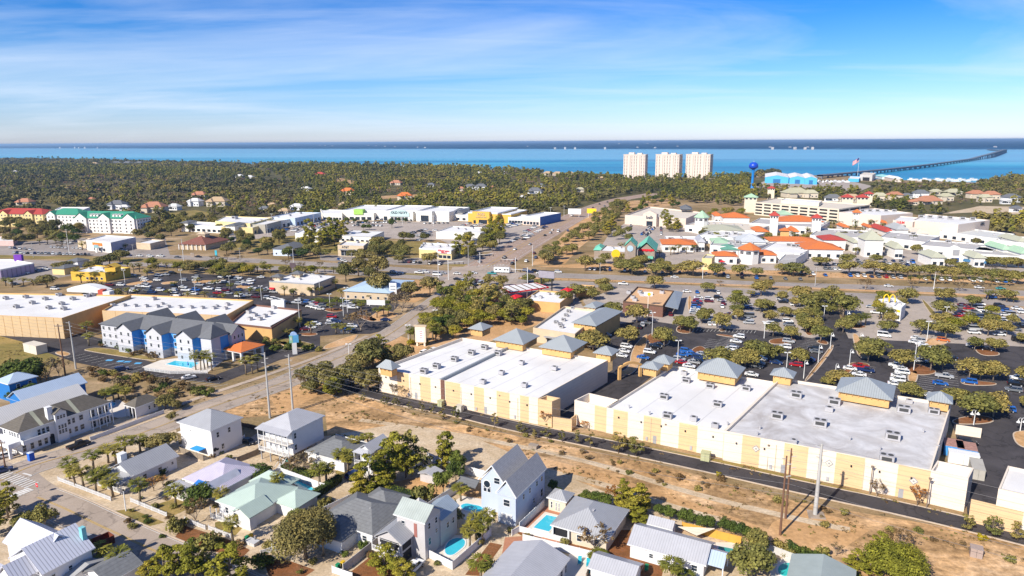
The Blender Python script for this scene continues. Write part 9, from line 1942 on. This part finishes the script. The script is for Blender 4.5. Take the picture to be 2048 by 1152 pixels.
o=board('double-sided dark-framed billboard on two posts beside the junction',1093,583,9,4,7.5,-25,M('billboard_back',(.30,.28,.32)),name='billboard',posts=2,postmat=dark,pr=.3);part(o,'frame_edge',dark,lambda b:(b.box(-4.7,4.7,-.4,-.2,7.3,7.5),b.box(-4.7,4.7,-.4,-.2,11.5,11.7)))
board('bright yellow billboard beside the north road',1183,436,10,5,5,-15,textm['yellow'],name='billboard');board('white billboard facing the north road by the woods',1149,434,14,6,3,-15,trimw,name='billboard');board('orange and white pylon sign before the brown steakhouse',1295,632,3.9,2.0,9.5,-8,textm['white'],posts=1,postmat=w_cream);
o=board('small framed emblem sign at the steakhouse wall',1318,622,3.,1.2,3.0,-10,trimw);p=G(1295,632);
o=thing('sign_disc','orange oval emblem on the steakhouse pylon sign','sign',p+Vector((.3,-.25,10.5)),math.radians(-8));part(o,'disc',textm['yellow'],lambda b:b.tube([(0,0,0),(0,-.1,0)],.8,16))
board('small dark pylon with pale base at the orange-signed store drive',194,505,4,2.4,3.5,-10,M('pylon_teal',(.25,.4,.42)),posts=1,pr=.8);board('dark monument sign on the highway verge',586,540,4,3.6,1,-10,M('dark_sign',(.10,.07,.08)),posts=0);board('pale stone monument sign beside the small gazebo gate',385,514,3,3,0.01,-10,w_stone,posts=0)
o=board('teal banner sign on the highway verge',433,517,1.6,5,.8,-10,M('teal_banner',(.05,.4,.5)),posts=1)
p=G(77,988);h=2.3;o=thing('stop_sign','red octagonal stop sign at the sandy street corner','road sign',p,GA);part(o,'post',steel,lambda b:b.tube([(0,0,0),(0,0,h+.4)],.05,6));part(o,'plate',textm['red'],lambda b:b.tube([(0,-.06,h),(0,-.1,h)],.55,8));text_obj('sign_lettering','STOP',.32,textm['white'],o,(0,-.13,h),(math.pi/2,0,0),.01)
for i,(x,y,t)in enumerate([(897,560,520),(1031,545,515),(1055,570,535),(960,528,505)]):
 p=G(x,y);h=ztop(p,t);o=thing('signal_mast','traffic signal mast with long arm at the junction, %s from left'%ORD[[897,960,1031,1055].index(x)+1],'traffic light',p,0,'signal masts at the junction');part(o,'pole',whitep,lambda b:b.tube([(0,0,0),(0,0,h)],.2,6));s=1 if x<1000 else-1;part(o,'arm',whitep,lambda b:b.tube([(0,0,h-1.5),(s*9,0,h-.9)],.12,5))
 for k in(4,6.5,9):part(o,'signal_head',dark,lambda b:b.box(s*k-.2,s*k+.2,-.2,.2,h-2.6,h-1.4))
p=G(1004,546);o=thing('camper_trailer','long white camper trailer crossing the junction behind a teal pickup','trailer',p+Vector((0,0,.1)),math.radians(-14));part(o,'body',trimw,lambda b:(b.box(-5,5,-1.3,1.3,.6,3.4),b.box(-4.8,4.8,-1.2,1.2,3.4,3.5)));[part(o,'window',glass(),lambda b:b.box(x,x+1.2,-1.33,-1.3,1.9,2.7))for x in(-4,-1.5,1.5,3.3)]
for x in(-.6,.6):q=link('wheel',WHEEL,o);q.location=(x,-1.2,.34)
car(984,549,-14,'towing the white camper at the junction','teal','pickup')
blue=M('toilet_blue',(.01,.09,.50),rough=.5)
p=G(63,921);o=thing('portable_toilet','bright blue portable toilet on the pavement before the villa','portable toilet',p,GA);part(o,'cabin',blue,lambda b:b.box(-.6,.6,-.6,.6,.1,2.2));part(o,'roof',M('toilet_roof',(.5,.55,.65)),lambda b:b.hip(-.65,.65,-.65,.65,2.2,.25,t=.05));part(o,'door',M('toilet_door',(.03,.15,.6)),lambda b:b.box(-.4,.4,-.63,-.6,.2,2.0));
rust=M('rusty_steel',(.17,.045,.025),var=.25,scale=2)
p=G(192,1098);o=thing('skip','rust-red open skip behind the palms at the lower left','skip',p,math.radians(55));part(o,'body',rust,lambda b:(b.box(-3.2,3.2,-1.2,-1.1,.2,1.9),b.box(-3.2,3.2,1.1,1.2,.2,1.9),b.box(-3.2,-3.1,-1.1,1.1,.2,1.9),b.box(3.1,3.2,-1.1,1.1,.2,1.9),b.box(-3.1,3.1,-1.1,1.1,.2,.3)));[part(o,'rib',rust,lambda b:b.box(x,x+.1,-1.3,-1.2,.2,1.9))for x in np.arange(-3,3.1,.75)]
def cabinet(label,x,y,w,d,h,mat,cat='cabinet',name='utility_cabinet'):
 o=thing(name,label,cat,G(x,y),GA);part(o,'body',mat,lambda b:b.box(-w/2,w/2,-d/2,d/2,0.02,h));part(o,'lid',mat,lambda b:b.box(-w/2-.08,w/2+.08,-d/2-.08,d/2+.08,h,h+.1));part(o,'door_seam',dark,lambda b:b.box(-.02,.02,-d/2-.012,-d/2,.15,h-.1));return o
cabm=M('olive_cabinet',(.42,.42,.24));cabinet('olive-yellow transformer cabinet at the foot of the middle striped wall',1411,920,2.2,1.8,2.2,cabm);cabinet('olive transformer cabinet left of the warehouse gas meters',882,812,1.6,1.6,1.8,cabm);cabinet('pale transformer cabinet beside the alley saplings',920,822,1.8,1.6,1.9,M('pale_cabinet',(.5,.47,.4)));cabinet('low concrete box lying in the sandy lot',1067,896,2.4,1.5,.9,M('concrete_box',(.30,.25,.2)));cabinet('grey-brown utility box in the scrub at the lower right',1951,1112,2.,1.7,1.9,M('drab_cabinet',(.36,.28,.24)))
cabinet('white weathered storage box on the dry field behind the hotel lot',72,704,9,4,3.4,M('storage_shed',(.62,.56,.46)),'storage shed','storage_shed')
cont=M('container_blue',(.06,.28,.62),rib=.5,ribdark=.75)
for i,(x,y)in enumerate([(1906,910),(1932,916)]):
 o=thing('shipping_container','%s of two blue shipping containers with rust-streaked tops'%('left','right')[i],'container',G(x,y),math.radians(-28),'blue containers');part(o,'body',cont,lambda b:b.box(-2.2,2.2,-1.2,4.5,0.05,2.7));part(o,'rusty_top',M('rust_streaked_top',(.36,.20,.16),var=.4,scale=1.5),lambda b:b.box(-2.2,2.2,-1.2,4.5,2.7,2.75));part(o,'door_bar',trimw,lambda b:(b.box(-.6,-.54,-1.24,-1.2,.2,2.5),b.box(.54,.6,-1.24,-1.2,.2,2.5)))
cabinet('white box trailer beside the blue containers',1925,926,6.5,2.6,2.8,trimw,'trailer','box_trailer');cabinet('grey steel compactor container in the rear service yard',1952,948,2.6,7,2.6,M('grey_container',(.40,.38,.34)),'container','compactor')
def bin_(label,x,y,mat):o=thing('wheelie_bin',label,'bin',G(x,y),GA);part(o,'body',mat,lambda b:b.box(-.3,.3,-.35,.35,.1,1.05));part(o,'lid',mat,lambda b:b.box(-.33,.33,-.4,.4,1.05,1.12));[part(o,'wheel',tyre,lambda b:b.tube([(x-.04,.3,.12),(x+.04,.3,.12)],.12,8))for x in(-.25,.25)]
gb=M('bin_green',(.01,.22,.10));yb=M('bin_yellow',(.65,.42,.02));bin_('green bin by the low white fence at the bottom',676,1138,gb);bin_('yellow-lidded bin by the low white fence at the bottom',686,1133,yb);bin_('green bin on the street lawn near the grey trailer',494,1082,gb);bin_('yellow bin on the street lawn near the grey trailer',502,1078,yb);bin_('green bin beside the bottom cottage fence',1293,1140,gb)
cabinet('small grey utility trailer with rails on the lawn lane',505,1088,2.6,1.4,.7,M('trailer_grey',(.5,.5,.5)),'trailer','utility_trailer')
for i,(x,y)in enumerate([(1159,1128),(1176,1132),(1179,1146)]):o=thing('sun_lounger','turquoise patio chair on the bottom deck, %s from left'%ORD[i+1],'patio chair',G(x,y),GA+.3,'turquoise patio chairs');tq=M('turquoise_slats',(.02,.33,.42));part(o,'seat',tq,lambda b:b.box(-.35,.35,-.5,.5,.35,.42));q=part(o,'backrest',tq,lambda b:b.add([(-.35,.5,.4),(.35,.5,.4),(.35,.95,1.15),(-.35,.95,1.15),(-.35,.56,.38),(.35,.56,.38),(.35,1.01,1.13),(-.35,1.01,1.13)],[(0,1,2,3),(7,6,5,4),(3,2,6,7)]));[part(o,'leg',tq,lambda b:b.box(sx*.3-.03,sx*.3+.03,sy*.42-.03,sy*.42+.03,0,.35))for sx in(-1,1)for sy in(-1,1)]
p=G(377,736);o=thing('parasol','closed blue parasol at the hotel pool','parasol',p);part(o,'pole',trimw,lambda b:b.tube([(0,0,0),(0,0,2.4)],.04,5));part(o,'canopy',blue,lambda b:b.lathe([(.06,2.6),(.28,1.2),(.05,1.0)],8))
o=thing('shade_sail','cream shade sail strung beside the yellow timber fence','shade sail',G(1385,1078),GA);part(o,'cloth',w_beige,lambda b:b.add([(-3,-.5,2.2),(1,-1,1.6),(4,1.6,2.6),(3.9,1.65,2.65),(1,-.9,1.68),(-2.9,-.4,2.28)],[(0,1,2),(3,4,5),(0,2,3,5),(1,0,5,4),(2,1,4,3)]))
def person(label,x,y,shirt,yaw):
 p=G(x,y);o=bpy.data.objects.new('person',None);COL.objects.link(o);o.location=p;o.rotation_euler=(0,0,yaw);o['label']=label;o['category']='person'
 me=bpy.data.meshes.new('body');V=[(0,0,.95),(0,0,1.2),(0,0,1.42),(0,0,1.52),(0,.02,1.66),(.11,0,.9),(.13,.05,.5),(.14,-.02,.08),(.14,-.14,.04),(-.11,0,.9),(-.13,-.08,.5),(-.14,.05,.08),(-.14,-.07,.04),(.2,0,1.4),(.27,.02,1.15),(.25,-.14,.93),(-.2,0,1.4),(-.27,0,1.15),(-.24,-.12,.93)]
 E_=[(0,1),(1,2),(2,3),(3,4),(0,5),(5,6),(6,7),(7,8),(0,9),(9,10),(10,11),(11,12),(2,13),(13,14),(14,15),(2,16),(16,17),(17,18)];R_=[.15,.14,.15,.06,.11,.10,.07,.05,.045,.10,.07,.05,.045,.07,.05,.035,.07,.05,.035]
 me.from_pydata(V,E_,[]);me.update();b=link('body',me,o);m=b.modifiers.new('skin','SKIN');me.skin_vertices[0].data[0].use_root=True
 for i,r in enumerate(R_):me.skin_vertices[0].data[i].radius=(r,r*.85)
 s=b.modifiers.new('s','SUBSURF');s.levels=s.render_levels=1;me.materials.append(M('clothing_'+shirt,{'dark':(.02,.02,.03),'grey':(.2,.2,.22)}[shirt]));h=MB();h.lathe([(.0,1.58),(.09,1.62),(.105,1.7),(.07,1.79),(0,1.82)],10);h.build('head',M('skin',(.45,.28,.2)),o)
person('person in dark clothes standing left of the utility trailer',490,1090,'dark',.4);person('person in grey clothes standing right of the utility trailer',511,1086,'grey',-.6)
for i,(x,y)in enumerate([(219,721),(241,723),(255,724),(276,727)]):a_=G(x,y);m=MB();m.box(a_.x-1.2,a_.x+1.2,a_.y-.9,a_.y+.9,.112,.116);m.build('accessible_bay_mark',M('bay_blue',(.10,.35,.6)),kind='structure')
# ================= air =================
hz=bpy.data.materials.new('haze');hz.use_nodes=True;t=hz.node_tree;t.nodes.remove(t.nodes['Principled BSDF']);v=N(t,'ShaderNodeVolumePrincipled');v.inputs['Color'].default_value=(.45,.70,1,1);v.inputs['Density'].default_value=5.5e-5;v.inputs['Anisotropy'].default_value=.2;t.links.new(v.outputs[0],t.nodes['Material Output'].inputs['Volume'])
b=MB();b.box(-95000,95000,-2000,95000,-3,90);o=b.build('haze',hz,kind='stuff');o['label']='thin pale blue air over the whole town and bay';o['category']='haze'
forest()
def tufts():
 """dry grass and low weeds on the open ground"""
 rs=np.random.RandomState(9);ms=[clumped('grass_tuft',[(0,0,.12,.42,.5),(.4,.2,.1,.3,.5),(-.3,.3,.1,.3,.5)],26,.22,m,i,shell=.1,up=.8)for i,m in enumerate((lf_dead,lf_brown,lf_lot,lf_oak))]
 pts=[]
 for poly,dens in(([(620,775),(700,790),(830,815),(1000,858),(1300,918),(1600,985),(2048,1085),(2100,1150),(1800,1110),(1500,1075),(1290,1010),(1150,955),(1080,925),(960,875),(900,868),(780,848),(660,850)],.42),([(430,790),(640,715),(690,770),(560,830),(470,835)],.3),([(200,742),(440,775),(520,765),(360,815),(230,790)],.4),([(0,672),(120,690),(150,735),(90,745),(0,745)],.4),([(735,783),(870,806),(1110,856),(1450,921),(1935,1034),(1935,1046),(1800,1015),(1450,936),(1100,862),(900,818)],.5),([(1040,557),(1400,569),(1800,586),(2048,597),(2048,592),(1800,582),(1400,566),(1040,554)],.1),([(1070,533),(1400,545),(2048,568),(2048,558),(1650,545),(1180,526)],.1)):
  W3=[G(*p)for p in poly];x0,x1=min(p.x for p in W3),max(p.x for p in W3);y0,y1=min(p.y for p in W3),max(p.y for p in W3)
  for x,y in zip(rs.uniform(x0,x1,int((x1-x0)*(y1-y0)*dens)),rs.uniform(y0,y1,int((x1-x0)*(y1-y0)*dens))):
   if math.sin(x*.21+math.sin(y*.17)*1.7)*math.cos(y*.26+x*.05)+rs.rand()*1.1<.85:continue
   q=P((x,y,0))
   if inpoly(q[0],q[1],poly):pts.append((x,y,.02))
 n=len(pts);gn_instancer('dry_grass',ms,pts,rs.uniform(.35,1.05,n),rs.uniform(0,6.28,n),rs.choice(4,n,p=[.4,.35,.18,.07]),'tufts of dry winter grass and weeds on the sandy open ground','grass')
tufts()
thin_out()
finish_labels()
build_cars()
